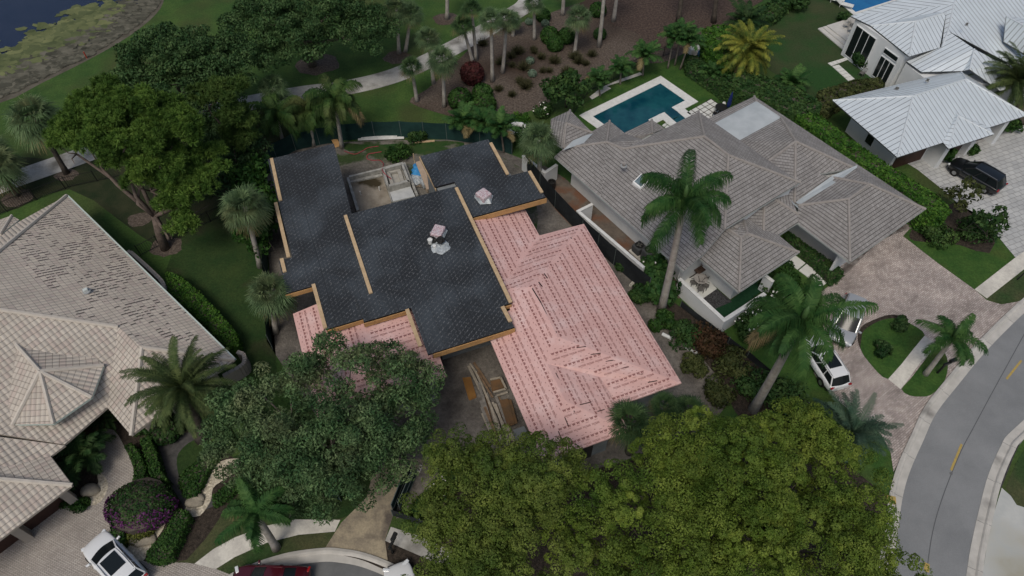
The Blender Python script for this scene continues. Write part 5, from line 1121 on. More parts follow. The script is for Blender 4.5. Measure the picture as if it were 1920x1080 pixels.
hedge('hedge','hedge row at the top edge left of the blue pool',[(1405,20),(1440,5),(1475,-15),(1490,-5),(1460,25),(1425,38)],1.3,M_shrub,leaf=.22,dens=35,bulge=.3,seed=16)
hedge('hedge','low strip below the metal house hedge shadow',[(1290,205),(1300,200),(1400,180),(1405,186)],.4,M_shrub,leaf=.15,dens=1,seed=17) if False else None
CB='clipped round bushes in the mulch bed'
for c,r,h,l in (((1030,78),.95,1.5,'clipped round bush, left one of the group of three in the mulch bed'),((1040,92),.85,1.3,'clipped round bush nearest the camera in the group of three'),((1062,78),.9,1.4,'clipped round bush, right one of the group of three in the mulch bed'),((1124,71),.65,1.,'lone clipped ball next to the tall white palm trunk'),
   ((864,200),1.15,1.8,'clipped round bush left of the pair below the burgundy bush'),((905,188),1.0,1.6,'clipped round bush at the back of the pair below the burgundy bush'),((908,208),1.15,1.6,'clipped round bush at the front of the pair below the burgundy bush'),
   ((1018,38),.8,1.2,'dark round bush beside the silver bushes near the path'),((1120,28),.9,1.3,'dark round bush near the top edge by the palm trunk')):
    shrub('round_bush',l,c,r,h,M_ficusd if h>1.1 else M_shrub,n=1300,leaf=.16,round_=True,seed=int(c[0]))
shrub('burgundy_bush','dark burgundy rounded bush in the mulch bed',(886,152),1.15,1.9,M_red,n=1500,leaf=.18,round_=True,seed=3)
for c,l in (((992,45),'silver-green ball near the cart path, left one'),((1022,48),'silver-green ball near the cart path, right one'),((994,118),'silver-green ball in the mulch bed, upper one'),((998,142),'silver-green ball in the mulch bed, lower one')):
    shrub('silver_bush',l,c,.42,.6,M_silver,n=350,leaf=.14,round_=True,seed=int(c[0]))
tuft=None
for i,c in enumerate([(958,108),(972,100),(960,125),(1000,95),(1015,110),(1085,118),(1098,122),(1078,110),(982,130),(1018,135),(1030,135),(975,155),(985,165),(1062,138),(960,180),(940,120),(935,170),(955,60),(905,85),(1040,118),(990,160),(1110,105),(1002,100)]):
    rng=np.random.default_rng(i); b=W(*c)
    if tuft is None:
        t=thing('grass_tuft','','grass tuft',b,'small dry grass tufts in the mulch bed'); n=260; a=rng.uniform(0,6.28,n); e=rng.uniform(.35,1.4,n); d=np.column_stack([np.cos(a)*np.cos(e),np.sin(a)*np.cos(e),np.sin(e)]); o=d*[.12,.12,0]
        w=unit(np.cross(d,rng.normal(0,1,(n,3))))*.03; L_=rng.uniform(.4,.75,(n,1)); v=np.stack([o-w,o+w,o+d*L_+w*.2,o+d*L_-w*.2],1).reshape(-1,3); npmesh('blades',v,np.arange(len(v)).reshape(-1,4),M_grassy,t,rng.random(n)); tuft=t
        t['label']='small dry ornamental grass tuft growing in the mulch bed'
    else: dup(tuft,b,rng.uniform(0,6),sc=rng.uniform(.6,1.3))
tree('round_tree','dense round green tree between the pool garden and the mulch bed',W(1062,200),[ez(1060,172,2.4,1.6,1.5,1.4),ez(1045,165,2.6,1.2,1.2,1.1),ez(1075,160,2.4,1.3,1.2,1.)],M_shrub,barkd,leaf=.24,nc=40,r0=.5,r1=.8,dens=85,tr=.12,seed=51)
shrub('gardenia_bush','bush with white blossoms between the mulch bed and the north-west tile roof',(1018,215),1.,1.2,M_shrub,n=900,flowers=14,seed=5)
shrub('garden_bush','light green bush beside the flowering bush left of the tile house',(975,235),1.1,1.2,M_ficus,n=900,seed=6)
shrub('garden_bush','bush at the back of the green fence near the cabbage palm',(985,270),1.2,1.6,M_shrub,n=1100,seed=7)
shrub('bougainvillea','large domed bougainvillea with purple blooms beside the beige driveway',(276,958),(2.0,1.5),1.9,M_shrub,n=5200,leaf=.1,seed=8,round_=True)
rng=np.random.default_rng(9); bo=[o for o in COL.objects if o.name=='bougainvillea'][0]
p,d=ballpts((0,0,.85),(2.05,1.55,1.12),4200,rng,.97,-.6); k=(d[:,1]<.25)&(d[:,2]<.80)&(np.sin(d[:,0]*9+d[:,2]*7)+np.sin(d[:,1]*11)+rng.normal(0,.8,len(d))>-.5); v,f=leafquads(p[k],d[k],.09,1.2,rng=rng); npmesh('flowers',v,f,M_purp,bo,rng.random(len(f)))
shrub('variegated_shrub','yellow-green shrub below the bougainvillea',(262,1000),(1.1,.9),.8,M_yshrub,n=1800,leaf=.09,seed=10)
shrub('entry_bush','round green bush beside the window of the pale tile house',(318,815),1.0,1.3,M_shrub,n=1200,leaf=.13,seed=11,round_=True)
shrub('entry_bush','low bush below the front gable corner of the pale tile house',(275,800),(1.1,.8),.7,M_shrub,n=900,leaf=.12,seed=12)
shrub('entry_bush','low dark bush at the garage pier of the pale tile house',(148,948),(.9,.6),.6,M_ficusd,n=900,leaf=.1,seed=13)
shrub('shrub','bright green bush in the weedy back strip',(746,297),1.2,1.1,M_ficusd,n=1000,leaf=.16,seed=14)
shrub('shrub','leafy weed bush against the green fence',(780,262),1.1,1.0,M_shrub,n=700,leaf=.16,seed=15)
# planting along the construction fence
for i,(c,r,h,m,l) in enumerate([((1225,520),1.3,2.0,M_royal,'glossy plumeria bush at the end of the white-capped wall'),((1240,560),1.4,1.8,M_royal,'broad-leaved bush around the foot of the royal palm'),((1200,560),.9,1.1,M_shrub,'low bush beside the pink roof edge near the concrete block'),
 ((1240,610),1.0,1.0,M_ficusd,'bright bush at the base of the royal palm trunk'),((1280,635),1.3,1.2,M_shrub,'scrubby bush left of the crotons'),((1325,650),1.5,1.5,M_red2,'dark red croton bushes along the fence'),((1300,690),1.0,.9,M_olive,'dry olive shrub by the white pipe'),
 ((1370,690),1.4,1.2,M_olive,'olive-green scrub right of the crotons'),((1410,730),1.5,1.2,M_shrub,'dark scrub in front of the leaning royal palm'),((1350,740),1.2,1.,M_olive,'brownish scrub at the soil edge'),((1470,760),1.7,1.6,M_shrub,'large dark bush above the yellow-green tree, right of the royal palm foot'),((1500,800),1.3,1.4,M_shrub,'dark bush next to the blue-green palm'),
 ((1170,500),.8,.9,M_shrub,'weeds at the foot of the dark fence, midway'),((1410,625),1.6,1.6,M_shrub,'gardenia hedge clump with white flowers by the patio corner'),((1440,590),1.5,1.6,M_shrub,'gardenia clump with white flowers near the entry walk'),((1485,570),1.4,1.4,M_ficusd,'leafy bush between the entry walk and the parked silver car'),((1470,520),1.2,1.1,M_ficusd,'leafy bush beside the first entry slab'),((1450,545),1.3,1.2,M_shrub,'bush under the front low hip of the grey tile house'),
 ((860,890),1.1,1.3,M_shrub,'glossy dark bush right of the green gate'),((830,925),.9,1.0,M_shrub,'flowering bush below the green gate'),((800,950),.9,.8,M_shrub,'dark bush at the foot of the green gate')]):
    shrub('shrub',l,c,r,h,m,n=1500,leaf=.15 if i>1 else .26,seed=60+i,flowers={13:22,14:16,0:5,19:18}.get(i,0))
shrub('shrub','bronze-green bamboo-like bush at the driveway corner by the long hedge',(1752,450),1.5,1.2,M_queen,n=1700,leaf=.16,seed=90)
shrub('shrub','dark bushes under the small magnolias',(1830,440),(2.0,1.4),1.,M_shrub,n=1900,leaf=.15,seed=91)
tree('magnolia_tree','small sparse magnolia between the long hedge and the black SUV',W(1800,398),[ez(1805,365,2.6,1.3,1.1,1.2),ez(1795,375,2.,1.,1.,.8)],M_olive,barkd,leaf=.22,nc=22,r0=.3,r1=.55,dens=70,tr=.06,seed=52)
tree('magnolia_tree','small sparse magnolia beside the pale paver court, nearer the street',W(1845,455),[ez(1855,415,2.8,1.3,1.2,1.2),ez(1835,425,2.,1.,1.,.9)],M_shrub,barkd,leaf=.22,nc=24,r0=.3,r1=.5,dens=70,tr=.06,seed=53)
shrub('sago_palm','dark round cycad on the driveway island, upper one',(1690,616),.75,.7,M_dated,n=800,leaf=.2,seed=92)
shrub('sago_palm','dark round cycad on the driveway island, lower one',(1647,657),.75,.7,M_dated,n=800,leaf=.2,seed=93)
shrub('shrub','large dark round bush at the corner of the metal house patio',(1622,120),1.5,1.8,M_shrub,n=2200,leaf=.2,seed=94,round_=True)
shrub('shrub','rounded bush beside the stepping path of the metal house',(1648,132),1.2,1.3,M_shrub,n=1400,leaf=.2,seed=95)
shrub('shrub','big dark shrub at the top edge between the lawn and the blue pool',(1488,15),1.6,1.5,M_shrub,n=1400,leaf=.24,seed=96)
shrub('shrub','clipped bush beside the white garage pier of the metal house',(1770,300),.7,1.3,M_ficusd,n=700,leaf=.16,seed=97)
shrub('shrub','bush at the foot of the porch post near the black SUV',(1817,285),.7,.9,M_ficusd,n=500,leaf=.16,seed=98)
shrub('shrub','hedge clump at the right end of the metal house garages',(1885,245),(1.6,.9),1.3,M_ficusd,n=900,leaf=.18,seed=99)
# ---------------------------------------------------------------- pools
poolw=mat('pool_water_teal',(.004,.046,.072),(.014,.095,.115),scale=.5,rough=.05,spec=.6,bump=.2,bscale=2.2)
poolb=mat('pool_water_blue',(.010,.11,.30),(.015,.16,.38),scale=.6,rough=.06,spec=.6,bump=.1,bscale=4)
stepm=mat('pool_lining',(.02,.09,.11),rough=.6)
def polyring(mb,outer,inner,z0,z1):
    from mathutils.geometry import tessellate_polygon as tp
    O=[Vector((p[0],p[1],0)) for p in outer]; I=[Vector((p[0],p[1],0)) for p in inner]; pts=O+I
    iv=[mb.vert((p.x,p.y,z1)) for p in pts]
    for t in tp([O,I]):
        a,b,c=[pts[i] for i in t]; t=list(t)
        if (b.x-a.x)*(c.y-a.y)-(b.y-a.y)*(c.x-a.x)<0: t=t[::-1]
        mb.f.append([iv[i] for i in t]); mb.m.append(0)
    for L_,sg in ((O,1),(I,-1)):
        ar=sum(L_[i].x*L_[(i+1)%len(L_)].y-L_[(i+1)%len(L_)].x*L_[i].y for i in range(len(L_)))
        off=0 if sg==1 else len(O); lo=[mb.vert((p.x,p.y,z0)) for p in L_]; n=len(L_)
        for i in range(n):
            j=(i+1)%n; q=[iv[off+i],lo[i],lo[j],iv[off+j]]; mb.f.append(q if (ar>0)==(sg==1) else q[::-1]); mb.m.append(0)
z33=lambda x,y:(960+x/3,y/3)
PO=[z33(395,652),z33(838,437),z33(1030,572),z33(915,610),z33(1003,655),z33(905,706),z33(850,640),z33(770,682),z33(860,735),z33(690,800),z33(610,800)]
PI=[z33(438,656),z33(832,462),z33(990,570),z33(912,608),z33(975,658),z33(920,688),z33(852,640),z33(775,680),z33(640,742),z33(575,742)]
cz=lambda L_:[W(*p)[:2] for p in L_]
pool=thing('swimming_pool','teal rectangular swimming pool with white coping behind the grey tile house','pool',W(1200,210))
PO=[z33(395,652),z33(838,437),z33(1030,572),z33(955,612),z33(1003,650),z33(1010,668),z33(920,714),z33(852,642),z33(770,690),z33(800,740),z33(700,790),z33(600,800)]
PI=[z33(438,656),z33(832,462),z33(990,570),z33(912,608),z33(975,658),z33(921,686),z33(855,641),z33(768,682),z33(640,742),z33(575,742)]
mb=MB(); 
# coping as a band along the pool edge
def band(mb,pts,w,z0,z1):
    for i in range(len(pts)-1):
        A,B=np.array(pts[i]),np.array(pts[i+1]); d=(B-A)/np.linalg.norm(B-A); n=np.array([-d[1],d[0]]); B=B+d*(w*.5); A=A-d*(w*.5 if i==0 else -w*.5)
        mb.prism([tuple(A-n*w/2),tuple(B-n*w/2),tuple(B+n*w/2),tuple(A+n*w/2)],z0,z1+.0015*(i%2))
bl=cz([z33(605,790),z33(416,654),z33(835,450),z33(1010,571),z33(935,610),z33(990,655)])
band(mb,bl,.85,0,.07); band(mb,cz([z33(905,700),z33(852,654),z33(800,680)]),.75,0,.068); mb.build('coping',coping,pool)
mb=MB(); w_=cz([z33(425,655),z33(834,455),z33(1003,571),z33(920,609),z33(985,660),z33(930,700),z33(853,650),z33(780,690),z33(720,760),z33(600,780)]); tri=tessellate_polygon([[Vector((*p,0)) for p in w_]]); iv=[mb.vert((*p,.035)) for p in w_]
for t in tri:
    a,b,c=[w_[i] for i in t]; t=t if (b[0]-a[0])*(c[1]-a[1])-(b[1]-a[1])*(c[0]-a[0])>0 else t[::-1]; mb.f.append([iv[i] for i in t]); mb.m.append(0)
mb.build('pool_water',poolw,pool)
mb=MB()
for k in range(3):
    a=W(1277-k*5,216.5+k*2.2); b=W(1262-k*5,225.5+k*2.2); mb.beam((a[0],a[1],.045),(b[0],b[1],.045),.10,.012)
mb.build('pool_step',stepm,pool)
struct(sheet('lawn_square',[(1228,224),(1241,220),(1251,227),(1237,234)],grass2,.03))
# stepping-stone terrace: pale square slabs in dark joints
pslab=mat('white_terrace_slab',(.66,.67,.64),(.58,.59,.56),scale=2,rough=.8)
struct(sheet('terrace_bed',[(1285,213),(1333,185),(1363,206),(1320,236)],mulchdark,.03))
def slabs(label,c00,c10,c11,c01,nu,nv,gap=.16,name='terrace_paving'):
    A,B,C_,D=[W(*q)[:2] for q in (c00,c10,c11,c01)]; t=thing(name,label,'paving',(*A,0)); g=gap/2
    for i in range(nu):
        for j in range(nv):
            f=lambda u,v:(A*(1-u)+B*u)*(1-v)+(D*(1-u)+C_*u)*v
            q=[f((i+g)/nu,(j+g)/nv),f((i+1-g)/nu,(j+g)/nv),f((i+1-g)/nu,(j+1-g)/nv),f((i+g)/nu,(j+1-g)/nv)]
            mb=MB(); mb.prism([tuple(p) for p in q],.0,.07); mb.build('slab',pslab,t)
slabs('terrace of white square slabs with dark joints beside the pool',(1286,212),(1333,186.5),(1362,206),(1316,232),5,4)
slabs('row of white slabs by the small lawn square at the pool edge',(1240,236),(1253,227),(1263,233),(1250,243),2,2,.2)
slabs('stepping slab path on the lawn below the metal house patio',(1551,119),(1585,108.5),(1592,112),(1559,125),5,1,.12)
slabs('row of stepping slabs running toward the low hedge by the metal house',(1559,125),(1573,122),(1603,149),(1590,153),1,5,.1)
slabs('three large white slabs of the entry walk beside the dark clipped hedge',(1474,492),(1490,478),(1556,528),(1540,540),1,3,.1)
# pool of the metal house
p2=thing('swimming_pool','bright blue swimming pool at the top edge behind the metal roof house','pool',W(1640,0))
q=cz([(1572,-2),(1602,24.5),(1760,-25),(1700,-70)]); mb=MB(); mb.prism([tuple(p) for p in q],0,.04); mb.build('pool_water',poolb,p2)
mb=MB(); band(mb,cz([(1545,-25),(1571,0),(1602,26)]),.5,0,.07); band(mb,cz([(1604,26),(1770,-28)]),.4,0,.066); mb.build('coping',coping,p2)
# patio with steps of the metal house
pt_=thing('patio','pale raised patio with two steps beside the tall windows','patio',W(1570,60)); pm=mat('patio_stone',(.50,.50,.47),(.58,.57,.54),scale=1.5,rough=.85)
def quadprism(px,z0,z1,name,m,par):
    mb=MB(); mb.prism([tuple(W(*p)[:2]) for p in px],z0,z1); return mb.build(name,m,par)
quadprism([(1548,53.5),(1601,37),(1640,70),(1640,105),(1605,97)],.02,.36,'patio_slab',pm,pt_)
quadprism([(1541,54),(1548,52),(1608,98),(1600,102)],.02,.22,'step',pm,pt_); quadprism([(1533,55),(1541,52.5),(1600,101),(1593,105)],.02,.11,'step',pm,pt_)
# pool shell in the construction yard
zp=lambda x,y:(640+x/9,280+y/9)
ps=thing('pool_shell','unfinished concrete pool basin with raised square spa between the black roofs','pool shell',W(720,350))
hb=lambda px,z0,z1,n,m=shellm: quadprism(px,z0,z1,n,m,ps)
def hw(px,z): return [tuple(W(p[0],p[1],z)[:2]) for p in px]
def hp(px,z0,z1,n,m=shellm):
    mb=MB(); mb.prism(hw(px,z1),z0,z1); return mb.build(n,m,ps)
hp([zp(125,445),zp(680,310),zp(690,335),zp(130,470)],.0,.55,'basin_wall')
hp([zp(90,480),zp(125,465),zp(300,1010),zp(255,1030)],.0,.5,'basin_wall')
hp([zp(1040,225),zp(1075,215),zp(1300,770),zp(1265,780)],.0,.55,'basin_wall')
hp([zp(130,520),zp(680,410),zp(700,440),zp(140,560)],.0,.16,'bench')
fl=mat('basin_floor',(.22,.19,.15),(.32,.29,.24),scale=1.2,rough=.97,bump=.5,c3=(.05,.04,.022),s3=.30,r3=(.52,.6))
struct(sheet('basin_floor',[zp(130,560),zp(700,430),zp(860,900),zp(600,1100),zp(300,1100)],fl,.03))
hp([zp(690,330),zp(1000,235),zp(1140,545),zp(800,640)],.0,.35,'spa_floor',mat('basin_floor_pale',(.40,.39,.35),(.30,.29,.26),scale=2,rough=.95))
for q in ([zp(680,305),zp(1000,220),zp(1008,260),zp(720,335)],[zp(1000,220),zp(1035,215),zp(1160,535),zp(1120,545)],[zp(790,595),zp(1115,510),zp(1160,535),zp(800,635)],[zp(680,305),zp(730,330),zp(805,630),zp(760,600)]): hp(q,.3,1.0,'spa_wall')
for q in ([zp(745,375),zp(990,330),zp(1000,355),zp(815,400)],[zp(945,370),zp(1005,350),zp(1060,530),zp(1000,550)],[zp(750,380),zp(820,395),zp(885,570),zp(830,590)]): hp(q,.3,.62,'spa_seat',MATS['basin_floor_pale'])
hp([zp(805,690),zp(1160,610),zp(1245,790),zp(860,880)],.0,.42,'sun_shelf',mat('white_plaster',(.52,.54,.54),(.42,.44,.44),scale=1.5,rough=.9))
for q in ([zp(700,440),zp(725,440),zp(870,880),zp(845,885)],):
    hp(q,0,.42,'basin_wall')
st=mb=MB()
for q in (zp(330,775),zp(648,700)):
    w=W(*q); mb=MB(); mb.lathe([(.05,0),(.05,.45)],8,w); mb.build('pipe_stub',coping,ps)
# pallet, bagged blue tarp, hose
def bag(label,cat,name,px,z,rr,m,seed=0,n=14,group=None,sq=1.,hh=.7):
    rng=np.random.default_rng(seed); w=W(px[0],px[1],z); mb=MB(); rings=[]
    for i,(r,h) in enumerate(((1.,0),(1.02,.3),(.8,.75),(.55,1.),(.2,1.05))):
        rings.append([mb.vert((w[0]+rr*r*math.cos(6.283*k/n)*rng.uniform(.75,1.2),w[1]+rr*r*sq*math.sin(6.283*k/n)*rng.uniform(.75,1.2),w[2]+hh*h*rng.uniform(.85,1.1))) for k in range(n)])
    for a,b in zip(rings,rings[1:]):
        for k in range(n): mb.f.append([a[k],a[(k+1)%n],b[(k+1)%n],b[k]]); mb.m.append(0)
    mb.f.append(rings[-1]); mb.m.append(0); o=mb.build(name,m); tag(o,label,cat,group); return o
film=mat('clear_plastic_film',(.50,.55,.57),(.30,.33,.35),scale=5,rough=.22,spec=.7,bump=.6)
bluet=mat('blue_tarp',(.04,.22,.50),(.06,.30,.60),scale=3,rough=.45,bump=.5)
bag('crumpled blue tarp by the black roof near the spa','tarp','tarp',zp(1300,370),.05,.55,bluet,1,sq=1.6,hh=.5)
bag('clear plastic sheeting lying beside the blue tarp','plastic sheet','plastic_sheet',zp(1250,510),.05,.65,film,2,hh=.25)
pl=thing('pallet','wooden pallet of material wrapped in clear film by the spa','pallet',W(*zp(1420,600))); w=W(*zp(1430,620)); mb=MB()
for k in range(5): mb.box((w[0]-.4+k*.2,w[1],.13),(.12,.9,.03),HF.yaw+.1)
for k in range(3): mb.box((w[0],w[1]-.4+k*.4,.06),(.9,.1,.11),HF.yaw+.1)
mb.build('pallet_deck',oldwood,pl); mb=MB(); mb.box((w[0],w[1],.4),(.85,.8,.5),HF.yaw+.1); mb.build('wrapped_load',film,pl,bevel=.08)
red=mat('red_hose',(.34,.055,.07),rough=.5)
def hose(label,px,r,m,name='hose',z=.06,cat='hose'):
    mb=MB(); mb.tube([(*W(p[0],p[1],p[2] if len(p)>2 else z),) for p in smooth_line(px,5)],r,6); tag(mb.build(name,m,smooth=True),label,cat)
hose('red hose looping over the soil into the unfinished spa',[(*zp(680,40),.06),(*zp(560,60),.06),(*zp(450,85),.06),(*zp(440,160),.06),(*zp(540,185),.06),(*zp(650,185),.06),(*zp(710,250),.3),(*zp(690,340),1.06),(*zp(740,420),1.0),(*zp(820,480),.75),(*zp(860,520),.5)],.035,red)
hose('red cable along the soil above the unfinished pool',[(645,283),(664,289),(678,284),(690,277),(710,274)],.03,red,name='cable',cat='cable')
for k,(a,b) in enumerate((((688,258),(757,257)),((672,264),(758,261)),((678,262),(745,258)))):
    A,B=W(*a),W(*b); mb=MB(); mb.beam(A+[0,0,.1+.05*k],B+[0,0,.1+.05*k],.22,.06); tag(mb.build('white_board',coping),'long white boards lying on the soil along the back green fence','board','white boards by the back fence')
mb=MB(); mb.beam(W(778,268)+[0,0,.06],W(815,265)+[0,0,.06],.2,.06); tag(mb.build('plank',wood),'single pale plank lying in the weeds near the right black roof','plank')
mb=MB(); mb.beam(W(628,266)+[0,0,.3],W(634,276)+[0,0,.05],.5,.04); tag(mb.build('plywood_scrap',fascia_wood),'orange plywood scrap leaning behind the left black roof','plywood')
mb=MB(); w=W(778,310); mb.beam((w[0],w[1],0),(w[0],w[1],1.3),.07,.07); tag(mb.build('stake',wood),'upright wooden stake left of the right black roof','stake')
mb=MB(); a=W(785,312,.5); b=W(800,350,.5); mb.prism([tuple(W(p[0],p[1],1.0)[:2]) for p in ((779,304),(790,300),(812,352),(800,355))],.9,1.0); tag(mb.build('plywood_platform',mat('pale_plywood',(.46,.36,.27),(.38,.29,.21),scale=3,rough=.9)),'pale plywood platform beside the right black roof','platform')
# ---------------------------------------------------------------- things on the black roof
bagm=mat('printed_wrap',(.60,.56,.58),(.42,.22,.26),scale=11,rough=.35,spec=.6,bump=.5,ramp=(.45,.6))
def bundle(label,px,z,yaw,L_,w_,h,seed):
    w=W(px[0],px[1],z); t=thing('wrapped_pallet',label,'bundle',w); mb=MB(); mb.box((w[0],w[1],z+h/2),(w_,L_,h),yaw); o=mb.build('stacked_rolls',bagm,t,bevel=.08)
    rng=np.random.default_rng(seed); mb=MB(); n=16; r0=[];r1=[]
    for k in range(n):
        a=6.283*k/n; rr=rng.uniform(.95,1.5); x,y=math.cos(a)*w_*.62*rr,math.sin(a)*L_*.6*rr; c,s=math.cos(yaw),math.sin(yaw); r0.append(mb.vert((w[0]+x*c-y*s,w[1]+x*s+y*c,z+.03+rng.uniform(0,.1))))
        x,y=math.cos(a)*w_*.5,math.sin(a)*L_*.5; r1.append(mb.vert((w[0]+x*c-y*s,w[1]+x*s+y*c,z+h*.6)))
    for k in range(n): mb.f.append([r0[k],r0[(k+1)%n],r1[(k+1)%n],r1[k]]); mb.m.append(0)
    mb.build('torn_film',film,t); return t
bundle('printed pallet load with torn clear film in the middle of the black roof',(822,441),ZC,HF.yaw+.9,1.0,.8,.55,1)
bundle('film-wrapped load on the right black roof section',(907,373),ZR,HF.yaw+.4,.85,.9,.6,2)
bag('clear plastic film spread at the foot of the middle roof load','plastic sheet','plastic_sheet',(826,463),ZC,.62,film,5,hh=.16)
bag('black bag on the roof beside the two white buckets','bag','black_bag',(811,452),ZC,.32,black,6,hh=.35)
bag('black jacket lying on the film of the middle roof load','bag','black_bag',(826,452),ZC+.3,.30,black,7,hh=.3)
for p,s,l in (((807,456),1.,'larger white bucket on the black roof'),((815,465.5),.7,'smaller white bucket on the black roof')):
    w=W(p[0],p[1],ZC); t=thing('bucket',l,'bucket',w); mb=MB(); mb.lathe([(.14*s,0),(.17*s,.36*s)],14,w); mb.build('bucket_body',coping,t,smooth=False); mb=MB(); mb.lathe([(.175*s,.36*s),(.175*s,.385*s),(.05,.39*s)],14,w); mb.build('lid',coping,t)
# ---------------------------------------------------------------- lumber in the front yard
rng=np.random.default_rng(77)
gm_=[mat('old_board_grey',(.26,.245,.225),(.17,.16,.145),scale=4,rough=.95),mat('old_board_brown',(.24,.165,.105),(.15,.10,.065),scale=4,rough=.95),mat('old_board_pale',(.40,.36,.30),(.28,.25,.20),scale=4,rough=.95)]
zl=lambda x,y:(860+x/6.75,680+y/6.75)
pile=[((140,10),(440,440)),((190,0),(400,310)),((125,40),(320,440)),((215,110),(500,760)),((255,250),(380,720)),((300,400),(470,960)),((330,400),(500,1010)),((355,380),(530,1040)),((395,520),(540,900)),((280,480),(430,930)),((430,500),(560,770)),((460,520),(640,1020)),((490,520),(680,1000)),((520,560),(710,990)),((470,420),(600,760)),((240,120),(430,440)),((380,500),(510,800)),((330,560),(480,940)),((500,430),(560,560)),((340,700),(490,1040)),((300,640),(450,980)),((290,560),(420,880)),((420,600),(560,1040)),((410,560),(520,860)),((570,800),(650,1020)),((600,820),(690,990))]
for i,(a,b) in enumerate(pile):
    z=.06+.055*(i%6)+.02*rng.random(); A=W(*zl(*a),z); B=W(*zl(*b),z+rng.uniform(-.02,.05)); mb=MB(); mb.beam(A,B,rng.uniform(.11,.2),.045); ci=int(rng.integers(3)); tag(mb.build('board',gm_[ci]),['grey weathered','brown','pale bleached'][ci]+' board heaped in the long lumber pile left of the pink roof','board',['grey','brown','pale'][ci]+' boards of the lumber pile')
def sheets_(label,px,z,m,n=3,name='plywood_stack'):
    t=thing(name,label,'plywood',(*W(px[0][0],px[0][1])[:2],0))
    for k in range(n):
        mb=MB(); sh=rng.normal(0,.05,2); mb.prism([tuple(W(p[0],p[1],z)[:2]+sh) for p in px],z+k*.03,z+k*.03+.022); mb.build('sheet',m,t)
obr=mat('orange_plywood',(.30,.155,.045),(.22,.11,.035),scale=2,rough=.85); rbr=mat('rusty_plywood',(.17,.095,.045),(.11,.075,.045),scale=1.5,rough=.9)
sheets_('bright orange-brown plywood sheets lying alone on the soil',[zl(50,190),zl(140,180),zl(215,430),zl(130,465)],.03,obr)
sheets_('rusty brown sheet stack with pale edges at the head of the lumber pile',[zl(400,230),zl(530,190),zl(580,330),zl(420,370)],.2,rbr)
sheets_('long rust-brown sheet stack at the right side of the lumber pile',[zl(530,480),zl(640,460),zl(720,760),zl(630,800)],.3,rbr)
for a,b in (((400,215),(530,185)),((530,185),(600,330)),((440,375),(600,330)),((480,420),(620,375))):
    mb=MB(); mb.beam(W(*zl(*a),.35),W(*zl(*b),.35),.12,.08); tag(mb.build('board',gm_[2]),'pale board framing the rusty sheet stack at the head of the lumber pile','board','pale boards round the rusty sheets')
mb=MB(); mb.prism([tuple(W(*zl(*p),.5)[:2]) for p in ((690,850),(830,800),(910,960),(740,1030))],0,.5); tag(mb.build('concrete_block',blockm),'grey concrete slab block at the left edge of the pink roof','concrete block')
def cmu(px,label,yaw=.4):
    w=W(*px); t=thing('cinder_block',label,'block',w)
    mb=MB(); c,s=math.cos(yaw),math.sin(yaw)
    for dx,dy,sx,sy in ((0,.085,.4,.03),(0,-.085,.4,.03),(-.185,0,.03,.14),(.185,0,.03,.14),(0,0,.03,.14)): mb.box((w[0]+dx*c-dy*s,w[1]+dx*s+dy*c,.1),(sx,sy,.2),yaw)
    mb.build('block_shell',concrete,t)
cmu((1184,535),'hollow concrete block on the soil between pink roof and plumeria bush',.9); cmu((788,880),'hollow concrete block beside the top of the green gate',1.2)
def pipe(a,b,r,label,name='pipe'):
    mb=MB(); mb.tube([W(*a)+[0,0,r],W(*b)+[0,0,r]],r,10); tag(mb.build(name,white,smooth=False),label,'pipe')
pipe((1241,628),(1260,637),.13,'short thick white pipe lying by the fence shrubs'); pipe((1284,653),(1309,664),.09,'thin white pipe lying below the croton bushes')
# ---------------------------------------------------------------- fences
meshg=mat('green_mesh_fabric',(.010,.036,.034),(.016,.052,.047),scale=1.5,rough=.85,bump=.3)
silt=mat('black_silt_fabric',(.014,.017,.02),(.025,.03,.034),scale=1.5,rough=.8,bump=.3)
pole=mat('galvanised_pole',(.13,.16,.155),rough=.6,metal=.2)
def mesh_fence(label,px,h,m=meshg,step=2.4,name='mesh_fence',lean=.0,sag=.05,group=None):
    c=[W(*p)[:2] for p in px]; t=thing(name,label,'fence',(*c[0],0),group); pts=[];
    for a,b in zip(c,c[1:]):
        L_=np.linalg.norm(b-a); k=max(1,int(round(L_/step)))
        for i in range(k): pts.append(a+(b-a)*i/k)
    pts.append(c[-1]); mb=MB(); rng=np.random.default_rng(3); V=[]
    for i in range(len(pts)-1):
        a,b=pts[i],pts[i+1]
        for k in range(6):
            s=k/6; p=a+(b-a)*s; d=(b-a)/np.linalg.norm(b-a); n=np.array([-d[1],d[0]]); bul=math.sin(s*math.pi)*.10*(1 if i%2 else -1)
            V.append((p,n,h-math.sin(s*math.pi)*sag,bul))
    V.append((pts[-1],V[-1][1],h,0)); R0=[];R1=[];R2=[]
    for p,n,hh,bu in V: R0.append(mb.vert((*(p),.02))); R1.append(mb.vert((*(p+n*bu),hh*.5))); R2.append(mb.vert((*p,hh)))
    for i in range(len(V)-1): mb.f+= [[R0[i],R0[i+1],R1[i+1],R1[i]],[R1[i],R1[i+1],R2[i+1],R2[i]]]; mb.m+=[0,0]
    mb.build('fabric',m,t,smooth=True)
    for p in pts:
        mb=MB(); mb.tube([(*p,0),(*p,h+.05)],.025,6); mb.build('post',pole,t)
    return t
mesh_fence('green mesh fence along the back of the construction yard',[(500,330),(520,300),(555,282),(600,272),(643,264),(703,259),(753,258),(838,262),(900,270),(960,290)],1.8)
mesh_fence('dark mesh fence between the construction yard and the white wall',[(985,322),(1040,390),(1090,442),(1150,497),(1213,552)],1.9,silt)
mesh_fence('low black silt fence along the planted strip toward the driveway',[(1275,575),(1330,618),(1400,670),(1460,720),(1510,765)],.7,silt,2.)
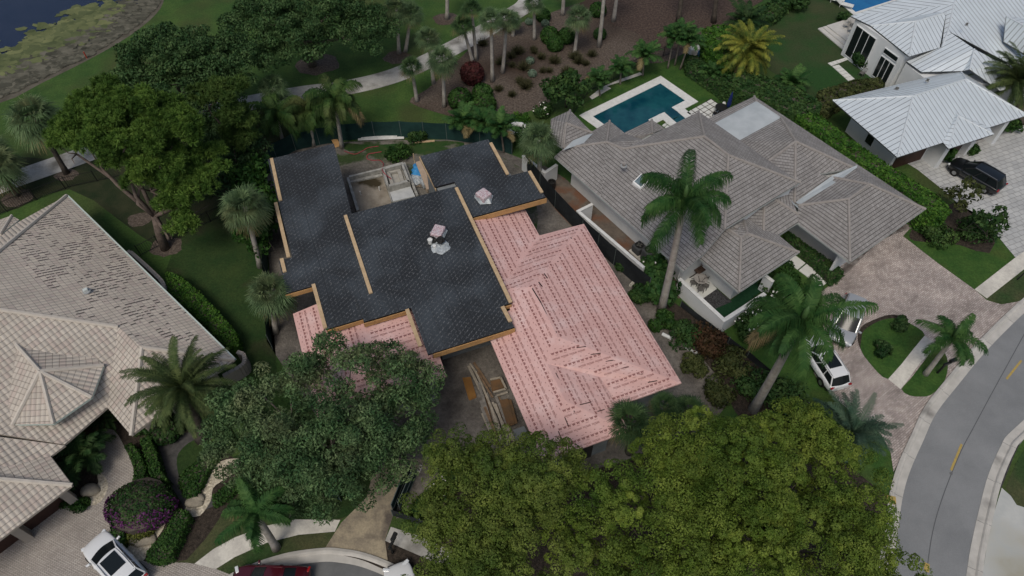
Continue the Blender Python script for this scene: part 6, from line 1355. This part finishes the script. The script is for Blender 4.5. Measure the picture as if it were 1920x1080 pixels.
mesh_fence('green mesh fence left of the black roof behind the cabbage palms',[(500,440),(503,520),(506,600),(512,655)],1.7)
mesh_fence('green mesh fence hidden under the large grey-green tree',[(545,850),(540,900),(600,925),(640,940)],1.6)
mesh_fence('dark mesh fence beneath the low branches at the bottom edge of the apron',[(737,967),(790,985),(830,1000)],1.0,silt,1.6)
def gate(label,a,b,h,t_=None):
    A,B=W(*a),W(*b); t=thing('fence_gate',label,'gate',A,'open chain-link gate leaves with green fabric'); mb=MB(); mb.poly([A+[0,0,.1],B+[0,0,.1],B+[0,0,h],A+[0,0,h]]); mb.build('fabric',meshg,t)
    for n_,p,q in (('post',A,A+[0,0,h+.05]),('post',B,B+[0,0,h+.05]),('rail',A+[0,0,h],B+[0,0,h]),('rail',A+[0,0,.1],B+[0,0,.1]),('rail',A+[0,0,h/2],B+[0,0,h/2])):
        mb=MB(); mb.tube([p,q],.03,6); mb.build(n_,pole,t)
gate('left leaf of the open green fabric gate beside the tan apron',(740,965),(772,885),1.6); gate('right leaf of the open green fabric gate, nearer the dark bushes',(752,960),(782,890),1.5)
ironm=mat('black_iron',(.015,.016,.016),rough=.5)
def iron_fence(label,px,h=1.2,step=.16):
    c=[W(*p)[:2] for p in px]; t=thing('iron_fence',label,'fence',(*c[0],0)); mb=MB(); pk=MB()
    for a,b in zip(c,c[1:]):
        L_=np.linalg.norm(b-a); d=(b-a)/L_
        for z in (.15,h-.1): mb.beam((*a,z),(*b,z),.03,.03)
        for i in range(int(L_/step)): p=a+d*(i*step); pk.beam((*p,.05),(*p,h),.018,.018)
        for i in range(int(L_/2.2)+1):
            p=a+d*min(i*2.2,L_); q=MB(); q.beam((*p,0),(*p,h+.05),.045,.045); q.build('post',ironm,t)
    mb.build('rail',ironm,t); pk.build('pickets',ironm,t)
iron_fence('black iron fence behind the pale tile house along the path',[(-60,428),(14,398),(70,375),(130,352),(230,330)])
iron_fence('black iron fence by the pine trunk beside the pale tile house',[(265,480),(300,462),(345,440),(420,405)])
iron_fence('black iron fence behind the pool garden next to the mulch bed',[(1075,215),(1105,172),(1150,150),(1210,120),(1262,100)])
# ---------------------------------------------------------------- walls and details of the middle house
garden_wall('garden_wall',[(1109,383),(1084,395.5),(1206,500)],1.8,.18,white,coping,'white-capped garden wall between the soil strip and the dark mesh fence')
gw=garden_wall('courtyard_wall',[(1276,524),(1358,600),(1433,551)],1.5,.22,white,coping,'white courtyard wall around the front patio of the grey tile house')
garden_wall('garden_wall',[(1436,517),(1448,526)],1.6,.2,white,coping,'short white wall stub right of the courtyard')
garden_wall('planter_wall',[(982,292),(1022,323),(1043,309)],1.6,.2,white,coping,'white planter wall at the back corner of the grey tile house')
pf=quadprism([(1264,520),(1300,495),(1344,542),(1318,560)],.0,.05,'patio_floor',pslab,None); struct(pf)
o=sheet('dark_gravel',[(1318,560),(1343,541),(1372,566),(1340,580)],mat('dark_gravel',(.03,.03,.032),(.09,.09,.095),scale=12,rough=.95,bump=.8,ramp=(.4,.6)),.03); struct(o)
struct(sheet('artificial_turf',[(1340,580),(1372,562),(1425,520),(1445,535),(1358,598)],mat('artificial_turf',(.008,.042,.018),(.014,.055,.024),scale=6,rough=.95),.028))
acm=mat('grey_ac_case',(.075,.08,.083),rough=.6)
def acunit(px,label,h,s):
    w=W(*px); t=thing('air_conditioner',label,'air conditioner',w); mb=MB(); mb.box((w[0],w[1],h/2+.08),(s,s,h),MF.yaw); mb.build('case',acm,t,bevel=.12)
    mb=MB(); mb.lathe([(s*.42,h+.085),(s*.42,h+.11),(s*.30,h+.115),(s*.30,h+.09)],20,(w[0],w[1],0)); mb.build('fan_ring',black,t); mb=MB()
    for k in range(4): a=k*1.57+.3; mb.beam((w[0],w[1],h+.12),(w[0]+math.cos(a)*s*.28,w[1]+math.sin(a)*s*.28,h+.12),.12,.01)
    mb.build('fan_blades',vw,t); mb=MB(); mb.box((w[0],w[1],.04),(s+.2,s+.2,.08),MF.yaw); mb.build('pad',concrete,t)
acunit((1196,473),'shorter round-topped grey air conditioner by the white wall',.75,.8); acunit((1213,488),'taller grey air conditioner partly under the royal palm',1.15,.85)
def table(label,px,r,m,z=0.,square=False,name='patio_table'):
    w=W(*px,z); t=thing(name,label,'table',w); mb=MB()
    if square: mb.box((w[0],w[1],z+.73),(r*2.2,r*1.2,.05),MF.yaw)
    else: mb.lathe([(r,.71),(r,.75)],20,tuple(w))
    mb.build('tabletop',m,t)
    for k in range(4): a=.78+k*1.57+MF.yaw; q=MB(); q.tube([(w[0]+math.cos(a)*r*.5,w[1]+math.sin(a)*r*.5,z),(w[0]+math.cos(a)*r*.65,w[1]+math.sin(a)*r*.65,z+.71)],.03,6); q.build('leg',ironm,t)
CHP=None
def chair(px,yaw,label,m,z=0.,group=None,sc=1.):
    global CHP
    w=W(*px,z)
    if (m.name) not in (CHP or {}):
        t=thing('patio_chair',label,'chair',w,group); b=Vector(w); mb=MB(); mb.box((w[0],w[1],z+.45),(.5,.5,.05),0); mb.build('seat',m,t,bevel=.02)
        mb=MB()
        for k in range(7): x=-.24+k*.08; mb.beam((w[0]+x,w[1]-.25,z+.47),(w[0]+x*1.05,w[1]-.34,z+.95),.03,.02)
        mb.beam((w[0]-.27,w[1]-.34,z+.95),(w[0]+.27,w[1]-.34,z+.95),.04,.04); mb.build('backrest',m,t)
        for sx in (-.22,.22):
            for sy in (-.22,.22): q=MB(); q.beam((w[0]+sx,w[1]+sy,z),(w[0]+sx,w[1]+sy,z+.44),.035,.035); q.build('leg',m,t)
            q=MB(); q.beam((w[0]+sx*1.1,w[1]-.28,z+.66),(w[0]+sx*1.1,w[1]+.22,z+.66),.04,.04); q.build('armrest',m,t)
        CHP=dict(CHP or {}); CHP[m.name]=t
    else: t=dup(CHP[m.name],w,label=label); 
    if group: t['group']=group
    sc*=.85; t.rotation_euler[2]=yaw; t.scale=(sc,sc,sc); return t
marble=mat('pale_marble_top',(.40,.38,.36),(.26,.245,.23),scale=6,rough=.4); dwood=mat('dark_brown_wicker',(.085,.055,.04),(.06,.04,.03),scale=8,rough=.8); greyw=mat('grey_weave',(.12,.115,.11),rough=.8)
table('round pale marble table in the front courtyard',(1310,534),.5,marble); 
for p,a,l in (((1299,535),1.57,'dark metal chair left of the round marble table'),((1321,541),-2.2,'dark metal chair right of the round marble table'),((1312,547),-.4+3.5,'dark metal chair below the round marble table'),((1317,528),-2.6+3.,'dark metal chair above the round marble table')): chair(p,a,l,greyw)
table('brown rectangular coffee table in the front courtyard',(1311,515),.5,dwood,square=True)
for p,a,l in (((1302,511),.8,'brown wicker armchair left of the coffee table'),((1320,509),-2.,'brown wicker armchair right of the coffee table'),((1316,500),-2.6,'brown wicker armchair at the back of the courtyard')): chair(p,a,l,dwood,sc=1.15)
mb=MB(); w=W(1297,508); mb.box((w[0],w[1],.065),(1.3,.9,.02),MF.yaw); tag(mb.build('doormat',mat('dark_mat',(.06,.055,.05),rough=.95)),'dark mat at the back of the front courtyard','mat')
table('round dark table on the white slab terrace by the pool',(1349,213),.55,black)
for p,a,l in (((1348,206),3.1,'black chair behind the terrace table by the pool'),((1340,219),.9,'black chair in front of the terrace table by the pool')): chair(p,a,l,black)
w=W(1361,215); t=thing('parasol','closed navy blue parasol at the end of the pool terrace','parasol',w); mb=MB(); mb.tube([w,w+[0,0,2.5]],.03,6); mb.build('pole',pole,t)
mb=MB(); mb.lathe([(.14,.9),(.2,1.2),(.13,2.0),(.03,2.5)],8,tuple(w)); mb.build('folded_canopy',mat('navy_canvas',(.01,.02,.11),(.015,.03,.15),scale=4,rough=.8),t); mb=MB(); mb.lathe([(.25,0),(.25,.08)],12,tuple(w)); mb.build('base',black,t)
mb=MB(); mb.lathe([(.12,0),(.19,.12),(.12,.26)],12,tuple(W(1357,196))); tag(mb.build('garden_lamp',coping,smooth=True),'small white globe light on the lawn near the parasol','lamp')
# pool equipment by the mulch
def tank(px,label,r,h,m):
    w=W(*px); t=thing('pool_equipment',label,'equipment',w); mb=MB(); mb.lathe([(r,0),(r,h*.8),(r*.6,h)],14,tuple(w)); mb.build('tank_body',m,t,smooth=False); mb=MB(); mb.lathe([(.08,h),(.08,h+.1)],8,tuple(w)); mb.build('cap',black,t)
bl_=mat('blue_plastic',(.03,.10,.22),rough=.4); tank((1312,108),'blue round tank beside the pool equipment box',.32,.8,bl_); tank((1322,113),'black pump tank right of the blue tank',.25,.6,black)
mb=MB(); w=W(1300,104); mb.box((w[0],w[1],.45),(1.1,.7,.9),.3); tag(mb.build('equipment_box',coping,bevel=.05),'white pool equipment box left of the blue tank','box')
# white float tube behind the construction fence
w=W(970,243,.6); n=20; mb=MB(); ring=[(w[0]+.75*math.cos(6.283*k/n),w[1]+.55*math.sin(6.283*k/n),w[2]+.15*math.sin(6.283*k/n)) for k in range(n+1)]; mb.tube(ring,.24,8,cap=False); tag(mb.build('ring_float',coping,smooth=True),'white ring float lying in the bushes left of the tile house','float')
mb=MB(); w=W(1015,345); mb.lathe([(.33,0),(.33,.7),(.25,.72),(.24,.5)],16,tuple(W(1034,352))); tag(mb.build('dark_bin',black),'dark round bin in the strip behind the white planter','bin')
# loungers by the blue pool, patio set of the metal house
def lounger(px,yaw,label,first=None):
    w=W(*px)
    if first: d=dup(first,w,label=label); d.rotation_euler[2]=yaw; return d
    t=thing('sun_lounger',label,'sun lounger',w,'white loungers beside the blue pool'); mb=MB(); mb.box((w[0]-.35,w[1],.36),(1.3,.65,.09)); mb.build('seat',coping,t,bevel=.03); mb=MB(); mb.beam((w[0]+.3,w[1],.38),(w[0]+.9,w[1],.75),.65,.08); mb.build('backrest',coping,t)
    for sx in (-.9,.3):
        for sy in (-.25,.25): q=MB(); q.beam((w[0]+sx,w[1]+sy,0),(w[0]+sx,w[1]+sy,.33),.05,.05); q.build('leg',coping,t)
    t.rotation_euler[2]=yaw; return t
L1=lounger((1563,4),2.6,'white sun lounger beside the blue pool, nearer the frame edge'); lounger((1580,13),2.6,'white sun lounger beside the blue pool, nearer the patio',L1)
cream=mat('cream_cast_metal',(.42,.41,.38),rough=.6)
table('round cream garden table on the metal house patio',(1595,50),.55,cream,z=.36)
for p,a,l in (((1584,52),1.5,'cream garden chair left of the patio table by the tall windows'),((1592,60),2.8,'dark-seated garden chair below the patio table by the tall windows'),((1596,43),0.,'cream garden chair behind the patio table by the tall windows')): chair(p,a,l,cream,z=.36)
chair((1614,143),2.2,'dark patio chair standing on the grass by the hedge',greyw)
shrub('potted_plant','dark potted shrub at the patio corner by the blue pool',(1578,40),.6,1.2,M_shrub,n=500,leaf=.18,seed=120)
# boulders in the gravel beds
bould=mat('limestone_boulder',(.34,.31,.25),(.25,.225,.18),scale=2.,rough=.95,bump=.8)
def boulder(px,r,label,seed):
    rng=np.random.default_rng(seed); w=W(*px); mb=MB(); n=12; R_=[]
    for q,h in ((1.,0),(1.05,.35),(.8,.8),(.35,1.)): R_.append([mb.vert((w[0]+r[0]*q*math.cos(6.283*k/n)*rng.uniform(.8,1.15),w[1]+r[1]*q*math.sin(6.283*k/n)*rng.uniform(.8,1.15),.02+r[2]*h*rng.uniform(.85,1.1))) for k in range(n)])
    for a,b in zip(R_,R_[1:]):
        for k in range(n): mb.f.append([a[k],a[(k+1)%n],b[(k+1)%n],b[k]]); mb.m.append(0)
    mb.f.append(R_[-1]); mb.m.append(0); tag(mb.build('boulder',bould,subsurf=1,smooth=True),label,'boulder')
boulder((365,943),(.6,.35,.3),'flat pale boulder at the foot of the curved gravel bed',1); boulder((373,936),(.4,.3,.35),'smaller pale boulder behind the flat one in the curved gravel bed',2)
boulder((268,1012),(.9,.45,.3),'large flat boulder in the gravel near the white car',3); boulder((170,920),(.6,.45,.35),'pale boulder beside the gravel at the pale house garage',4)
mb=MB(); mb.lathe([(.12,0),(.14,.2),(.05,.21)],10,tuple(W(272,1005)+np.array([0,0,.3]))); tag(mb.build('garden_spotlight',black),'small black spotlight on the large flat boulder','lamp')
# mailbox
def mailbox(px,label,yaw):
    w=W(*px); t=thing('mailbox',label,'mailbox',w); mb=MB(); mb.beam((w[0],w[1],0),(w[0],w[1],1.25),.1,.1); mb.build('post',ironm,t); mb=MB(); c,s=math.cos(yaw),math.sin(yaw); mb.box((w[0]+c*.3,w[1]+s*.3,1.2),(.95,.12,.16),yaw); mb.box((w[0]+c*.5,w[1]+s*.5,1.35),(.5,.22,.24),yaw); mb.build('box',ironm,t,bevel=.03)
    mb=MB(); mb.box((w[0]+c*.4,w[1]+s*.4,.95),(.5,.04,.14),yaw); mb.build('number_plate',black,t)
mailbox((1757,700),'black mailbox on a post by the street kerb',.35); mailbox((737,1037),'dark mailbox in the soil patch right of the tan apron',1.2)
mb=MB(); w=W(1907,525); mb.tube([w,w+[.6,.3,3.2]],.05,6); o=mb.build('street_sign_post',ironm); tag(o,'thin dark post on the verge at the right edge of the photo','post')
for p,l in (((1783,888),'small round survey marker in the street below the yellow dash'),):
    mb=MB(); mb.lathe([(.09,.02),(.09,.026)],12,tuple(W(*p))); struct(mb.build('drain_cover',asphalt2))
# red-white marker by the lake, tiny
mb=MB(); mb.tube([W(163,109),W(163,109)+[0,0,.7]],.06,6); tag(mb.build('red_stake',mat('red_paint',(.35,.05,.03),rough=.6)),'small red stake on the bank of the lake','stake')
# ---------------------------------------------------------------- cars
rubber=mat('tyre_rubber',(.012,.012,.012),rough=.85); rimm=mat('alloy_rim',(.35,.36,.37),rough=.3,metal=.8)
lampw=mat('clear_lamp',(.65,.68,.70),rough=.1,spec=.8); lampr=mat('red_lamp',(.28,.01,.01),rough=.15,spec=.7)
def carpaint(name,c,metal=.2):
    m=mat(name,c,rough=.28,metal=metal,spec=.6); b=m.node_tree.nodes['Principled BSDF']; b.inputs['Coat Weight'].default_value=.6; b.inputs['Coat Roughness'].default_value=.05; return m
def car(name,label,loc,yaw,paint,L_=4.75,wd=1.9,H=1.65,kind='suv',roofm=None,rails=True,pano=False):
    """front toward local +x"""
    t=thing(name,label,'car',loc); a=L_/2; hw=wd/2; V=[]
    X=[-a,-a+.12,-a+.5,-a*.45,0,a*.42,a-.95,a-.45,a-.12,a]
    if kind=='suv': HWs=[.74,.90,.97,1,1,1,.98,.94,.82,.60]; ZT_=[.88,1.0,1.04,1.03,1.01,1.0,.98,.93,.82,.66]
    else: HWs=[.74,.90,.97,1,1,1,.98,.93,.80,.58]; ZT_=[.80,.96,1.0,.98,.95,.93,.88,.82,.72,.58]
    def ring(x,h,zt):
        h=hw*h; zb=.30 if abs(x)<a-.3 else .38
        return [(x,-h*.80,zb),(x,-h*.99,.5),(x,-h,.72),(x,-h*.97,zt*.92),(x,-h*.86,zt),(x,-h*.4,zt+.035),(x,0,zt+.05),(x,h*.4,zt+.035),(x,h*.86,zt),(x,h*.97,zt*.92),(x,h,.72),(x,h*.99,.5),(x,h*.80,zb)]
    mb=MB(); rings=[[mb.vert(p) for p in ring(x,h,z)] for x,h,z in zip(X,HWs,ZT_)]
    for r0,r1 in zip(rings,rings[1:]):
        for k in range(12): mb.f.append([r0[k],r1[k],r1[k+1],r0[k+1]][::1]); mb.m.append(0)
        mb.f.append([r0[12],r1[12],r1[0],r0[0]]); mb.m.append(0)
    mb.f.append(rings[0]); mb.m.append(0); mb.f.append(rings[-1][::-1]); mb.m.append(0)
    def add(mb_,nm,m,**k):
        me_root=t; o=mb_; 
        # local coordinates: build without root offset
        mesh=bpy.data.meshes.new(nm); mesh.from_pydata(mb_.v,[],mb_.f); mesh.materials.append(m); mesh.polygons.foreach_set('use_smooth',[k.get('smooth',False)]*len(mesh.polygons)); mesh.update()
        ob=bpy.data.objects.new(nm,mesh); COL.objects.link(ob); ob.parent=k.get('parent',t)
        if k.get('sub'): md=ob.modifiers.new('sub','SUBSURF'); md.levels=k['sub']; md.render_levels=k['sub']
        if k.get('bevel'): md=ob.modifiers.new('bevel','BEVEL'); md.width=k['bevel']; md.segments=2
        return ob
    add(mb,'body',paint,smooth=True,sub=2)
    # greenhouse
    zb=.99 if kind=='suv' else .93; xb0,xb1=(-a+.22,a-1.25) if kind=='suv' else (-a+.75,a-1.35); xt0,xt1=(-a+.62,a-2.15) if kind=='suv' else (-a+1.55,a-2.2); hb,ht=hw*.90,hw*.72; zt=H
    B=[(xb0,-hb*.93,zb),(xb1,-hb*.90,zb),(xb1,hb*.90,zb),(xb0,hb*.93,zb)]; T=[(xt0,-ht*.96,zt-.03),(xt1,-ht,zt-.02),(xt1,ht,zt-.02),(xt0,ht*.96,zt-.03)]
    g=MB(); n=6
    def lerp(p,q,s): return tuple(p[i]*(1-s)+q[i]*s for i in range(3))
    # windscreen and rear glass curved in plan
    for nm,(b0,b1,t0,t1),bow in (('windscreen',(B[1],B[2],T[1],T[2]),.22),('rear_window',(B[3],B[0],T[3],T[0]),-.12)):
        g=MB(); lo=[];hi=[]
        for k in range(9):
            s=k/8; c=math.sin(s*math.pi)*bow; p=lerp(b0,b1,s); q=lerp(t0,t1,s); lo.append(g.vert((p[0]+c,p[1],p[2]+.0))); hi.append(g.vert((q[0]+c*.5,q[1],q[2])))
        for k in range(8): g.f.append([lo[k],lo[k+1],hi[k+1],hi[k]]); g.m.append(0)
        add(g,nm,glass,smooth=True)
    for sg in (0,1):
        b0,b1,t0,t1=((B[0],B[1],T[0],T[1]) if sg==0 else (B[3],B[2],T[3],T[2]))
        for s0,s1 in ((.02,.30),(.33,.63),(.66,.97)):
            g=MB(); g.poly([lerp(b0,b1,s0),lerp(b0,b1,s1),lerp(t0,t1,min(s1,.99)),lerp(t0,t1,max(s0,.01))]); add(g,'side_window',glass)
        g=MB()
        for s in (.0,.315,.645,1.): g.beam(lerp(b0,b1,s),lerp(t0,t1,s),.08,.05)
        g.beam(t0,t1,.09,.07); g.beam(b0,b1,.05,.04); add(g,'window_pillars',paint)
    g=MB(); zr=zt; xs=[xt0-.12,xt0+.1,(xt0+xt1)/2,xt1-.12,xt1+.1]; hs=[.86,1.,1.02,1.,.9]; R_=[]
    for x,h in zip(xs,hs): R_.append([g.vert((x,y*ht*h*1.02,zr-.045*abs(y)**3+(.02 if 0<abs(x-xt0)<9 else 0)-(.05 if x in (xs[0],xs[-1]) else 0))) for y in (-1,-.6,0,.6,1)])
    for r0,r1 in zip(R_,R_[1:]):
        for k in range(4): g.f.append([r0[k],r1[k],r1[k+1],r0[k+1]]); g.m.append(0)
    add(g,'roof',roofm or paint,smooth=True)
    if pano: g=MB(); g.box(((xt0+xt1)/2+.25,0,zr+.035),((xt1-xt0)*.62,ht*1.45,.02)); add(g,'sunroof',glass,bevel=.01)
    if rails:
        for sg in (-1,1): g=MB(); g.tube([(xt0+.05,sg*ht*.93,zr+.02),((xt0+xt1)/2,sg*ht*.97,zr+.06),(xt1-.05,sg*ht*.93,zr+.02)],.022,6); add(g,'roof_rail',mat('rail_silver',(.3,.31,.32),rough=.35,metal=.6) if roofm is None else paint)
    for x in (a-.95,-a+.98):
        for sg in (-1,1):
            wl=bpy.data.objects.new('wheel',None); COL.objects.link(wl); wl.parent=t; y=sg*(hw-.12)
            g=MB(); pr=[(.20,-.11),(.33,-.11),(.36,-.07),(.36,.07),(.33,.11),(.20,.11)]; n=22
            R2=[[g.vert((x+r*math.cos(6.283*k/n),y+d,.36+r*math.sin(6.283*k/n))) for k in range(n)] for r,d in pr]
            for r0,r1 in zip(R2,R2[1:]):
                for k in range(n): g.f.append([r0[k],r0[(k+1)%n],r1[(k+1)%n],r1[k]]); g.m.append(0)
            add(g,'tyre',rubber,smooth=True,parent=wl)
            g=MB(); c=g.vert((x,y+sg*.09,.36)); R3=[g.vert((x+.22*math.cos(6.283*k/10),y+sg*.10,.36+.22*math.sin(6.283*k/10))) for k in range(10)]
            for k in range(0,10): g.f.append([c,R3[k],R3[(k+1)%10]]); g.m.append(0)
            add(g,'rim',rimm,parent=wl)
            g=MB(); 
            for k in range(8): a0=math.pi*k/8; a1=math.pi*(k+1)/8; g.beam((x+.40*math.cos(a0),y+sg*.10,.36+.40*math.sin(a0)),(x+.40*math.cos(a1),y+sg*.10,.36+.40*math.sin(a1)),.08,.05)
            add(g,'wheel_arch',black)
    for sg in (-1,1):
        g=MB(); g.box((a-.20,sg*hw*.66,.74),(.20,.42,.13),-sg*.45); add(g,'headlight',lampw,bevel=.03)
        g=MB(); g.box((-a+.10,sg*hw*.72,.90),(.14,.34,.14),sg*.25); add(g,'tail_light',lampr,bevel=.03)
        g=MB(); g.box((xb1-.18,sg*(hw+.09),zb+.04),(.14,.24,.15),-sg*.2); add(g,'wing_mirror',paint,bevel=.04)
        g=MB(); 
        for xx in (.55,-.55): g.box((xx,sg*hw*.985,.86),(.2,.03,.035))
        add(g,'door_handle',paint)
    g=MB(); g.box((a-.03,0,.55),(.08,wd*.55,.2)); add(g,'grille',black,bevel=.02)
    g=MB(); g.box((-a+.0,0,.62),(.04,.5,.12)); add(g,'number_plate',coping)
    g=MB(); g.box((0,0,.36),(L_*.9,wd*.86,.12)); add(g,'underbody',black)
    # door and bonnet shut lines
    g=MB()
    for sg in (-1,1):
        for xx in (xb1-.1,.05,-.95): g.beam((xx,sg*hw*1.0,.45),(xx,sg*hw*.955,.95),.012,.012)
    g.beam((a-1.15,-hw*.7,.99),(a-1.15,hw*.7,.99),.015,.012); add(g,'shut_lines',black)
    t.rotation_euler[2]=yaw; t.scale=(.9,.9,.9); return t
def aim(p,q,z=1.): A,B=W(*p,z),W(*q,z); return math.atan2((B-A)[1],(B-A)[0])
wp=carpaint('white_car_paint',(.72,.74,.75),0.); bp_=carpaint('black_car_paint',(.010,.012,.014),.3); rp=carpaint('dark_red_car_paint',(.075,.005,.012),.3); sp_=carpaint('silver_car_paint',(.36,.38,.40),.15)
# white SUV bottom left: nose toward upper left
y=aim((233,1065),(186,1015)); c=W(211,1052,.9); car('suv','white SUV with black panoramic roof on the beige driveway, bottom left',(c[0],c[1],.02),y,wp,4.7,1.9,1.6,pano=True)
y=aim((1860,335),(1800,300)); c=W(1833,325,.8); car('suv','black SUV parked on the pale paver court at the right edge',(c[0],c[1],.02),y,bp_,4.9,1.95,1.7)
y=aim((560,1082),(450,1080)); c=W(507,1090,.6); car('sedan','dark red car cut by the bottom edge of the photo in the cul-de-sac',(c[0],c[1],.02),y,rp,4.7,1.85,1.42,kind='sedan',rails=False)
c=W(762,1128,.6); car('sedan','white car corner at the bottom edge near the leaf-filled gutter',(c[0],c[1],.02),R(112),wp,4.7,1.85,1.45,kind='sedan',rails=False)
y=aim((1610,572),(1585,640)); c=W(1591,598,.8); car('suv','silver SUV half hidden by palm fronds on the paver driveway',(c[0],c[1],.02),y,sp_,4.8,1.92,1.7)
y=aim((1583,705),(1540,640)); c=W(1545,676,.8); car('suv','white SUV half hidden by palm fronds, its tail showing on the paver driveway',(c[0],c[1],.02),y,wp,4.7,1.9,1.65,pano=True)

rs=[(1935,600),(1868,722),(1826,800),(1800,850),(1768,930),(1748,1000),(1735,1090)]
strip('road_seam',rs,.05,mat('tar_seam',(.10,.105,.11),rough=.8),3,seg=6)
def kerb_joints(px,side,n):
    c=[np.array(q) for q in smooth_line([W(*p)[:2] for p in px],8)]; L_=0; nxt=1.
    for a,b in zip(c,c[1:]):
        l=np.linalg.norm(b-a); d=(b-a)/l; nn=np.array([d[1],-d[0]])*side
        while L_+l>nxt:
            p=a+d*(nxt-L_); mb=MB(); mb.beam((*(p+nn*.01),.142),(*(p+nn*.27),.125),.02,.008); mb.beam((*(p+nn*.34),.037),(*(p+nn*.74),.028),.02,.008); struct(mb.build('kerb_joint',asphalt2)); nxt+=3.
        L_+=l
kerb_joints(road_l,-1,0); kerb_joints(road_r,1,0)
st_=sheet('gutter_stain',[(1910,822),(1897,850),(1885,880),(1874,915),(1877,915),(1890,882),(1902,852),(1915,826)],mat('gutter_stain',(.03,.03,.03),(.06,.06,.06),scale=3,rough=.9),.045); struct(st_)
